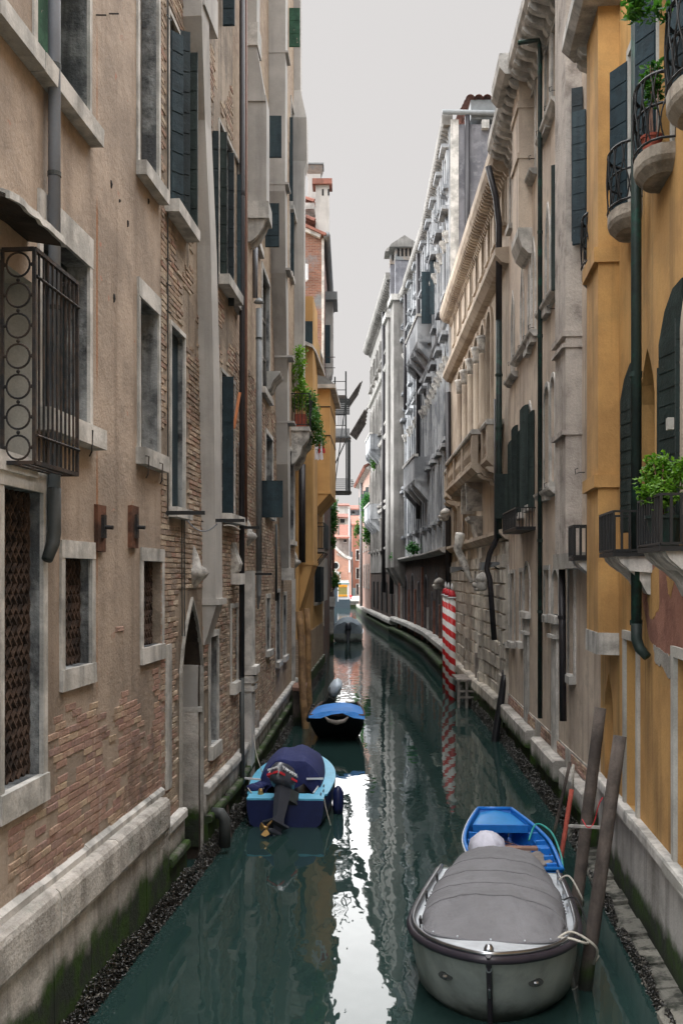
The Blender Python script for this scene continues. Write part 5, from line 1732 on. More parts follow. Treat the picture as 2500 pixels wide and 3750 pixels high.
def grey_palace():
    B = thing('grey_palace', 'tall pale grey stone palace with Gothic windows and stone balconies along the bend', 'palace', (4.7, 54, 0))
    tops = (23.3, 23.2, 23.0)
    rr = random.Random(3)
    for i, W in enumerate(R4[:3]):
        L = W.L
        n = max(2, int(L / 2.9))
        us = [L * (k + .5) / n for k in range(n)]
        ops = []
        for (h0, h1, ar, wd) in ((7.0, 9.6, None, .9), (10.3, 14.4, 'pointed', 1.1), (16.6, 19.8, 'pointed', 1.0), (21.2, 22.5, None, .7)):
            ops += gothic_row(W, B, us, h0, h1, wd, ar)
        lo = [Op(u - wd / 2, u + wd / 2, h0, h1, depth=.3, arch=ar) for u, wd, h0, h1, ar in zip(us, (1.3, .6, 1.0, .55), (.7, 2.2, 1.4, 2.0), (4.3, 3.9, 4.4, 3.4), ('round', None, 'round', None))]
        facade(W, B, 0, L, 5.4, tops[i], ops, G['r4'], name='wall', thick=7)
        facade(W, B, 0, L, -1, 5.6, lo, G['r4dark'], name='base_wall', thick=5, base_d=-.05)
        for o in ops:
            window(W, B, o, 'glass', frame=.20, proud=.12, sill=.16, sillout=.25, sillw=.25, fmat='r4')
        for k, o in enumerate(ops):
            MB().wbox(W, o.a - .32, o.b + .32, o.d + .26, o.d + .42, -.02, .34).build('hood_mould', G['r4'], B)
            if o.arch:
                for q in (o.a - .14, o.b + .14):
                    MB().wpro(W, [(0, o.d - 1.2), (.14, o.d - 1.15), (.20, o.d - .95), (.30, o.d - .8), (.30, o.d - .68), (0, o.d - .66)], q - .16, q + .16).build('carved_capital', G['carved'], B)
            else:
                for q in (o.a, o.b - .2):
                    scroll(W, B, q + .1, o.c - .17, .34, .2, 'r4', 'sill_bracket')
        for k in range(int(L / 1.6)):
            u = 1.6 * k + rr.uniform(0, .8)
            if any(o.a - .3 < u < o.b + .3 for o in lo) or u > L - .3:
                continue
            q = rr.uniform(2.4, 5.2)
            MB().wbox(W, u, u + rr.uniform(.12, .3), .5, q, -.06, .06).build('stone_pier', G[rr.choice(('flue', 'r4', 'plinth', 'redplaster'))], B)
        for o in lo:
            window(W, B, o, 'dark', frame=.10, proud=.04, base_d=-.05, fmat='r4side')
        cornice(W, B, 0, L, tops[i], .40, .42, int(L * 2.6), 'r5', s=.38, w_=.16, end=.1)
        for h in (15.4, 9.95):
            MB().wpro(W, [(0, h), (.12, h + .03), (.2, h + .16), (0, h + .2)], 0, L).build('string_course', G['r4'], B)
        for k in range(n + 1):
            u = L * k / n
            MB().wbox(W, max(0, u - .14), min(L, u + .14), 5.4, tops[i] - .02, -.02, .10).build('pilaster', G['r4'], B)
        MB().wpro(W, [(-.05, 5.3), (.35, 5.3), (.5, 5.42), (.5, 5.5), (-.05, 5.62)], 0, L).build('ledge', G['flue'], B)
        stones(W, B, 0, L, [(-.05, 1.35), (.28, 1.35), (.36, 1.28), (.36, 1.08), (.2, 1.0), (-.05, 1.0)], 2.2, 'istria', 'base_ledge', seed=100 + i)
        stones(W, B, 0, L, [(-.05, .62), (.42, .62), (.48, .55), (.48, .42), (.4, .38), (.42, -1), (-.05, -1)], 2.2, 'plinth', 'base_stone', seed=104 + i)
    W = R4[0]
    # blank side wall towards the camera, corner pipe, roof
    sd = MB().wbox(W, -.12, .0, 5, 23.3, -9, -.02).build('side_wall', G['r4side'], B)
    MB().wbox(W, -.16, -.02, 15, 23.5, -.3, .04).build('corner_quoin', G['istria'], B)
    pipe(B, [W.P(-.25, -.65, 23.6), W.P(-.25, -.65, 14)], .11, 'blackpipe')
    MB().tube([W.P(-.3, .4, 23.75), W.P(-.3, -9, 23.5)], .11, 8).build('gutter', G['lead'], B, smooth=True)
    MB().wbox(W, -.2, 1, 23.5, 24.3, -9, -.8).build('roof_upstand', G['lead'], B)
    for d in (-1.4, -3.4, -5.4, -7.4):
        MB().wbox(W, -.35, -.02, 23.05, 23.4, d - .15, d + .15).build('gutter_bracket', G['istria'], B)
    rooftiles(B, W.P(-.3, -.6, 24.25), W.n * -8.4, W.t * 6 + Vector((0, 0, 1.5)), 24, 8, .21)
    chimney(B, W.P(-4.0, -4.6, 17.5), .9, 6.0, 'flue')
    # balconies
    W = R4[1]
    stone_balcony(W, B, W.u(1588), W.u(1540), W.h(1262, W.u(1575)))
    stone_balcony(W, B, W.u(1575), W.u(1528), W.h(1755, W.u(1565)))
    u = R4[0].u(1588)
    W0 = R4[0]
    shutter(W0, B, W0.L - 2.6, W0.h(1185, W0.L - 2.6), W0.h(995, W0.L - 2.6), .55, 88, 'teal', 2, d0=.05)
    shutter(W0, B, W0.L - 4.6, W0.h(1150, W0.L - 4.6), W0.h(950, W0.L - 4.6), .3, 60, 'teal', 2, d0=.05)
    W = R4[1]
    for (px, ya, yb) in ((1543, 930, 1900), (1495, 1080, 1500)):
        u = W.u(px)
        pipe(B, [W.P(u, .2, W.h(ya, u)), W.P(u, .2, W.h(yb, u))], .13, 'blackpipe')
    # hanging flues at the end and their chimneys
    W = R4[2]
    for (u, d, h) in ((2.2, .75, 22.9), (5.6, .75, 22.6)):
        f = MB().wbox(W, u, u + 1.9, 4.9, h, -.05, d).build('chimney_flue', G['r5'], B)
        MB().wbox(W, u - .2, u + 2.1, h, h + .4, -.05, d + .2).build('flue_cornice', G['istria'], f)
        MB().loft([[W.P(u, -.05, 4.9), W.P(u, d, 4.9), W.P(u + 1.9, d, 4.9), W.P(u + 1.9, -.05, 4.9)], [W.P(u + .2, -.05, 3.6), W.P(u + .2, .0, 3.6), W.P(u + 1.6, .0, 3.6), W.P(u + 1.6, -.05, 3.6)]], True, True).build('flue_corbel', G['r5'], f)
    for (px, py, Yc, w_) in ((1478, 1050, 70.5, 1.25), (1456, 1062, 73.0, 1.15)):
        p = at(px, py, Yc)
        c = MB().box(p.x - w_ / 2, p.x + w_ / 2, Yc - .6, Yc + .6, p.z - 2.5, p.z + 1.7).build('chimney', G['r4side'], B)
        MB().box(p.x - w_ * .52, p.x + w_ * .52, Yc - .65, Yc + .65, p.z + 1.7, p.z + 2.6).build('chimney_head', G['redbrickwall'], c)
        for k in range(4):
            MB().box(p.x - w_ * .4 + k * w_ * .22, p.x - w_ * .28 + k * w_ * .22, Yc - .67, Yc - .655, p.z + 1.95, p.z + 2.5).build('smoke_hole', G['dark'], c)
        MB().prism([(p.x - w_ * .85, Yc - .9, p.z + 2.55), (p.x + w_ * .85, Yc - .9, p.z + 2.55), (p.x + w_ * .75, Yc - .9, p.z + 2.75), (p.x, Yc - .9, p.z + 3.35), (p.x - w_ * .75, Yc - .9, p.z + 2.75)], (0, 1.8, 0)).build('chimney_cap', G['r5'], c)
    return B
grey_palace()

def far_palace():
    W = R4[3]
    B = thing('corner_palace', 'weathered grey palace with carved balconies past the two chimneys', 'palace', W.P(8, 0, 0))
    L = W.L
    n = 7
    us = [L * (k + .5) / n for k in range(n)]
    ops = []
    for (h0, h1, ar, wd) in ((6.6, 9.0, None, 1.0), (10.3, 14.2, 'pointed', 1.2), (16.4, 19.8, 'pointed', 1.1), (22, 24, None, .8)):
        ops += gothic_row(W, B, us, h0, h1, wd, ar)
    facade(W, B, 0, L, 4.6, 26.0, ops, G['r5'], thick=7)
    facade(W, B, 0, L, -1, 4.8, [], G['r4dark'], name='base_wall', thick=5, base_d=-.05)
    for o in ops:
        window(W, B, o, 'glass', frame=.22, proud=.14, sill=.18, sillout=.3, sillw=.3, fmat='r5')
    cornice(W, B, 0, L, 26.0, .7, .5, 40, 'r5', s=.6, w_=.2, end=.2)
    for h in (15.2, 20.6, 9.6):
        MB().wpro(W, [(0, h), (.2, h + .05), (.3, h + .25), (0, h + .3)], 0, L).build('string_course', G['istria'], B)
    MB().wbox(W, -.1, 0, 20, 26, -8, -.02).build('side_wall', G['r4side'], B)
    stone_balcony(W, B, W.u(1394), W.u(1374), W.h(1650, W.u(1385)) , .9)
    stone_balcony(W, B, W.u(1392), W.u(1368), W.h(1900, W.u(1380)), .9)
    pipe(B, [W.P(.4, .2, 25.5), W.P(.4, .2, 3)], .16, 'blackpipe')
    pipe(B, [W.P(7, .2, 25.5), W.P(7, .2, 3)], .16, 'blackpipe')
    stones(W, B, 0, L, [(-.05, 1.1), (.35, 1.1), (.42, 1.0), (.42, .8), (.2, .7), (-.05, .7)], 2.6, 'istria', 'base_ledge', seed=110)
    stones(W, B, 0, L, [(-.05, .5), (.4, .5), (.45, .4), (.42, -1), (-.05, -1)], 2.6, 'plinth', 'base_stone', seed=111)
    for k in range(5):
        MB().wbox(W, 2 + k * 4.4, 3.2 + k * 4.4, 1.4, 3.8, -.1, .03).build('gate', G['dark'], B)
    rooftiles(B, W.P(1, -1, 26.5), W.t * 5, W.n * -3 + Vector((0, 0, 1.2)), 10, 6, .25)
    return B
far_palace()

def pink_house():
    W = R4[4]
    B = thing('pink_house', 'salmon pink house with dark shutters and tiled eaves at the canal mouth', 'house', W.P(8, 0, 0))
    L = W.L
    ops = []
    for h0, h1 in ((3.2, 5.4), (7.0, 9.4), (11.2, 13.2)):
        ops += gothic_row(W, B, [L * (k + .5) / 5 for k in range(5)], h0, h1, 1.0, None)
    facade(W, B, 0, L, -1, 14.8, ops, G['pink'], thick=8)
    for o in ops:
        window(W, B, o, 'glass', frame=.16, proud=.06, sill=.15, fmat='istria')
    for u in (2.2, 6.5, 10.7, 15):
        shutter(W, B, u, 11.2, 13.2, .5, 35, 'green', 1)
    MB().wpro(W, [(-.1, 14.6), (.5, 14.8), (.6, 15.0), (-.1, 15.3)], -.3, L + .3).build('eave', G['istria'], B)
    rooftiles(B, W.P(-.5, .7, 15.05), W.t * (L + 1), W.n * -3 + Vector((0, 0, 1.5)), 30, 6, .36)
    for (u, d) in ((4, -1.5), (12, -1.0)):
        chimney(B, W.P(u, d, 15.2), .9, 3.0, 'pink')
    pipe(B, [W.P(13, .2, 14.6), W.P(13, .2, 1)], .16, 'lead')
    MB().wpro(W, [(0, 1.0), (.35, 1.0), (.4, -1), (0, -1)], 0, L).build('plinth_slab', G['plinth'], B)
    rr = random.Random(19)
    for (px, py, Y, rx, rz, n, nm, lab) in ((1347, 1860, 96.5, .75, 1.9, 2600, 'climbing_ivy', 'tall ivy curtain climbing the pink house beside the stone balcony'), (1349, 1950, 96, .65, 1.6, 1600, 'climbing_ivy', 'lower vine under the tall ivy curtain'),
                                           (1313, 1960, 115, .6, 2.2, 1800, 'climbing_ivy', 'vine hanging at the far corner of the pink house'), (1373, 1690, 89, .45, .8, 700, 'climbing_ivy', 'small tuft of leaves high on the corner palace')):
        c = at(px, py, Y)
        t = thing(nm, lab, 'ivy', c)
        f = MB()
        leaves(f, c, (rx, 1.0, rz), n, .28, rr, shell=.2)
        f.build('foliage', G['ivy'] if n > 2000 else G['leafdark'], t, normals=False)
        MB().tube([c + Vector((.3, 0, rz)), c + Vector((0, 0, -rz * .8))], .03, 5).build('stem', G['plank'], t)
pink_house()

# ================================================================ far bank of the wide canal
def text_mesh(s, size, mat, parent, mtx, name='lettering', ext=.002, local=False):
    cu = bpy.data.curves.new('t', 'FONT')
    cu.body = s
    cu.size = size
    cu.extrude = ext
    cu.align_x = 'CENTER'
    cu.align_y = 'CENTER'
    ob = bpy.data.objects.new('t', cu)
    COL.objects.link(ob)
    dg = bpy.context.evaluated_depsgraph_get()
    me = bpy.data.meshes.new_from_object(ob.evaluated_get(dg))
    bpy.data.objects.remove(ob)
    bpy.data.curves.remove(cu)
    me.materials.clear()
    me.materials.append(mat)
    o = bpy.data.objects.new(name, me)
    COL.objects.link(o)
    attach(o, parent, local)
    o.matrix_basis = mtx
    return o

def xat(px, Y):
    return (px - HX) / F * Y
def zat(py, Y):
    return CH + (HY - py) / F * Y

def far_side():
    q = MB().box(-60, 60, 138, 400, -2, .92).build('quay', G['istria'], None, kind='structure')
    q['label'] = 'pale stone quay and square on the far bank'
    MB().box(-60, 60, 137.9, 138.02, -2, .35).build('quay_algae_band', plain('algae_stone', lin(70, 84, 52), .9), q)
    MB().box(-60, 60, 137.85, 138.05, .70, .95).build('kerb_stone', G['istria'], q)
    # landing stage with yellow signs
    Y = 134.0
    B = thing('landing_stage', 'floating boat stop cabin with two yellow name boards', 'boat stop', (xat(1255, Y), Y, 0))
    hull = plain('stage_hull_paint', lin(62, 78, 88), .6)
    MB().box(-7, xat(1282, Y), Y, Y + 4, -.6, zat(2195, Y)).build('pontoon', hull, B)
    MB().box(-7, xat(1280, Y), Y + .05, Y + .25, zat(2195, Y), zat(2183, Y)).build('parapet', G['white'], B)
    yl = plain('yellow_sign', lin(255, 176, 20), .5, var=.03)
    for (ya, yb) in ((2142, 2150), (2178, 2184.5)):
        s = MB().box(xat(1238.5, Y), xat(1271.5, Y), Y - .06, Y, zat(yb, Y), zat(ya, Y)).build('name_board', yl, B)
        m = Matrix.Translation(((xat(1238.5, Y) + xat(1271.5, Y)) / 2, Y - .065, zat((ya + yb) / 2, Y))) @ Matrix.Rotation(R(90), 4, 'X')
        text_mesh('Accademia', .24, G['blackiron'], s, m)
    MB().box(xat(1239, Y), xat(1271, Y), Y, Y + .06, zat(2177.5, Y), zat(2150.5, Y)).build('waiting_window', plain('amber_glass', lin(150, 140, 80), .2), B)
    MB().box(xat(1235.5, Y), xat(1239, Y), Y - .02, Y + .1, zat(2203, Y), zat(2146, Y)).build('post', G['white'], B)
    MB().box(xat(1271, Y), xat(1277, Y), Y - .02, Y + 3.8, zat(2195, Y), zat(2136, Y)).build('end_wall', G['white'], B)
    MB().box(-7, xat(1278, Y), Y - .1, Y + 4, zat(2140, Y), zat(2131.5, Y)).build('roof', G['white'], B)
    MB().box(-7, xat(1278.5, Y), Y - .12, Y - .1, zat(2138, Y), zat(2134, Y)).build('roof_stripe', plain('green_stripe', lin(130, 170, 165), .5), B)
    MB().box(-7, xat(1235, Y), Y + .02, Y + 3.8, zat(2195, Y), zat(2140, Y)).build('cabin', hull, B)
    # brick church front with gable
    Y = 166.0
    C = thing('brick_church', 'brick church front with white gable mouldings and a round window', 'church', (xat(1235, Y), Y, .9))
    bw = brickwall('church_brick', lin(190, 128, 102), lin(176, 116, 94), lin(180, 150, 130), lin(200, 150, 124), .5)
    x0, x1 = xat(1180, Y), xat(1287, Y)
    pts = [(x0, Y, .9), (x1, Y, .9), (x1, Y, zat(2046, Y)), (xat(1262, Y), Y, zat(2036, Y)), (xat(1240, Y), Y, zat(2018, Y)), (xat(1225, Y), Y, zat(2000, Y)), (x0, Y, zat(1996, Y))]
    f = MB().prism(pts, (0, 12, 0)).build('front_wall', bw, C)
    ul = f.data.uv_layers.new(name='UVMap')
    for lp in f.data.loops:
        co = f.data.vertices[lp.vertex_index].co
        ul.data[lp.index].uv = (co.x, co.z)
    for a, b in (((1288, 2046), (1262, 2036)), ((1262, 2036), (1240, 2018)), ((1240, 2018), (1222, 1998))):
        MB().bar((xat(a[0], Y), Y - .2, zat(a[1], Y)), (xat(b[0], Y), Y - .2, zat(b[1], Y)), .5, .42).build('gable_moulding', G['istria'], C)
    for k in range(9):
        MB().box(xat(1234 + 5.5 * k, Y), xat(1236.5 + 5.5 * k, Y), Y - .15, Y, zat(2034 + k * 2.4, Y), zat(2026 + k * 2.4, Y)).build('corbel_tooth', G['istria'], C)
    MB().box(xat(1276, Y), xat(1282, Y), Y - .2, Y, zat(2096, Y), zat(2050, Y)).build('pilaster', G['white'], C)
    MB().box(xat(1276, Y), xat(1287, Y), Y - .18, Y, .9, zat(2096, Y)).build('pilaster_base', G['pink'], C)
    MB().box(xat(1240, Y), xat(1276, Y), Y - .22, Y, zat(2140, Y), zat(2124, Y)).build('base_course', G['istria'], C)
    m = MB()
    c = Vector((xat(1229, Y), Y - .1, zat(2072, Y)))
    m.tube([c + Vector((.55 * math.cos(t), 0, .62 * math.sin(t))) for t in [2 * math.pi * k / 24 for k in range(24)]], .1, 8, closed=True)
    rw = m.build('round_window', G['istria'], C)
    MB().prism([c + Vector((.5 * math.cos(t), 0, .56 * math.sin(t))) for t in [2 * math.pi * k / 20 for k in range(20)]], (0, .08, 0)).build('pane', G['glass'], rw)
    MB().bar((xat(1226, Y), Y - .3, zat(2092, Y)), (xat(1246, Y), Y - .3, zat(2104, Y)), .3, .5).build('porch_gable', G['istria'], C)
    MB().box(xat(1243, Y), xat(1247.5, Y), Y - .3, Y, zat(2125, Y), zat(2104, Y)).build('porch_jamb', G['istria'], C)
    pipe(C, [(xat(1289, Y), Y - .2, zat(2020, Y)), (xat(1289, Y), Y - .2, .9)], .12, 'castiron')
    # salmon house beside it
    Y = 172.0
    salmon = weathered('salmon_render', lin(176, 112, 84), lin(160, 98, 72), s1=.3, bump=.1)
    D = thing('salmon_house', 'salmon house beside the church seen down the canal mouth', 'house', (xat(1305, Y), Y, .9))
    MB().box(xat(1289, Y), xat(1370, Y), Y, Y + 10, .9, zat(1925, Y)).build('wall', salmon, D)
    for (xa, xb, ya, yb) in ((1304, 1316, 2015, 2050), (1304, 1315, 2082, 2118), (1305, 1313, 2140, 2178)):
        wn = MB().box(xat(xa, Y), xat(xb, Y), Y - .06, Y, zat(yb, Y), zat(ya, Y)).build('window', G['glass'], D)
        for (a, b, c_, d_) in ((xa - 2.5, xa, ya - 3, yb + 3), (xb, xb + 2, ya - 3, yb + 3), (xa, xb, ya - 3, ya), (xa, xb, yb, yb + 3)):
            MB().box(xat(a, Y), xat(b, Y), Y - .12, Y, zat(d_, Y), zat(c_, Y)).build('frame', G['istria'], wn)
    MB().box(xat(1291, Y), xat(1301, Y), Y - .08, Y, .9, zat(2153, Y)).build('side_door', plain('pale_door', lin(140, 165, 172), .6), D)
    MB().prism([(xat(1286, Y), Y - .6, zat(1925, Y)), (xat(1372, Y), Y - .6, zat(1925, Y)), (xat(1372, Y), Y + 4, zat(1888, Y)), (xat(1284, Y), Y + 4, zat(1888, Y))], (0, .1, .25)).build('roof', G['tile'], D)
    MB().box(xat(1292, Y), xat(1318, Y), Y + 2.2, Y + 4, zat(1925, Y), zat(1898, Y)).build('dormer', G['redplaster'], D)
    # houses and roofs behind
    def fhouse(lab, Y, xa, xb, ytop, yridge, mat, wins=(), roof='tile', depth=9, low=.9):
        H = thing('distant_house', lab, 'house', (xat((xa + xb) / 2, Y), Y, .9))
        MB().box(xat(xa, Y), xat(xb, Y), Y, Y + depth, low, zat(ytop, Y)).build('wall', G[mat], H)
        MB().prism([(xat(xa - 2, Y), Y - .5, zat(ytop, Y)), (xat(xb + 2, Y), Y - .5, zat(ytop, Y)), (xat(xb + 1, Y), Y + depth / 2, zat(yridge, Y)), (xat(xa - 1, Y), Y + depth / 2, zat(yridge, Y))], (0, .1, .3)).build('roof', G[roof], H)
        for (a, b, c_, d_) in wins:
            wn = MB().box(xat(a, Y), xat(b, Y), Y - .08, Y, zat(d_, Y), zat(c_, Y)).build('window', G['glass'], H)
            MB().box(xat(a - 1.5, Y), xat(b + 1.5, Y), Y - .16, Y - .02, zat(d_ + 2, Y), zat(d_, Y)).build('sill', G['istria'], wn)
        return H
    fhouse('grey house with a raised red roofed block behind the church', 216, 1238, 1277, 1855, 1843, 'flue')
    fhouse('low wing with a red roof and one blue window below the raised block', 205, 1232, 1276, 1899, 1881, 'flue', ((1246, 1262, 1901, 1915),))
    fhouse('red roofed house directly behind the church gable', 192, 1244, 1276, 1966, 1922, 'yellow_far')
    fhouse('grey house with a red roof at the right behind the salmon house', 222, 1279, 1345, 1868, 1850, 'r4side', ((1288, 1298, 1874, 1882),))
    fhouse('pale low house at the foot of the red roofs', 184, 1226, 1277, 1972, 1962, 'r5', ((1258, 1268, 1976, 1986),))
    fhouse('long brick red house closing the view on the far left', 200, 1120, 1236, 1890, 1868, 'pink', ((1222, 1230, 1960, 1990),))
    ch = thing('tall_white_flue', 'tall thin white flue rising between the far roofs', 'chimney', (xat(1277, 190), 190, .9))
    MB().box(xat(1275, 190), xat(1281, 190), 190, 190.4, .9, zat(1862, 190)).build('shaft', G['white'], ch)
    MB().box(xat(1274, 190), xat(1283, 190), 189.9, 190.5, zat(1862, 190), zat(1855, 190)).build('flue_head', G['istria'], ch)
    # hydrant on the quay edge
    Y = 146
    h = thing('fire_hydrant', 'small red hydrant standing on the far quay', 'hydrant', (xat(1283.5, Y), Y, .92))
    red = plain('red_enamel', lin(200, 30, 40), .4)
    MB().lathe([(.16, 0), (.12, .06), (.10, .25), (.12, .3), (.19, .36), (.20, .5), (.14, .6), (.04, .66)], (xat(1283.5, Y), Y, .92), 12).build('hydrant_body', red, h, smooth=True)
    MB().bar((xat(1283.5, Y) - .24, Y, 1.36), (xat(1283.5, Y) + .24, Y, 1.36), .12).build('hydrant_outlet', red, h)
    # far walker
    Y = 186
    b = Vector((xat(1308.5, Y), Y, .92))
    pv = [(0, 0, .95), (0, 0, 1.2), (0, 0, 1.45), (0, .0, 1.55), (0, -.02, 1.68), (.10, 0, .9), (.12, -.1, .5), (.12, 0, .06), (.12, -.12, .03), (-.10, 0, .9), (-.12, .15, .5), (-.12, .25, .1), (-.12, .12, .04),
          (.2, 0, 1.42), (.27, .05, 1.15), (.26, -.06, .9), (-.2, 0, 1.42), (-.27, -.05, 1.15), (-.26, .06, .9)]
    ed = [(0, 1), (1, 2), (2, 3), (3, 4), (0, 5), (5, 6), (6, 7), (7, 8), (0, 9), (9, 10), (10, 11), (11, 12), (2, 13), (13, 14), (14, 15), (2, 16), (16, 17), (17, 18)]
    rd = [.15, .14, .15, .06, .11, .09, .065, .045, .04, .09, .065, .045, .04, .06, .05, .04, .06, .05, .04]
    me = bpy.data.meshes.new('person')
    me.from_pydata([tuple(b + Vector(p)) for p in pv], ed, [])
    me.materials.append(plain('navy_clothes', lin(44, 44, 62), .9))
    o = bpy.data.objects.new('person', me)
    COL.objects.link(o)
    o.modifiers.new('skin', 'SKIN')
    for i, v in enumerate(me.skin_vertices[0].data):
        v.radius = (rd[i], rd[i])
        v.use_root = i == 0
    o.modifiers.new('sub', 'SUBSURF').render_levels = 1
    tag(o, 'distant person in dark clothes walking on the far quay', 'person')
far_side()

# ================================================================ boats
def loft_mat(name, col, **k):
    return plain(name, col, **k)
G['hull_grey'] = weathered('grey_green_hull', lin(150, 160, 154), lin(132, 144, 140), s1=1.5, rough=.35, spec=.5, bump=.02, fine=.06, grime=lin(84, 92, 88), ga=.4, streak=lin(96, 102, 96), sa=.4, algae=.05)
G['rubber'] = plain('black_rub_rail', lin(46, 42, 50), .35, var=.15)
G['deck_silver'] = plain('silver_deck', lin(196, 202, 208), .3, metal=.1, var=.15, spec=.6)
def canvas(name, col, rough=.85):
    T = NT(name)
    p = T.pos()
    c = T.mix(T.ramp(T.noise(p, 1.8, 5, .6), .35, .7), col, tuple(q * .78 for q in col[:3]) + (1,))
    T.l(c, T.bsdf.inputs['Base Color'])
    T.bsdf.inputs['Roughness'].default_value = rough
    b = T.n('Bump')
    b.inputs['Strength'].default_value = .8
    b.inputs['Distance'].default_value = .05
    T.l(T.math('ADD', T.noise(p, 3.0, 4, .6, (1.6, .8, 1)), T.math('MULTIPLY', T.noise(p, 9.0, 3, .6, (.6, 1.6, 1)), .35)), b.inputs['Height'])
    c = T.mix(T.math('MULTIPLY', T.ramp(T.noise(p, 4.0, 6, .7), .52, .72), .35), c, tuple(q * .45 for q in col[:3]) + (1,))
    T.l(c, T.bsdf.inputs['Base Color'])
    T.l(b.outputs[0], T.bsdf.inputs['Normal'])
    return T.m
G['canvas_grey'] = canvas('grey_canvas', lin(116, 116, 120))
G['canvas_navy'] = canvas('navy_canvas', lin(30, 40, 92))
G['canvas_dark'] = canvas('slate_canvas', lin(140, 152, 162))
G['blue_paint'] = plain('bright_blue_paint', lin(22, 118, 206), .35, var=.12)
G['lightblue'] = plain('sky_blue_deck_paint', lin(86, 176, 212), .4, var=.12)
G['navy_paint'] = plain('navy_hull_paint', lin(30, 40, 84), .3, var=.15)
G['midblue'] = plain('mid_blue_paint', lin(40, 136, 206), .35, var=.1)
G['tarp_blue'] = canvas('blue_tarp', lin(36, 128, 212), .6)
G['black_hull'] = plain('black_hull_paint', lin(36, 38, 42), .3, var=.15)
G['outboard'] = plain('charcoal_cowl', lin(62, 66, 76), .28, var=.1, spec=.6)
G['outboard_white'] = plain('white_cowl', lin(196, 210, 222), .3, var=.05)
G['brass'] = plain('bronze_propeller', lin(200, 160, 96), .35, metal=.6)
G['redstripe'] = plain('red_stripe', lin(196, 40, 54), .4)

def hull_sections(L, hw, zg, rake, depth, n=18, tw=1.0, chine=.82, bowfull=2.2, cut=0.0):
    """list of (t, y, halfwidth, gunwale z); local y runs stern 0 -> bow L"""
    out = []
    for i in range(n + 1):
        t = i / n
        out.append((t, t * L, hw(t), zg(t)))
    return out

def hull_mesh(sec, rake, keel, mb, L, chine=(.9, .62)):
    rings = []
    for (t, y, w_, z) in sec:
        k = t ** 3
        yk = lambda q: y - rake * k * (1 - q / max(z, .01))
        r = []
        prof = [(1.0, z), (.985, z * .55), (chine[0], z * .12), (chine[1], -.08), (0.0, -keel * (1 - .3 * k))]
        for s in (-1, 1):
            pp = prof if s < 0 else prof[-2::-1]
            for f_, zz in pp:
                r.append((s * f_ * w_, yk(zz), zz))
        rings.append(r)
    mb.loft(rings, False)
    # transom
    b = len(mb.v)
    mb.add(rings[0], [tuple(range(len(rings[0])))])
    return rings

def gunwale_tube(sec, mb, rr_, off=0.0, dz=0.0, n=8):
    pts = [(-(w_ + off), y, z + dz) for (t, y, w_, z) in sec] + [((w_ + off), y, z + dz) for (t, y, w_, z) in reversed(sec)]
    q = [Vector(pts[0])]
    for p in pts[1:]:
        if (Vector(p) - q[-1]).length > .012:
            q.append(Vector(p))
    mb.tube(q, rr_, n)

def place(name, lab, stern, bow, cat='boat', group=None):
    d = Vector((bow[0] - stern[0], bow[1] - stern[1], 0))
    rz = math.atan2(d.y, d.x) - math.pi / 2
    t = thing(name, lab, cat, (stern[0], stern[1], 0), rz, group)
    return t, d.length

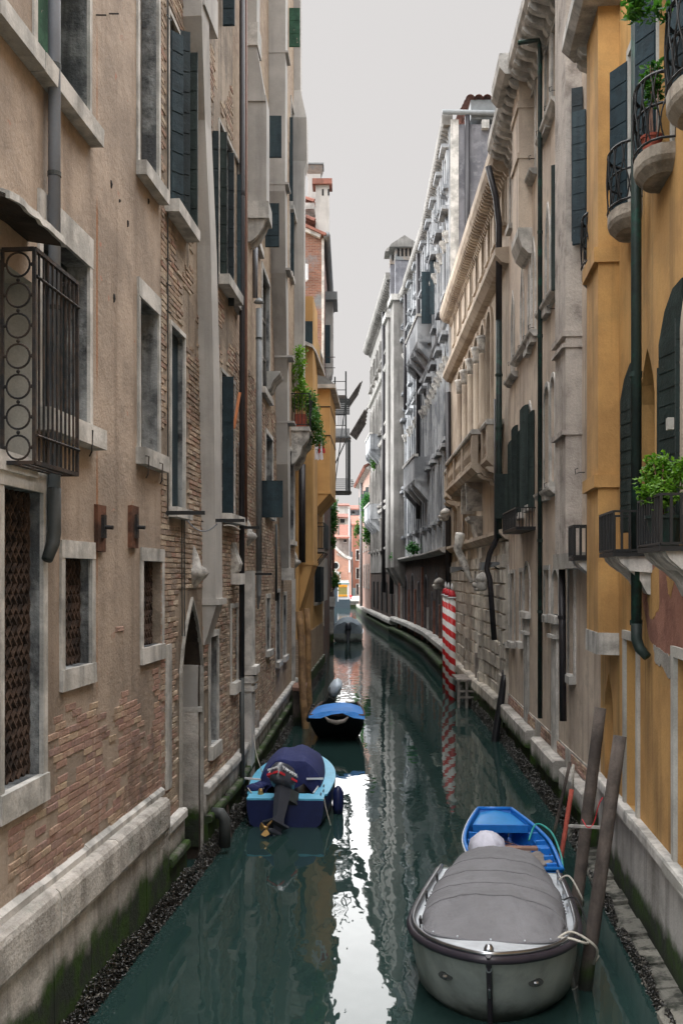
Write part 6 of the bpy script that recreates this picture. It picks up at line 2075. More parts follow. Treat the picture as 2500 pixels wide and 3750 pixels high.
def grey_boat():
    B, L = place('covered_motorboat', 'grey motorboat under an arched grey canvas hood, bow towards the viewer', (1.99, 12.6), (1.335, 9.05))
    def hw(t):
        if t < .55:
            return .75 + .12 * math.sin(t / .55 * math.pi / 2)
        s = (t - .55) / .45
        return .87 * max(0.0, 1 - s ** 2.15) ** .62
    zg = lambda t: .58 + .26 * t ** 2.2
    ts = [i / 16 * .8 for i in range(17)] + [.8 + .2 * (1 - (1 - i / 14) ** 1.8) for i in range(1, 15)]
    sec = [(t, t * L, max(hw(t), .012), zg(t)) for t in ts]
    m = MB()
    hull_mesh(sec, .55, .22, m, L, (.93, .66))
    m.build('hull', G['hull_grey'], B, smooth=True, local=True)
    # deck
    d = MB()
    d.loft([[(-w_ * .99, y, z - .02), (-w_ * .55, y, z + .0), (0, y, z + .02), (w_ * .55, y, z), (w_ * .99, y, z - .02)] for (t, y, w_, z) in sec], False)
    dk = d.build('deck', G['deck_silver'], B, smooth=True, local=True)
    g = MB()
    gunwale_tube(sec, g, .040, .010, -.03, 10)
    g.build('rub_rail', G['rubber'], B, smooth=True, local=True)
    g = MB()
    gunwale_tube(sec, g, .022, -.025, .025, 8)
    g.build('toe_rail', G['steel'], B, smooth=True, local=True)
    # canopy: hoops and canvas
    TH, N = .65, 26
    ts2 = [.01 + (TH - .01) * i / 20 for i in range(21)]
    rings = []
    for i, t in enumerate(ts2):
        w_ = hw(t) * (.74 + .12 * min(1, t / .3))
        z0 = zg(t) + .01
        A = .315
        ph = (TH - t) / .155
        sag = -.020 * abs(math.sin(math.pi * ph)) ** .7
        ring = []
        for k in range(N + 1):
            a = min(math.pi * k / N, math.pi - 1e-6)
            wr = .010 * noise.noise(Vector((k * .5, t * 12, 1.3))) + .012 * noise.noise(Vector((k * .9 + t * 22, t * 16 - k * .5, 6)))
            z = z0 + (A + sag + wr) * math.sin(a) ** .86
            ring.append((-w_ * math.cos(a) * (1 + sag * .5), t * L + .02 * noise.noise(Vector((k * .3, t * 5, 4))), z))
        rings.append(ring)
    c = MB()
    c.loft(rings, False)
    c.add(rings[0], [tuple(range(N + 1))])
    cv = c.build('canvas_hood', G['canvas_grey'], B, smooth=True, local=True)
    # sloping front panel down to the foredeck
    front = []
    for j in range(9):
        s_ = j / 8
        ring = []
        for k in range(N + 1):
            a = min(math.pi * k / N, math.pi - 1e-6)
            x, y, z = rings[-1][k]
            t1 = TH + .05 + .14 * math.sin(a) ** .7
            zb = zg(t1) + .012
            fold = .012 * noise.noise(Vector((k * .8, s_ * 3, 2))) * math.sin(math.pi * s_) + .010 * math.sin(k * .9 + s_ * 2.5) * math.sin(math.pi * s_)
            ring.append((x * (1 - .05 * s_), y + (t1 * L - y) * s_, z + (zb - z) * s_ ** .9 + fold))
        front.append(ring)
    MB().loft(front, False).build('hood_front', G['canvas_grey'], cv, smooth=True, local=True)
    for t in (TH, TH - .155, TH - .31, TH - .465):
        i = min(range(len(ts2)), key=lambda q: abs(ts2[q] - t))
        MB().tube([Vector(p) + Vector((0, 0, .003)) for p in rings[i]], .008, 6).build('hood_seam', G['canvas_grey'], cv, smooth=True, local=True)
    for s_ in (0, -1):
        MB().tube([Vector(r[s_]) for r in rings] + [Vector(r[s_]) for r in front[1:]], .013, 6).build('hood_hem', G['canvas_grey'], cv, local=True)
    MB().tube([Vector(p) for p in front[-1]], .014, 6).build('hood_hem', G['canvas_grey'], cv, local=True)
    for k in range(14):
        for s_ in (0, -1):
            p = Vector(rings[2 + k][s_])
            MB().ell(p + Vector((.014 if s_ else -.014, 0, .02)), .008, .008, .008, 6, 4).build('hood_stud', G['blackiron'], cv, local=True)
    for k in range(5):
        p = Vector(front[-1][5 + 4 * k])
        MB().ell(p + Vector((0, .0, .02)), .012, .012, .012, 6, 4).build('hood_stud', G['steel'], cv, local=True)
    # stem band, ring, bow fitting
    (t, y, w_, z) = sec[-1]
    pts = [(0, y + .02 - .55 * (1 - q / z), q) for q in (z + .02, z * .75, z * .5, z * .25, .02, -.1)]
    MB().tube(pts, .026, 6).build('stem_band', G['rubber'], B, local=True)
    MB().tube([(.0, y + .045 - .55 * (1 - q / z), q) for q in (z * .55, z * .42)], .012, 6).build('stem_plate', G['steel'], B, local=True)
    c0 = Vector((0, y + .03 - .55 * .18, z * .84))
    MB().tube([c0 + Vector((.02 * math.cos(a), .012, .03 * math.sin(a))) for a in [2 * math.pi * k / 12 for k in range(12)]], .008, 6, closed=True).build('tow_ring', G['steel'], B, local=True)
    MB().lathe([(.05, 0), (.045, .04), (.03, .07), (.0, .075)], (0, y - .05, z + .02), 12).build('bow_cap', G['steel'], B, smooth=True, local=True)
    # hull vents
    for s in (-1, 1):
        tt = .93
        i = min(range(len(sec)), key=lambda q: abs(sec[q][0] - tt))
        (t, yy, w_, z) = sec[i]
        p = Vector((s * w_ * .965, yy - .55 * t ** 3 * .45, z * .58))
        nrm = Vector((s * .55, .8, -.1)).normalized()
        ax = Vector((0, 0, 1)).cross(nrm).normalized()
        m = MB()
        pts = [p + nrm * .03 + ax * (.085 * math.cos(a)) + (Vector((0, 0, 1)) + ax * .3 * s) * (.04 * math.sin(a)) for a in [2 * math.pi * k / 14 for k in range(14)]]
        m.prism(pts, nrm * -.06)
        v = m.build('hull_vent', G['castiron'], B, local=True)
        MB().ell(p + nrm * .03, .028, .028, .024, 8, 5).build('vent_lens', G['steel'], v, local=True)
    # cleats and handles
    for (s, t, hgt) in ((1, .12, .05), (1, .28, .05), (1, .42, .05), (1, .70, .05)):
        w_ = hw(t) - .08
        p = Vector((-s * w_, t * L, zg(t) + .01))
        cl = MB()
        cl.bar(p + Vector((0, -.06, .04)), p + Vector((0, .06, .04)), .022)
        cl.box(p.x - .012, p.x + .012, p.y - .03, p.y - .01, p.z, p.z + .04)
        cl.box(p.x - .012, p.x + .012, p.y + .01, p.y + .03, p.z, p.z + .04)
        cl.build('cleat', G['steel'], B, local=True)
    for t in (.18, .40, .70):
        w_ = hw(t) - .09
        p = Vector((w_, t * L, zg(t)))
        MB().tube([p + Vector((0, -.06, 0)), p + Vector((.01, -.05, .09)), p + Vector((.01, .05, .09)), p + Vector((0, .06, 0))], .008, 6).build('lashing_hoop', G['blackiron'], B, local=True)
    return B, L
GB, GL = grey_boat()

def rope(name, lab, pts, r, mat='rope', cat='rope'):
    # smooth the way through the points
    P = [Vector(p) for p in pts]
    out = []
    for i in range(len(P) - 1):
        p0, p1, p2, p3 = P[max(i - 1, 0)], P[i], P[i + 1], P[min(i + 2, len(P) - 1)]
        for k in range(6):
            t = k / 6
            out.append(.5 * ((2 * p1) + (p2 - p0) * t + (2 * p0 - 5 * p1 + 4 * p2 - p3) * t * t + (3 * p1 - p0 - 3 * p2 + p3) * t ** 3))
    out.append(P[-1])
    o = MB().tube(out, r, 6).build(name, G[mat], None, smooth=True)
    tag(o, lab, cat)
    return o

def row_boat():
    B, L = place('open_rowboat', 'small bright blue open boat moored behind the grey motorboat', (2.36, 13.2), (2.45, 15.95))
    hw = lambda t: (.56 + .06 * math.sin(min(t / .5, 1) * math.pi / 2)) * (1 - .58 * max(0, (t - .4) / .6) ** 1.7)
    zg = lambda t: .42 + .16 * t ** 2
    sec = [(i / 16, i / 16 * L, hw(i / 16), zg(i / 16)) for i in range(17)]
    m = MB()
    hull_mesh(sec, .3, .12, m, L, (.88, .6))
    m.add([(-sec[-1][2], L, sec[-1][3]), (sec[-1][2], L, sec[-1][3]), (sec[-1][2] * .6, L - .25, 0), (-sec[-1][2] * .6, L - .25, 0)], [(0, 1, 2, 3)])
    m.build('hull', G['blue_paint'], B, smooth=True, local=True)
    # inner skin
    m = MB()
    m.loft([[(-w_ * .93, y, z - .01), (-w_ * .86, y, .12), (w_ * .86, y, .12), (w_ * .93, y, z - .01)] for (t, y, w_, z) in sec], False)
    m.build('inner_skin', G['blue_paint'], B, local=True)
    g = MB()
    for s in (-1, 1):
        g.tube([(s * w_, y, z) for (t, y, w_, z) in sec], .03, 6)
    g.tube([(-sec[0][2], 0, sec[0][3]), (sec[0][2], 0, sec[0][3])], .03, 6)
    g.tube([(-sec[-1][2], L, sec[-1][3]), (sec[-1][2], L, sec[-1][3])], .03, 6)
    g.build('gunwale', G['blue_paint'], B, smooth=True, local=True)
    MB().tube([(-w_ - .03, y, z - .01) for (t, y, w_, z) in sec], .016, 6).build('rub_strip', G['white'], B, local=True)
    # foredeck
    i0 = 12
    m = MB()
    m.loft([[(-w_ * .9, y, z - .06), (0, y, z - .02), (w_ * .9, y, z - .06)] for (t, y, w_, z) in sec[i0:]], False)
    fd = m.build('foredeck', G['midblue'], B, smooth=True, local=True)
    (t, y, w_, z) = sec[i0]
    MB().box(-w_ * .88, w_ * .88, y - .05, y, z - .13, z - .015).build('deck_beam', G['blue_paint'], fd, local=True)
    # ribs, side boxes
    for k in (2, 4, 6, 8, 10):
        (t, y, w_, z) = sec[k]
        for s in (-1, 1):
            MB().hexa([(s * w_ * .93, y - .03, z - .02), (s * w_ * .93, y + .03, z - .02), (s * w_ * .86, y + .03, .13), (s * w_ * .86, y - .03, .13),
                       (s * (w_ * .93 - .13), y - .03, z - .03), (s * (w_ * .93 - .13), y + .03, z - .03), (s * (w_ * .86 - .05), y + .03, .13), (s * (w_ * .86 - .05), y - .03, .13)]).build('rib', G['blue_paint'], B, local=True)
    for s in (-1, 1):
        MB().tube([(s * (w_ * .93 - .07), y, z * .72) for (t, y, w_, z) in sec[1:i0]], .016, 5).build('stringer', G['blue_paint'], B, local=True)
    # floor boards
    for k in range(6):
        x0 = -.42 + k * .145
        MB().box(x0, x0 + .125, .25, 1.98 - .07 * abs(k - 2.5), .15, .17).build('floor_board', G['greyplank'], B, local=True)
    th = MB().box(-.54, .42, 1.10, 1.24, .36, .395).build('thwart', G['plank'], B, local=True)
    MB().box(.42, .57, 1.08, 1.26, .355, .40).build('thwart_seat', G['blue_paint'], B, local=True)
    MB().obox((.28, .75, .30), Vector((.20, .1, .05)), Vector((-.05, .28, 0)), Vector((0, 0, .012))).build('loose_board', G['greyplank'], B, local=True)
    MB().obox((-.06, .95, .24), Vector((.24, .10, .02)), Vector((-.05, .14, .03)), Vector((0, 0, .012))).build('loose_board', G['greyplank'], B, local=True)
    wm = B.matrix_basis
    wp = lambda x, y, z: wm @ Vector((x, y, z))
    # net heap
    rr = random.Random(8)
    n = MB()
    for k in range(46):
        c = Vector((-.18 + rr.gauss(0, .09), 1.72 + rr.gauss(0, .09), .22 + .05 * rr.random()))
        a = Vector((rr.gauss(0, 1), rr.gauss(0, 1), rr.gauss(0, .25))).normalized() * .14
        n.tube([wp(*(c - a)), wp(*(c + Vector((0, 0, .04)))), wp(*(c + a))], .006, 4)
    tag(n.build('twig_heap', plain('brown_twigs', lin(130, 90, 78), .9), None, kind='stuff'), 'heap of brown twigs lying in the blue open boat', 'twigs')
    # covered outboard at the stern
    O = thing('covered_outboard', 'outboard motor wrapped in a white cloth at the stern of the blue open boat', 'motor', wp(-.40, .35, .42))
    m = MB()
    rings = []
    for i, (z, r1, r2) in enumerate(((0, .16, .20), (.06, .23, .27), (.2, .25, .30), (.33, .22, .26), (.42, .12, .16), (.45, .02, .03))):
        rings.append([wp(-.38 + (r1 * math.cos(a)) * (1 + .06 * math.sin(a * 9)), .42 + (r2 * math.sin(a)) * (1 + .06 * math.sin(a * 9)), .36 + z) for a in [2 * math.pi * k / 36 for k in range(36)]])
    m.loft(rings, True, True)
    m.build('cloth_cover', canvas('white_cover_cloth', lin(206, 206, 220)), O, smooth=True)
    MB().tube([wp(-.38, .2, .4), wp(-.38, -.05, .2), wp(-.38, -.08, -.3)], .06, 8).build('motor_leg', G['outboard'], O)
    rope('green_hose', 'turquoise hose looped over the side of the blue open boat', [wp(.35, 1.5, .40), wp(.50, 1.75, .58), wp(.66, 1.45, .55), wp(.68, .9, .45), wp(.62, .3, .40), wp(.55, -.1, .25), wp(.50, -.25, .02)], .015, 'teal2', 'hose')
G['teal2'] = plain('turquoise_rubber', lin(20, 150, 140), .4)
row_boat()

def outboard(name, lab, M4, body, stripe=None, text=None, prop=True, s=1.0):
    """tilted outboard; local z along the leg upward, y aft"""
    loc = M4.to_translation()
    O = thing(name, lab, 'motor', loc)
    W_ = lambda x, y, z: M4 @ Vector((x * s, y * s, z * s))
    rings = []
    for (z, w_, a, b) in ((0, .11, -.13, .20), (.05, .135, -.17, .26), (.14, .14, -.18, .28), (.24, .13, -.17, .27), (.31, .10, -.13, .22), (.34, .05, -.07, .14)):
        rings.append([W_(w_ * math.cos(t) * (1 if abs(math.cos(t)) < .99 else 1), (a + b) / 2 + (b - a) / 2 * math.sin(t), z) for t in [2 * math.pi * k / 20 for k in range(20)]])
    m = MB()
    m.loft(rings, True, True)
    cw = m.build('cowl', G[body], O, smooth=True)
    m = MB()
    m.loft([[W_(w_ * i, y0 + j, z) for i, j in ((-1, 0), (1, 0), (.7, d), (-.7, d))] for z, w_, y0, d in ((.02, .085, -.07, .2), (-.15, .075, -.06, .18), (-.45, .05, -.04, .14), (-.55, .045, -.05, .16))], True, True)
    m.build('leg', G['outboard'], O, smooth=False)
    MB().hexa([W_(x, y, z) for z in (-.58, -.55) for x, y in ((-.10, -.10), (.10, -.10), (.10, .22), (-.10, .22))]).build('cavitation_plate', G['outboard'], O)
    MB().tube([W_(0, -.12, -.68), W_(0, -.05, -.68), W_(0, .12, -.68), W_(0, .2, -.68)], [.015, .045, .05, .035], 10).build('gearcase', G['outboard'], O, smooth=True)
    MB().hexa([W_(x, y, z) for z, q in ((-.86, .6), (-.58, 1)) for x, y in ((-.012, -.06 * q), (.012, -.06 * q), (.012, .10 * q), (-.012, .10 * q))]).build('skeg', G['outboard'], O)
    if prop:
        pr = MB().tube([W_(0, .19, -.68), W_(0, .27, -.68)], [.035, .02], 8).build('propeller', G['brass'], O, smooth=True)
        for k in range(3):
            a = 2 * math.pi * k / 3 + .4
            e = Vector((math.cos(a), 0, math.sin(a)))
            f = Vector((-math.sin(a), 0, math.cos(a)))
            c0 = Vector((0, .23, -.68))
            pts = [c0 + e * .03 - f * .02, c0 + e * .10 - f * .055 + Vector((0, -.03, 0)), c0 + e * .135 + Vector((0, 0, 0)), c0 + e * .10 + f * .05 + Vector((0, .03, 0)), c0 + e * .03 + f * .02]
            MB().prism([W_(*p) for p in pts], (M4.to_3x3() @ Vector((0, .008, 0)))).build('blade', G['brass'], pr)
    MB().hexa([W_(x, y, z) for z in (-.18, .0) for x, y in ((-.09, -.22), (.09, -.22), (.09, -.06), (-.09, -.06))]).build('clamp_bracket', G['castiron'], O)
    if stripe:
        for sx in (-1, 1):
            MB().hexa([W_(x, y, z) for z in (.10, .135) for x, y in ((sx * .143, -.10), (sx * .120, .24), (sx * .112, .24), (sx * .135, -.10))]).build('side_stripe', G[stripe], cw)
        MB().hexa([W_(x, y, z) for z in (.10, .135) for x, y in ((-.10, .255), (.10, .255), (.10, .272), (-.10, .272))]).build('rear_stripe', G[stripe], cw)
    if text:
        wt = plain('white_lettering', lin(225, 228, 232), .4)
        sc_ = Matrix.Diagonal((s, s, s, 1))
        for sx in (-1, 1):
            m4 = M4 @ sc_ @ Matrix.Translation((sx * .136, .06, .195)) @ Matrix.Rotation(R(90 * sx), 4, 'Z') @ Matrix.Rotation(R(84), 4, 'X')
            text_mesh(text, .075, wt, cw, m4, ext=.008)
        m4 = M4 @ sc_ @ Matrix.Translation((0, .272, .185)) @ Matrix.Rotation(R(180), 4, 'Z') @ Matrix.Rotation(R(84), 4, 'X')
        text_mesh(text, .05, wt, cw, m4, ext=.008)
    return O

def blue_boat():
    B, L = place('blue_motorboat', 'light blue motorboat with a navy tarp tent moored along the brick house', (-.965, 17.05), (-.80, 20.9))
    hw = lambda t: (.66 + .12 * math.sin(min(t / .45, 1) * math.pi / 2)) * max(0.02, 1 - max(0, (t - .42) / .58) ** 2.3) ** .8
    zg = lambda t: .46 + .18 * t ** 2
    ts = [i / 20 for i in range(21)]
    sec = [(t, t * L, max(hw(t), .015), zg(t)) for t in ts]
    m = MB()
    hull_mesh(sec, .5, .15, m, L, (.92, .66))
    m.build('hull', G['navy_paint'], B, smooth=False, local=True)
    # side deck ring
    inn = lambda t, w_: max(w_ - .24, .02)
    for s in (-1, 1):
        d = MB()
        d.loft([[(s * w_, y, z), (s * w_, y, z + .03), (s * inn(t, w_), y, z + .035), (s * inn(t, w_), y, z - .0)] for (t, y, w_, z) in sec[2:-1]], True, True)
        d.build('side_deck', G['lightblue'], B, local=True)
    # stern deck with motor well
    z = zg(0)
    for (xa, xb) in ((-.66, -.24), (.24, .66)):
        MB().hexa([(xa, 0, z), (xb, 0, z), (xb + (.0 if xb > .3 else .1), .36, z), (xa - (0 if xa < -.3 else .1), .36, z), (xa, 0, z + .032), (xb, 0, z + .032), (xb + (.0 if xb > .3 else .1), .36, z + .036), (xa - (0 if xa < -.3 else .1), .36, z + .036)]).build('stern_deck', G['lightblue'], B, local=True)
    MB().box(-.40, .40, .34, .40, .05, z + .034).build('well_bulkhead', G['lightblue'], B, local=True)
    MB().box(-.62, .62, .05, 3.3, .06, .09).build('floor', G['navy_paint'], B, local=True)
    # pale coamings
    for s in (-1, 1):
        MB().tube([(s * (inn(t, w_) - .0), y, zz + .05) for (t, y, w_, zz) in sec[2:9]], .014, 6).build('coaming', G['white'], B, local=True)
    # navy tarp tent
    N = 18
    rings = []
    for i in range(13):
        t = .24 + .70 * i / 12
        w_ = hw(t) * .74
        A = .52 * max(0, math.sin(math.pi * min(1, (i / 12) * .62 + .38))) ** .8 * (1 if i else .98)
        r_ = []
        for k in range(N + 1):
            a = math.pi * k / N
            f = (.030 * math.sin(k * 1.15 + i * .3) + .02 * noise.noise(Vector((k * .6, i * .4, 2)))) * math.sin(a)
            r_.append((-w_ * math.cos(a), t * L, zg(t) + .04 + (A + f) * math.sin(a) ** .9))
        rings.append(r_)
    m = MB()
    m.loft(rings, False)
    # drooping rear edge
    r0 = rings[0]
    rings2 = [r0, [(x * .98, y - .05, z - .09 - .05 * math.sin(k * 1.3)) for k, (x, y, z) in enumerate(r0)], [(x * .92, y - .06, max(.15, z * .55 + .05 * math.sin(k * 1.7))) for k, (x, y, z) in enumerate(r0)]]
    m.loft(rings2, False)
    m.build('tarp_tent', G['canvas_navy'], B, smooth=True, local=True)
    bl = MB()
    for k in range(7):
        c = Vector((-.62 + .04 * k, .62 + .09 * k, zg(.2) + .07))
        bl.ell(c, .13, .10, .07, 8, 6, jit=.5, seed=k)
    bl.build('tarp_fold', G['canvas_navy'], B, smooth=True, local=True)
    MB().bar((-1.05, .95, .66), (-.48, .92, .62), .03).build('tent_pole', G['white'], B, local=True)
    MB().bar((.30, .85, .66), (.60, .87, .66), .03).build('tent_pole', G['white'], B, local=True)
    for (x, y) in ((.64, .95), (.66, .55), (.63, .28)):
        cl = MB().tube([(x - .035, y - .05, zg(.15) + .03), (x - .035, y - .05, zg(.15) + .06), (x - .035, y + .05, zg(.15) + .06), (x - .035, y + .05, zg(.15) + .03)], .010, 6)
        cl.build('cleat', G['castiron'], B, local=True)
    MB().lathe([(.05, 0), (.04, .07), (.02, .1)], (-.46, .30, z + .035), 8).build('fuel_cap', G['brass'], B, local=True)
    MB().lathe([(.085, -.22), (.1, -.1), (.1, .15), (.06, .24), (.02, .28)], (.86, 1.05, .22), 12).build('fender', G['navy_paint'], B, smooth=True, local=True)
    # outboard tilted up and to port
    wm = B.matrix_basis
    M4 = wm @ Matrix.Translation((-.02, .02, .66)) @ Matrix.Rotation(R(180), 4, 'Z') @ Matrix.Rotation(R(38), 4, 'X') @ Matrix.Rotation(R(-4), 4, 'Y') @ Matrix.Rotation(R(-38), 4, 'Z')
    outboard('outboard_motor', 'charcoal outboard with a red stripe and white lettering tilted up behind the blue motorboat', M4, 'outboard', 'redstripe', 'YAMAHA', True, 1.22)
    wp = lambda x, y, zz: wm @ Vector((x, y, zz))
    rope('mooring_rope', 'pale mooring rope from the blue motorboat up to the brick wall post', [wp(-.55, 1.6, .52), wp(-.75, 2.0, .9), wp(-.9, 2.6, 1.35)], .009)
    rope('mooring_rope', 'grey mooring rope looped on the stern deck of the blue motorboat', [wp(-.45, .75, .50), wp(-.6, .8, .54), wp(-.72, .6, .56), wp(-.62, .35, .5)], .012)
    rope('mooring_rope', 'short pale rope trailing from the stern corner of the blue motorboat', [wp(.66, .1, .48), wp(.70, .08, .3), wp(.78, .05, .02)], .010)
blue_boat()

def tarp_boat():
    B, L = place('tarped_boat', 'dark boat covered by a flat blue tarp with a rope fender on its bow', (-.05, 29.2), (-.12, 25.5))
    hw = lambda t: .52 + .18 * math.sin(min(t / .8, 1) * math.pi / 2)
    zg = lambda t: .60 + .14 * t ** 2
    sec = [(i / 10, i / 10 * L, hw(i / 10), zg(i / 10)) for i in range(11)]
    m = MB()
    rs = hull_mesh(sec, .9, .1, m, L, (.8, .55))
    m.add(rs[-1], [tuple(range(len(rs[-1])))])
    m.build('hull', G['black_hull'], B, local=True)
    g = MB()
    gunwale_tube(sec, g, .035, .0, .0, 6)
    g.build('gunwale', weathered('brown_gunwale', lin(110, 84, 76), lin(84, 66, 62), s1=4), B, local=True)
    d = MB()
    rings = []
    for (t, y, w_, z) in sec[3:]:
        rings.append([(-w_ * (1.02 - .04 * k_) if k_ == 0 else x, y, zz) for k_, (x, zz) in enumerate([(-w_ * 1.02, z + .01), (-w_ * .6, z + .09), (-w_ * .2, z + .12 + .02 * math.sin(t * 9)), (w_ * .2, z + .11), (w_ * .6, z + .08), (w_ * 1.02, z + .01)])])
    (t, y, w_, z) = sec[-1]
    rings.append([(x, y + .10, zz - (.10 + .05 * math.sin(i * 2))) for i, (x, yy, zz) in enumerate(rings[-1])])
    d.loft(rings, False)
    d.build('tarp', G['tarp_blue'], B, smooth=False, local=True)
    MB().tube([(-.30, y + .14, z - .02), (-.2, y + .17, z - .12), (0, y + .18, z - .17), (.2, y + .17, z - .12), (.30, y + .14, z - .02)], [.02, .05, .065, .05, .02], 10).build('rope_fender', G['greyplank'], B, smooth=True, local=True)
    for k in range(5):
        MB().ell((.74, .9 + .6 * k, .58), .07, .07, .09, 8, 6).build('fender_ball', G['black_hull'], B, local=True)
    wm = B.matrix_basis
    M4 = wm @ Matrix.Translation((.22, -.02, .86)) @ Matrix.Rotation(R(180), 4, 'Z') @ Matrix.Rotation(R(28), 4, 'X') @ Matrix.Rotation(R(30), 4, 'Y')
    outboard('outboard_motor', 'white outboard tilted up behind the boat with the blue tarp', M4, 'outboard_white', 'blackiron', None, False, 1.25)
tarp_boat()

def far_boat():
    B, L = place('hooded_boat', 'far grey boat under a dark slate hood at the canal mouth', (.39, 65.0), (.5, 70.5))
    hw = lambda t: (.95 + .06 * math.sin(min(t / .5, 1) * math.pi / 2)) * max(.03, 1 - max(0, (t - .5) / .5) ** 2.2)
    zg = lambda t: .55 + .25 * t ** 2
    sec = [(i / 14, i / 14 * L, hw(i / 14), zg(i / 14)) for i in range(15)]
    m = MB()
    hull_mesh(sec, .5, .15, m, L)
    m.build('hull', G['hull_grey'], B, local=True)
    rings = []
    for i in range(9):
        t = .06 + .6 * i / 8
        w_ = hw(t) * .98
        A = (1.05 if i else .75) * (1 - .5 * (i / 8) ** 2)
        rings.append([(-w_ * math.cos(math.pi * k / 14), t * L - (.25 if i == 0 else 0), zg(t) + (A + .05 * math.sin(k * 2.4 + i)) * math.sin(math.pi * k / 14) ** .8) for k in range(15)])
    c = MB()
    c.loft(rings, False)
    c.add(rings[0], [tuple(range(15))])
    c.build('canvas_hood', G['canvas_dark'], B, smooth=True, local=True)
    g = MB()
    gunwale_tube(sec, g, .06, 0, 0, 6)
    g.build('rub_rail', G['white'], B, local=True)
    M4 = B.matrix_basis @ Matrix.Translation((.05, -.15, .75)) @ Matrix.Rotation(R(180), 4, 'Z') @ Matrix.Rotation(R(8), 4, 'X')
    outboard('outboard_motor', 'black outboard on the stern of the far hooded boat', M4, 'outboard', None, None, False, 1.5)
far_boat()

# ================================================================ mooring poles and landings
def pole(name, lab, base, top, r0, r1, mat, cat='pole', group=None, cap=None, wob=0.0):
    b, t = Vector(base), Vector(top)
    T = thing(name, lab, cat, (b.x, b.y, 0), 0, group)
    pts = [b.lerp(t, k / 8) + Vector((wob * math.sin(k * 1.3), 0, 0)) for k in range(9)]
    MB().tube(pts, [r0 + (r1 - r0) * k / 8 for k in range(9)], 14).build('shaft', G[mat], T, smooth=True)
    return T
def ext(b, t, zb=-.8):
    d = Vector(t) - Vector(b)
    return Vector(b) + d * ((zb - b[2]) / d.z)
def pxpole(name, lab, bx, by, tx, ty, r, mat, dY=.2, **k):
    b = onwater(bx, by)
    t = at(tx, ty, b.y + dY)
    return pole(name, lab, ext(b, t), t, r, r * .93, mat, **k)
P2 = pxpole('mooring_pole', 'dark wooden mooring pole nearest the grey motorboat bow, sawn flat on top', 2140, 3620, 2268, 2695, .075, 'woodpole')
P1 = pxpole('mooring_pole', 'dark wooden mooring pole standing behind the nearer one beside the yellow house', 2100, 3390, 2197, 2592, .078, 'woodpole')
pxpole('mooring_pole', 'short black leaning pole at the corner of the rusticated palace', 1810, 2715, 1850, 2455, .10, 'black_hull')
pxpole('thin_pole', 'thin brown pole leaning between the blue open boat and the wall', 2018, 3095, 2086, 2790, .028, 'woodpole')
red = pxpole('thin_pole', 'red painted pole with a pale tip beside the blue open boat', 2044, 3195, 2092, 2890, .036, 'orangered' if 'orangered' in G else 'redplaster')
for ch in red.children:
    ch.data.materials.clear()
    ch.data.materials.append(weathered('orange_red_paint', lin(206, 74, 40), lin(170, 58, 36), s1=5, streak=lin(40, 34, 36), sa=.6))
b_ = onwater(2044, 3195)
MB().tube([at(2091, 2893, b_.y + .2), at(2098, 2800, b_.y + .23)], [.030, .022], 8).build('pale_tip', G['rope'], red, smooth=True)
pxpole('mooring_pole', 'nearer of the two yellow brown poles by the brick house', 1117, 2668, 1096, 2240, .105, 'tanpole', wob=.02)
pxpole('mooring_pole', 'farther of the two yellow brown poles by the brick house', 1133, 2606, 1124, 2228, .10, 'tanpole', wob=.02)
pxpole('iron_post', 'thin rusty iron post at the foot of the brick house', 846, 3070, 826, 2908, .028, 'iron')
pxpole('timber_post', 'grey timber post beside the white stone pier', 935, 2860, 938, 2600, .075, 'greyplank')
# cross batten tying the two dark poles
t = MB().bar(at(2085, 3024, 11.9), at(2195, 3030, 11.4), .05, .03).build('batten', G['istria'], None)
tag(t, 'white batten lashed between the two dark mooring poles with red string', 'batten')
rope('red_string', 'red string wound round the dark poles at the white batten', [at(2130, 3000, 11.6), at(2150, 3030, 11.5), at(2172, 3015, 11.5), at(2190, 2950, 11.4), at(2205, 2920, 11.4)], .006, 'redstripe', 'string')

def stripe_mat():
    T = NT('spiral_stripes')
    tc = T.n('TexCoord').outputs['Object']
    sx = T.n('SeparateXYZ')
    T.l(tc, sx.inputs[0])
    ang = T.math('ARCTAN2', sx.outputs[1], sx.outputs[0])
    f = T.math('FRACT', T.math('ADD', T.math('DIVIDE', ang, 2 * math.pi), T.math('MULTIPLY', sx.outputs[2], 2.2)), 0)
    st = T.math('GREATER_THAN', f, .5)
    c = T.mix(st, lin(214, 216, 214), lin(188, 30, 34))
    T.l(c, T.bsdf.inputs['Base Color'])
    T.bsdf.inputs['Roughness'].default_value = .4
    return T.m
SM = stripe_mat()
def striped(px, Y, lab, ytop):
    x = xat(px, Y)
    T = thing('striped_pole', lab, 'pole', (x, Y, 0), 0, 'striped mooring poles by the palace')
    h = zat(ytop, Y)
    o = MB().tube([(0, 0, -.8), (0, 0, h)], .125, 18).build('shaft', SM, T, smooth=True, local=True)
    MB().lathe([(.155, h), (.165, h + .03), (.155, h + .06)], (0, 0, 0), 18).build('collar', G['white'], T, smooth=True, local=True)
    MB().lathe([(.15, h + .06), (.13, h + .14), (.10, h + .22), (.07, h + .28)], (0, 0, 0), 16).build('red_cap', G['redstripe'], T, smooth=True, local=True)
    MB().lathe([(.03, h + .28), (.055, h + .34), (.05, h + .42), (.02, h + .50), (.0, h + .54)], (0, 0, 0), 12).build('finial', G['white'], T, smooth=True, local=True)
striped(1654, 34.6, 'nearest of the red and white striped poles by the palace', 2192)
striped(1641, 36.2, 'middle one of the red and white striped poles by the palace', 2186)
striped(1631, 38.0, 'farthest of the red and white striped poles by the palace', 2181)

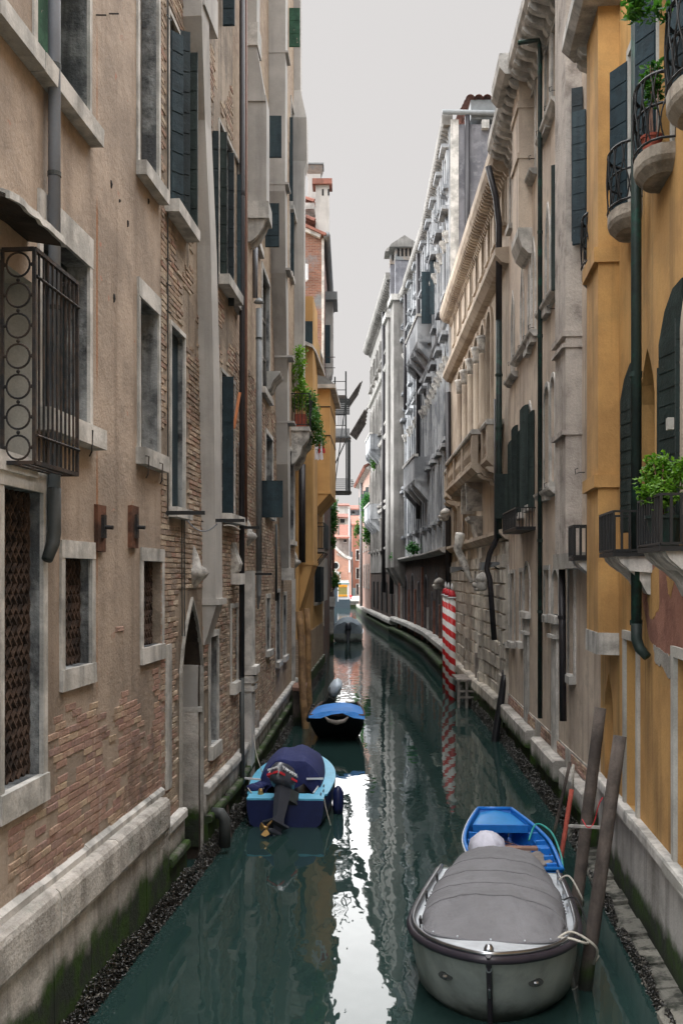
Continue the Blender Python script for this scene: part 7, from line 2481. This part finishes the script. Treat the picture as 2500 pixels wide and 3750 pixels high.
def landings():
    B = thing('wooden_landing', 'small grey wooden landing on posts behind the striped poles', 'landing', (3.95, 32.6, 0))
    x0, x1 = xat(1668, 33), xat(1732, 33)
    z = zat(2482, 33)
    for k in range(6):
        MB().box(x0, x1 + .25, 32.4 + k * .32, 32.68 + k * .32, z - .06, z).build('deck_plank', G['greyplank'], B)
    for x in (x0 + .03, (x0 + x1) / 2, x1):
        MB().box(x - .04, x + .04, 32.42, 32.5, -.8, z - .06).build('landing_post', G['greyplank'], B)
    for q in (.25, .05):
        MB().box(x0, x1, 32.43, 32.49, q - .03 + .3, q + .03 + .3).build('landing_rail', G['greyplank'], B)
    MB().box(x1 - .03, x1 + .12, 32.3, 32.42, -.8, zat(2390, 32.4)).build('landing_post', G['greyplank'], B)
    C = thing('timber_jetty', 'reddish timber jetty end between the yellow brown poles', 'jetty', (-1.25, 29.2, 0))
    for k in range(4):
        MB().box(xat(1072, 29), xat(1120, 29), 28.6 + k * .34, 28.9 + k * .34, zat(2525, 29), zat(2512, 29)).build('deck_plank', G['plank'], C)
    for x in (1075, 1112):
        MB().box(xat(x, 29), xat(x + 10, 29), 28.65, 28.8, -.8, zat(2525, 29)).build('jetty_post', G['woodpole'], C)
    MB().box(xat(1074, 29), xat(1120, 29), 28.7, 28.74, -.5, zat(2527, 29)).build('jetty_skirt', G['woodpole'], C)
landings()

# boat lines on the grey motorboat
wm = GB.matrix_basis
gp = lambda x, y, z: wm @ Vector((x, y, z))
pz = lambda t, ob: None
rope('mooring_rope', 'grey rope tying the grey motorboat bow to the nearest dark pole', [gp(-.62, 2.75, .72), gp(-.78, 2.65, .78), gp(-1.02, 2.6, .62), at(2172, 3530, 10.35), at(2190, 3500, 10.5)], .013)
rope('mooring_rope', 'second strand of rope from the motorboat bow cleat to the nearest dark pole', [gp(-.60, 2.70, .72), gp(-.75, 2.78, .76), gp(-.92, 2.72, .70), at(2148, 3440, 10.5)], .013)
rope('mooring_rope', 'pale rope from the motorboat stern cleat down beside the rear dark pole', [gp(-.72, .42, .62), gp(-.85, .45, .68), gp(-.98, .65, .5), at(2135, 3316, 12.0)], .012)
rope('mooring_rope', 'black cable hanging from the motorboat side to the water', [gp(-.75, 1.2, .63), gp(-.9, 1.25, .66), gp(-1.02, 1.5, .35), gp(-1.0, 1.8, .02)], .010, 'ropedark')
rope('mooring_rope', 'dark line tying the blue open boat to the red pole', [at(2010, 3130, 13.9), at(2030, 3145, 13.9), at(2050, 3165, 14.0)], .014, 'ropedark')

# ================================================================ plants on the yellow house
def pot_plants():
    W = R1
    rr = random.Random(15)
    def plant(nm, lab, cx, cy, Y, rad, n, ls, pot, potz, mat='leaf'):
        c = at(cx, cy, Y)
        T = thing(nm, lab, 'plant', (c.x, c.y, potz))
        f = MB()
        for k in range(5):
            o = Vector((rr.uniform(-.5, .5) * rad[0], rr.uniform(-.5, .5) * rad[1], rr.uniform(-.6, .6) * rad[2]))
            leaves(f, c + o, tuple(q * .7 for q in rad), n // 5, ls, rr, shell=.3)
        f.build('foliage', G[mat], T, normals=False)
        st = MB()
        for k in range(5):
            st.tube([(c.x + .02 * k - .04, c.y, potz + .05), (c.x + rr.uniform(-.5, .5) * rad[0], c.y + rr.uniform(-.4, .4) * rad[1], c.z + rad[2] * .6)], .006, 4)
        st.build('stem', G['plank'], T)
        if pot:
            MB().lathe([(pot[1] * .75, 0), (pot[1], pot[2]), (pot[1] * 1.1, pot[2]), (pot[1] * 1.1, pot[2] + .03), (pot[1] * .9, pot[2] + .03), (pot[1] * .9, pot[2] - .02), (0.01, pot[2] - .03)], (c.x, c.y, potz), 16).build('pot', G[pot[0]], T, smooth=False)
        return T
    plant('potted_shrub', 'dense bright green shrub in a dark pot on the lower iron balcony', 2432, 1765, 9.55, (.24, .28, .28), 3600, .06, ('greenpipe', .17, .26), 4.59)
    plant('potted_plant', 'slim leafy plant in a terracotta pot on the middle round balcony', 2385, 300, 10.85, (.14, .14, .28), 320, .075, ('pot', .11, .20), 8.86, 'leafdark')
    plant('trailing_plant', 'leafy plant hanging into the top right corner from the nearest round balcony', 2365, 20, 9.5, (.22, .2, .16), 300, .085, None, 9.9, 'leafdark')
    o = MB().wbox(W, W.Y(9.62), W.Y(9.70), W.h(1575, W.Y(9.7)), W.h(1532, W.Y(9.7)), .20, .26).build('key_safe', G['reveal_pale'], None)
    tag(o, 'small cream key safe hanging on the green shutter by the large shrub', 'key safe')
pot_plants()
for (W, u, h, lab) in ((R4[1], 3.4, 5.9, 'grassy weed tuft on the ledge of the grey palace'), (R4[2], 3.0, 5.7, 'weed tuft at the foot of the hanging flues')):
    rr = random.Random(2)
    c = W.P(u, .5, h)
    T = thing('weed_tuft', lab, 'plant', c)
    f = MB()
    leaves(f, c, (.5, .8, .5), 350, .2, rr, shell=.2)
    f.build('foliage', G['ivy'], T, normals=False)
    MB().tube([c - Vector((0, 0, .4)), c + Vector((0, 0, .3))], .02, 4).build('stem', G['plank'], T)
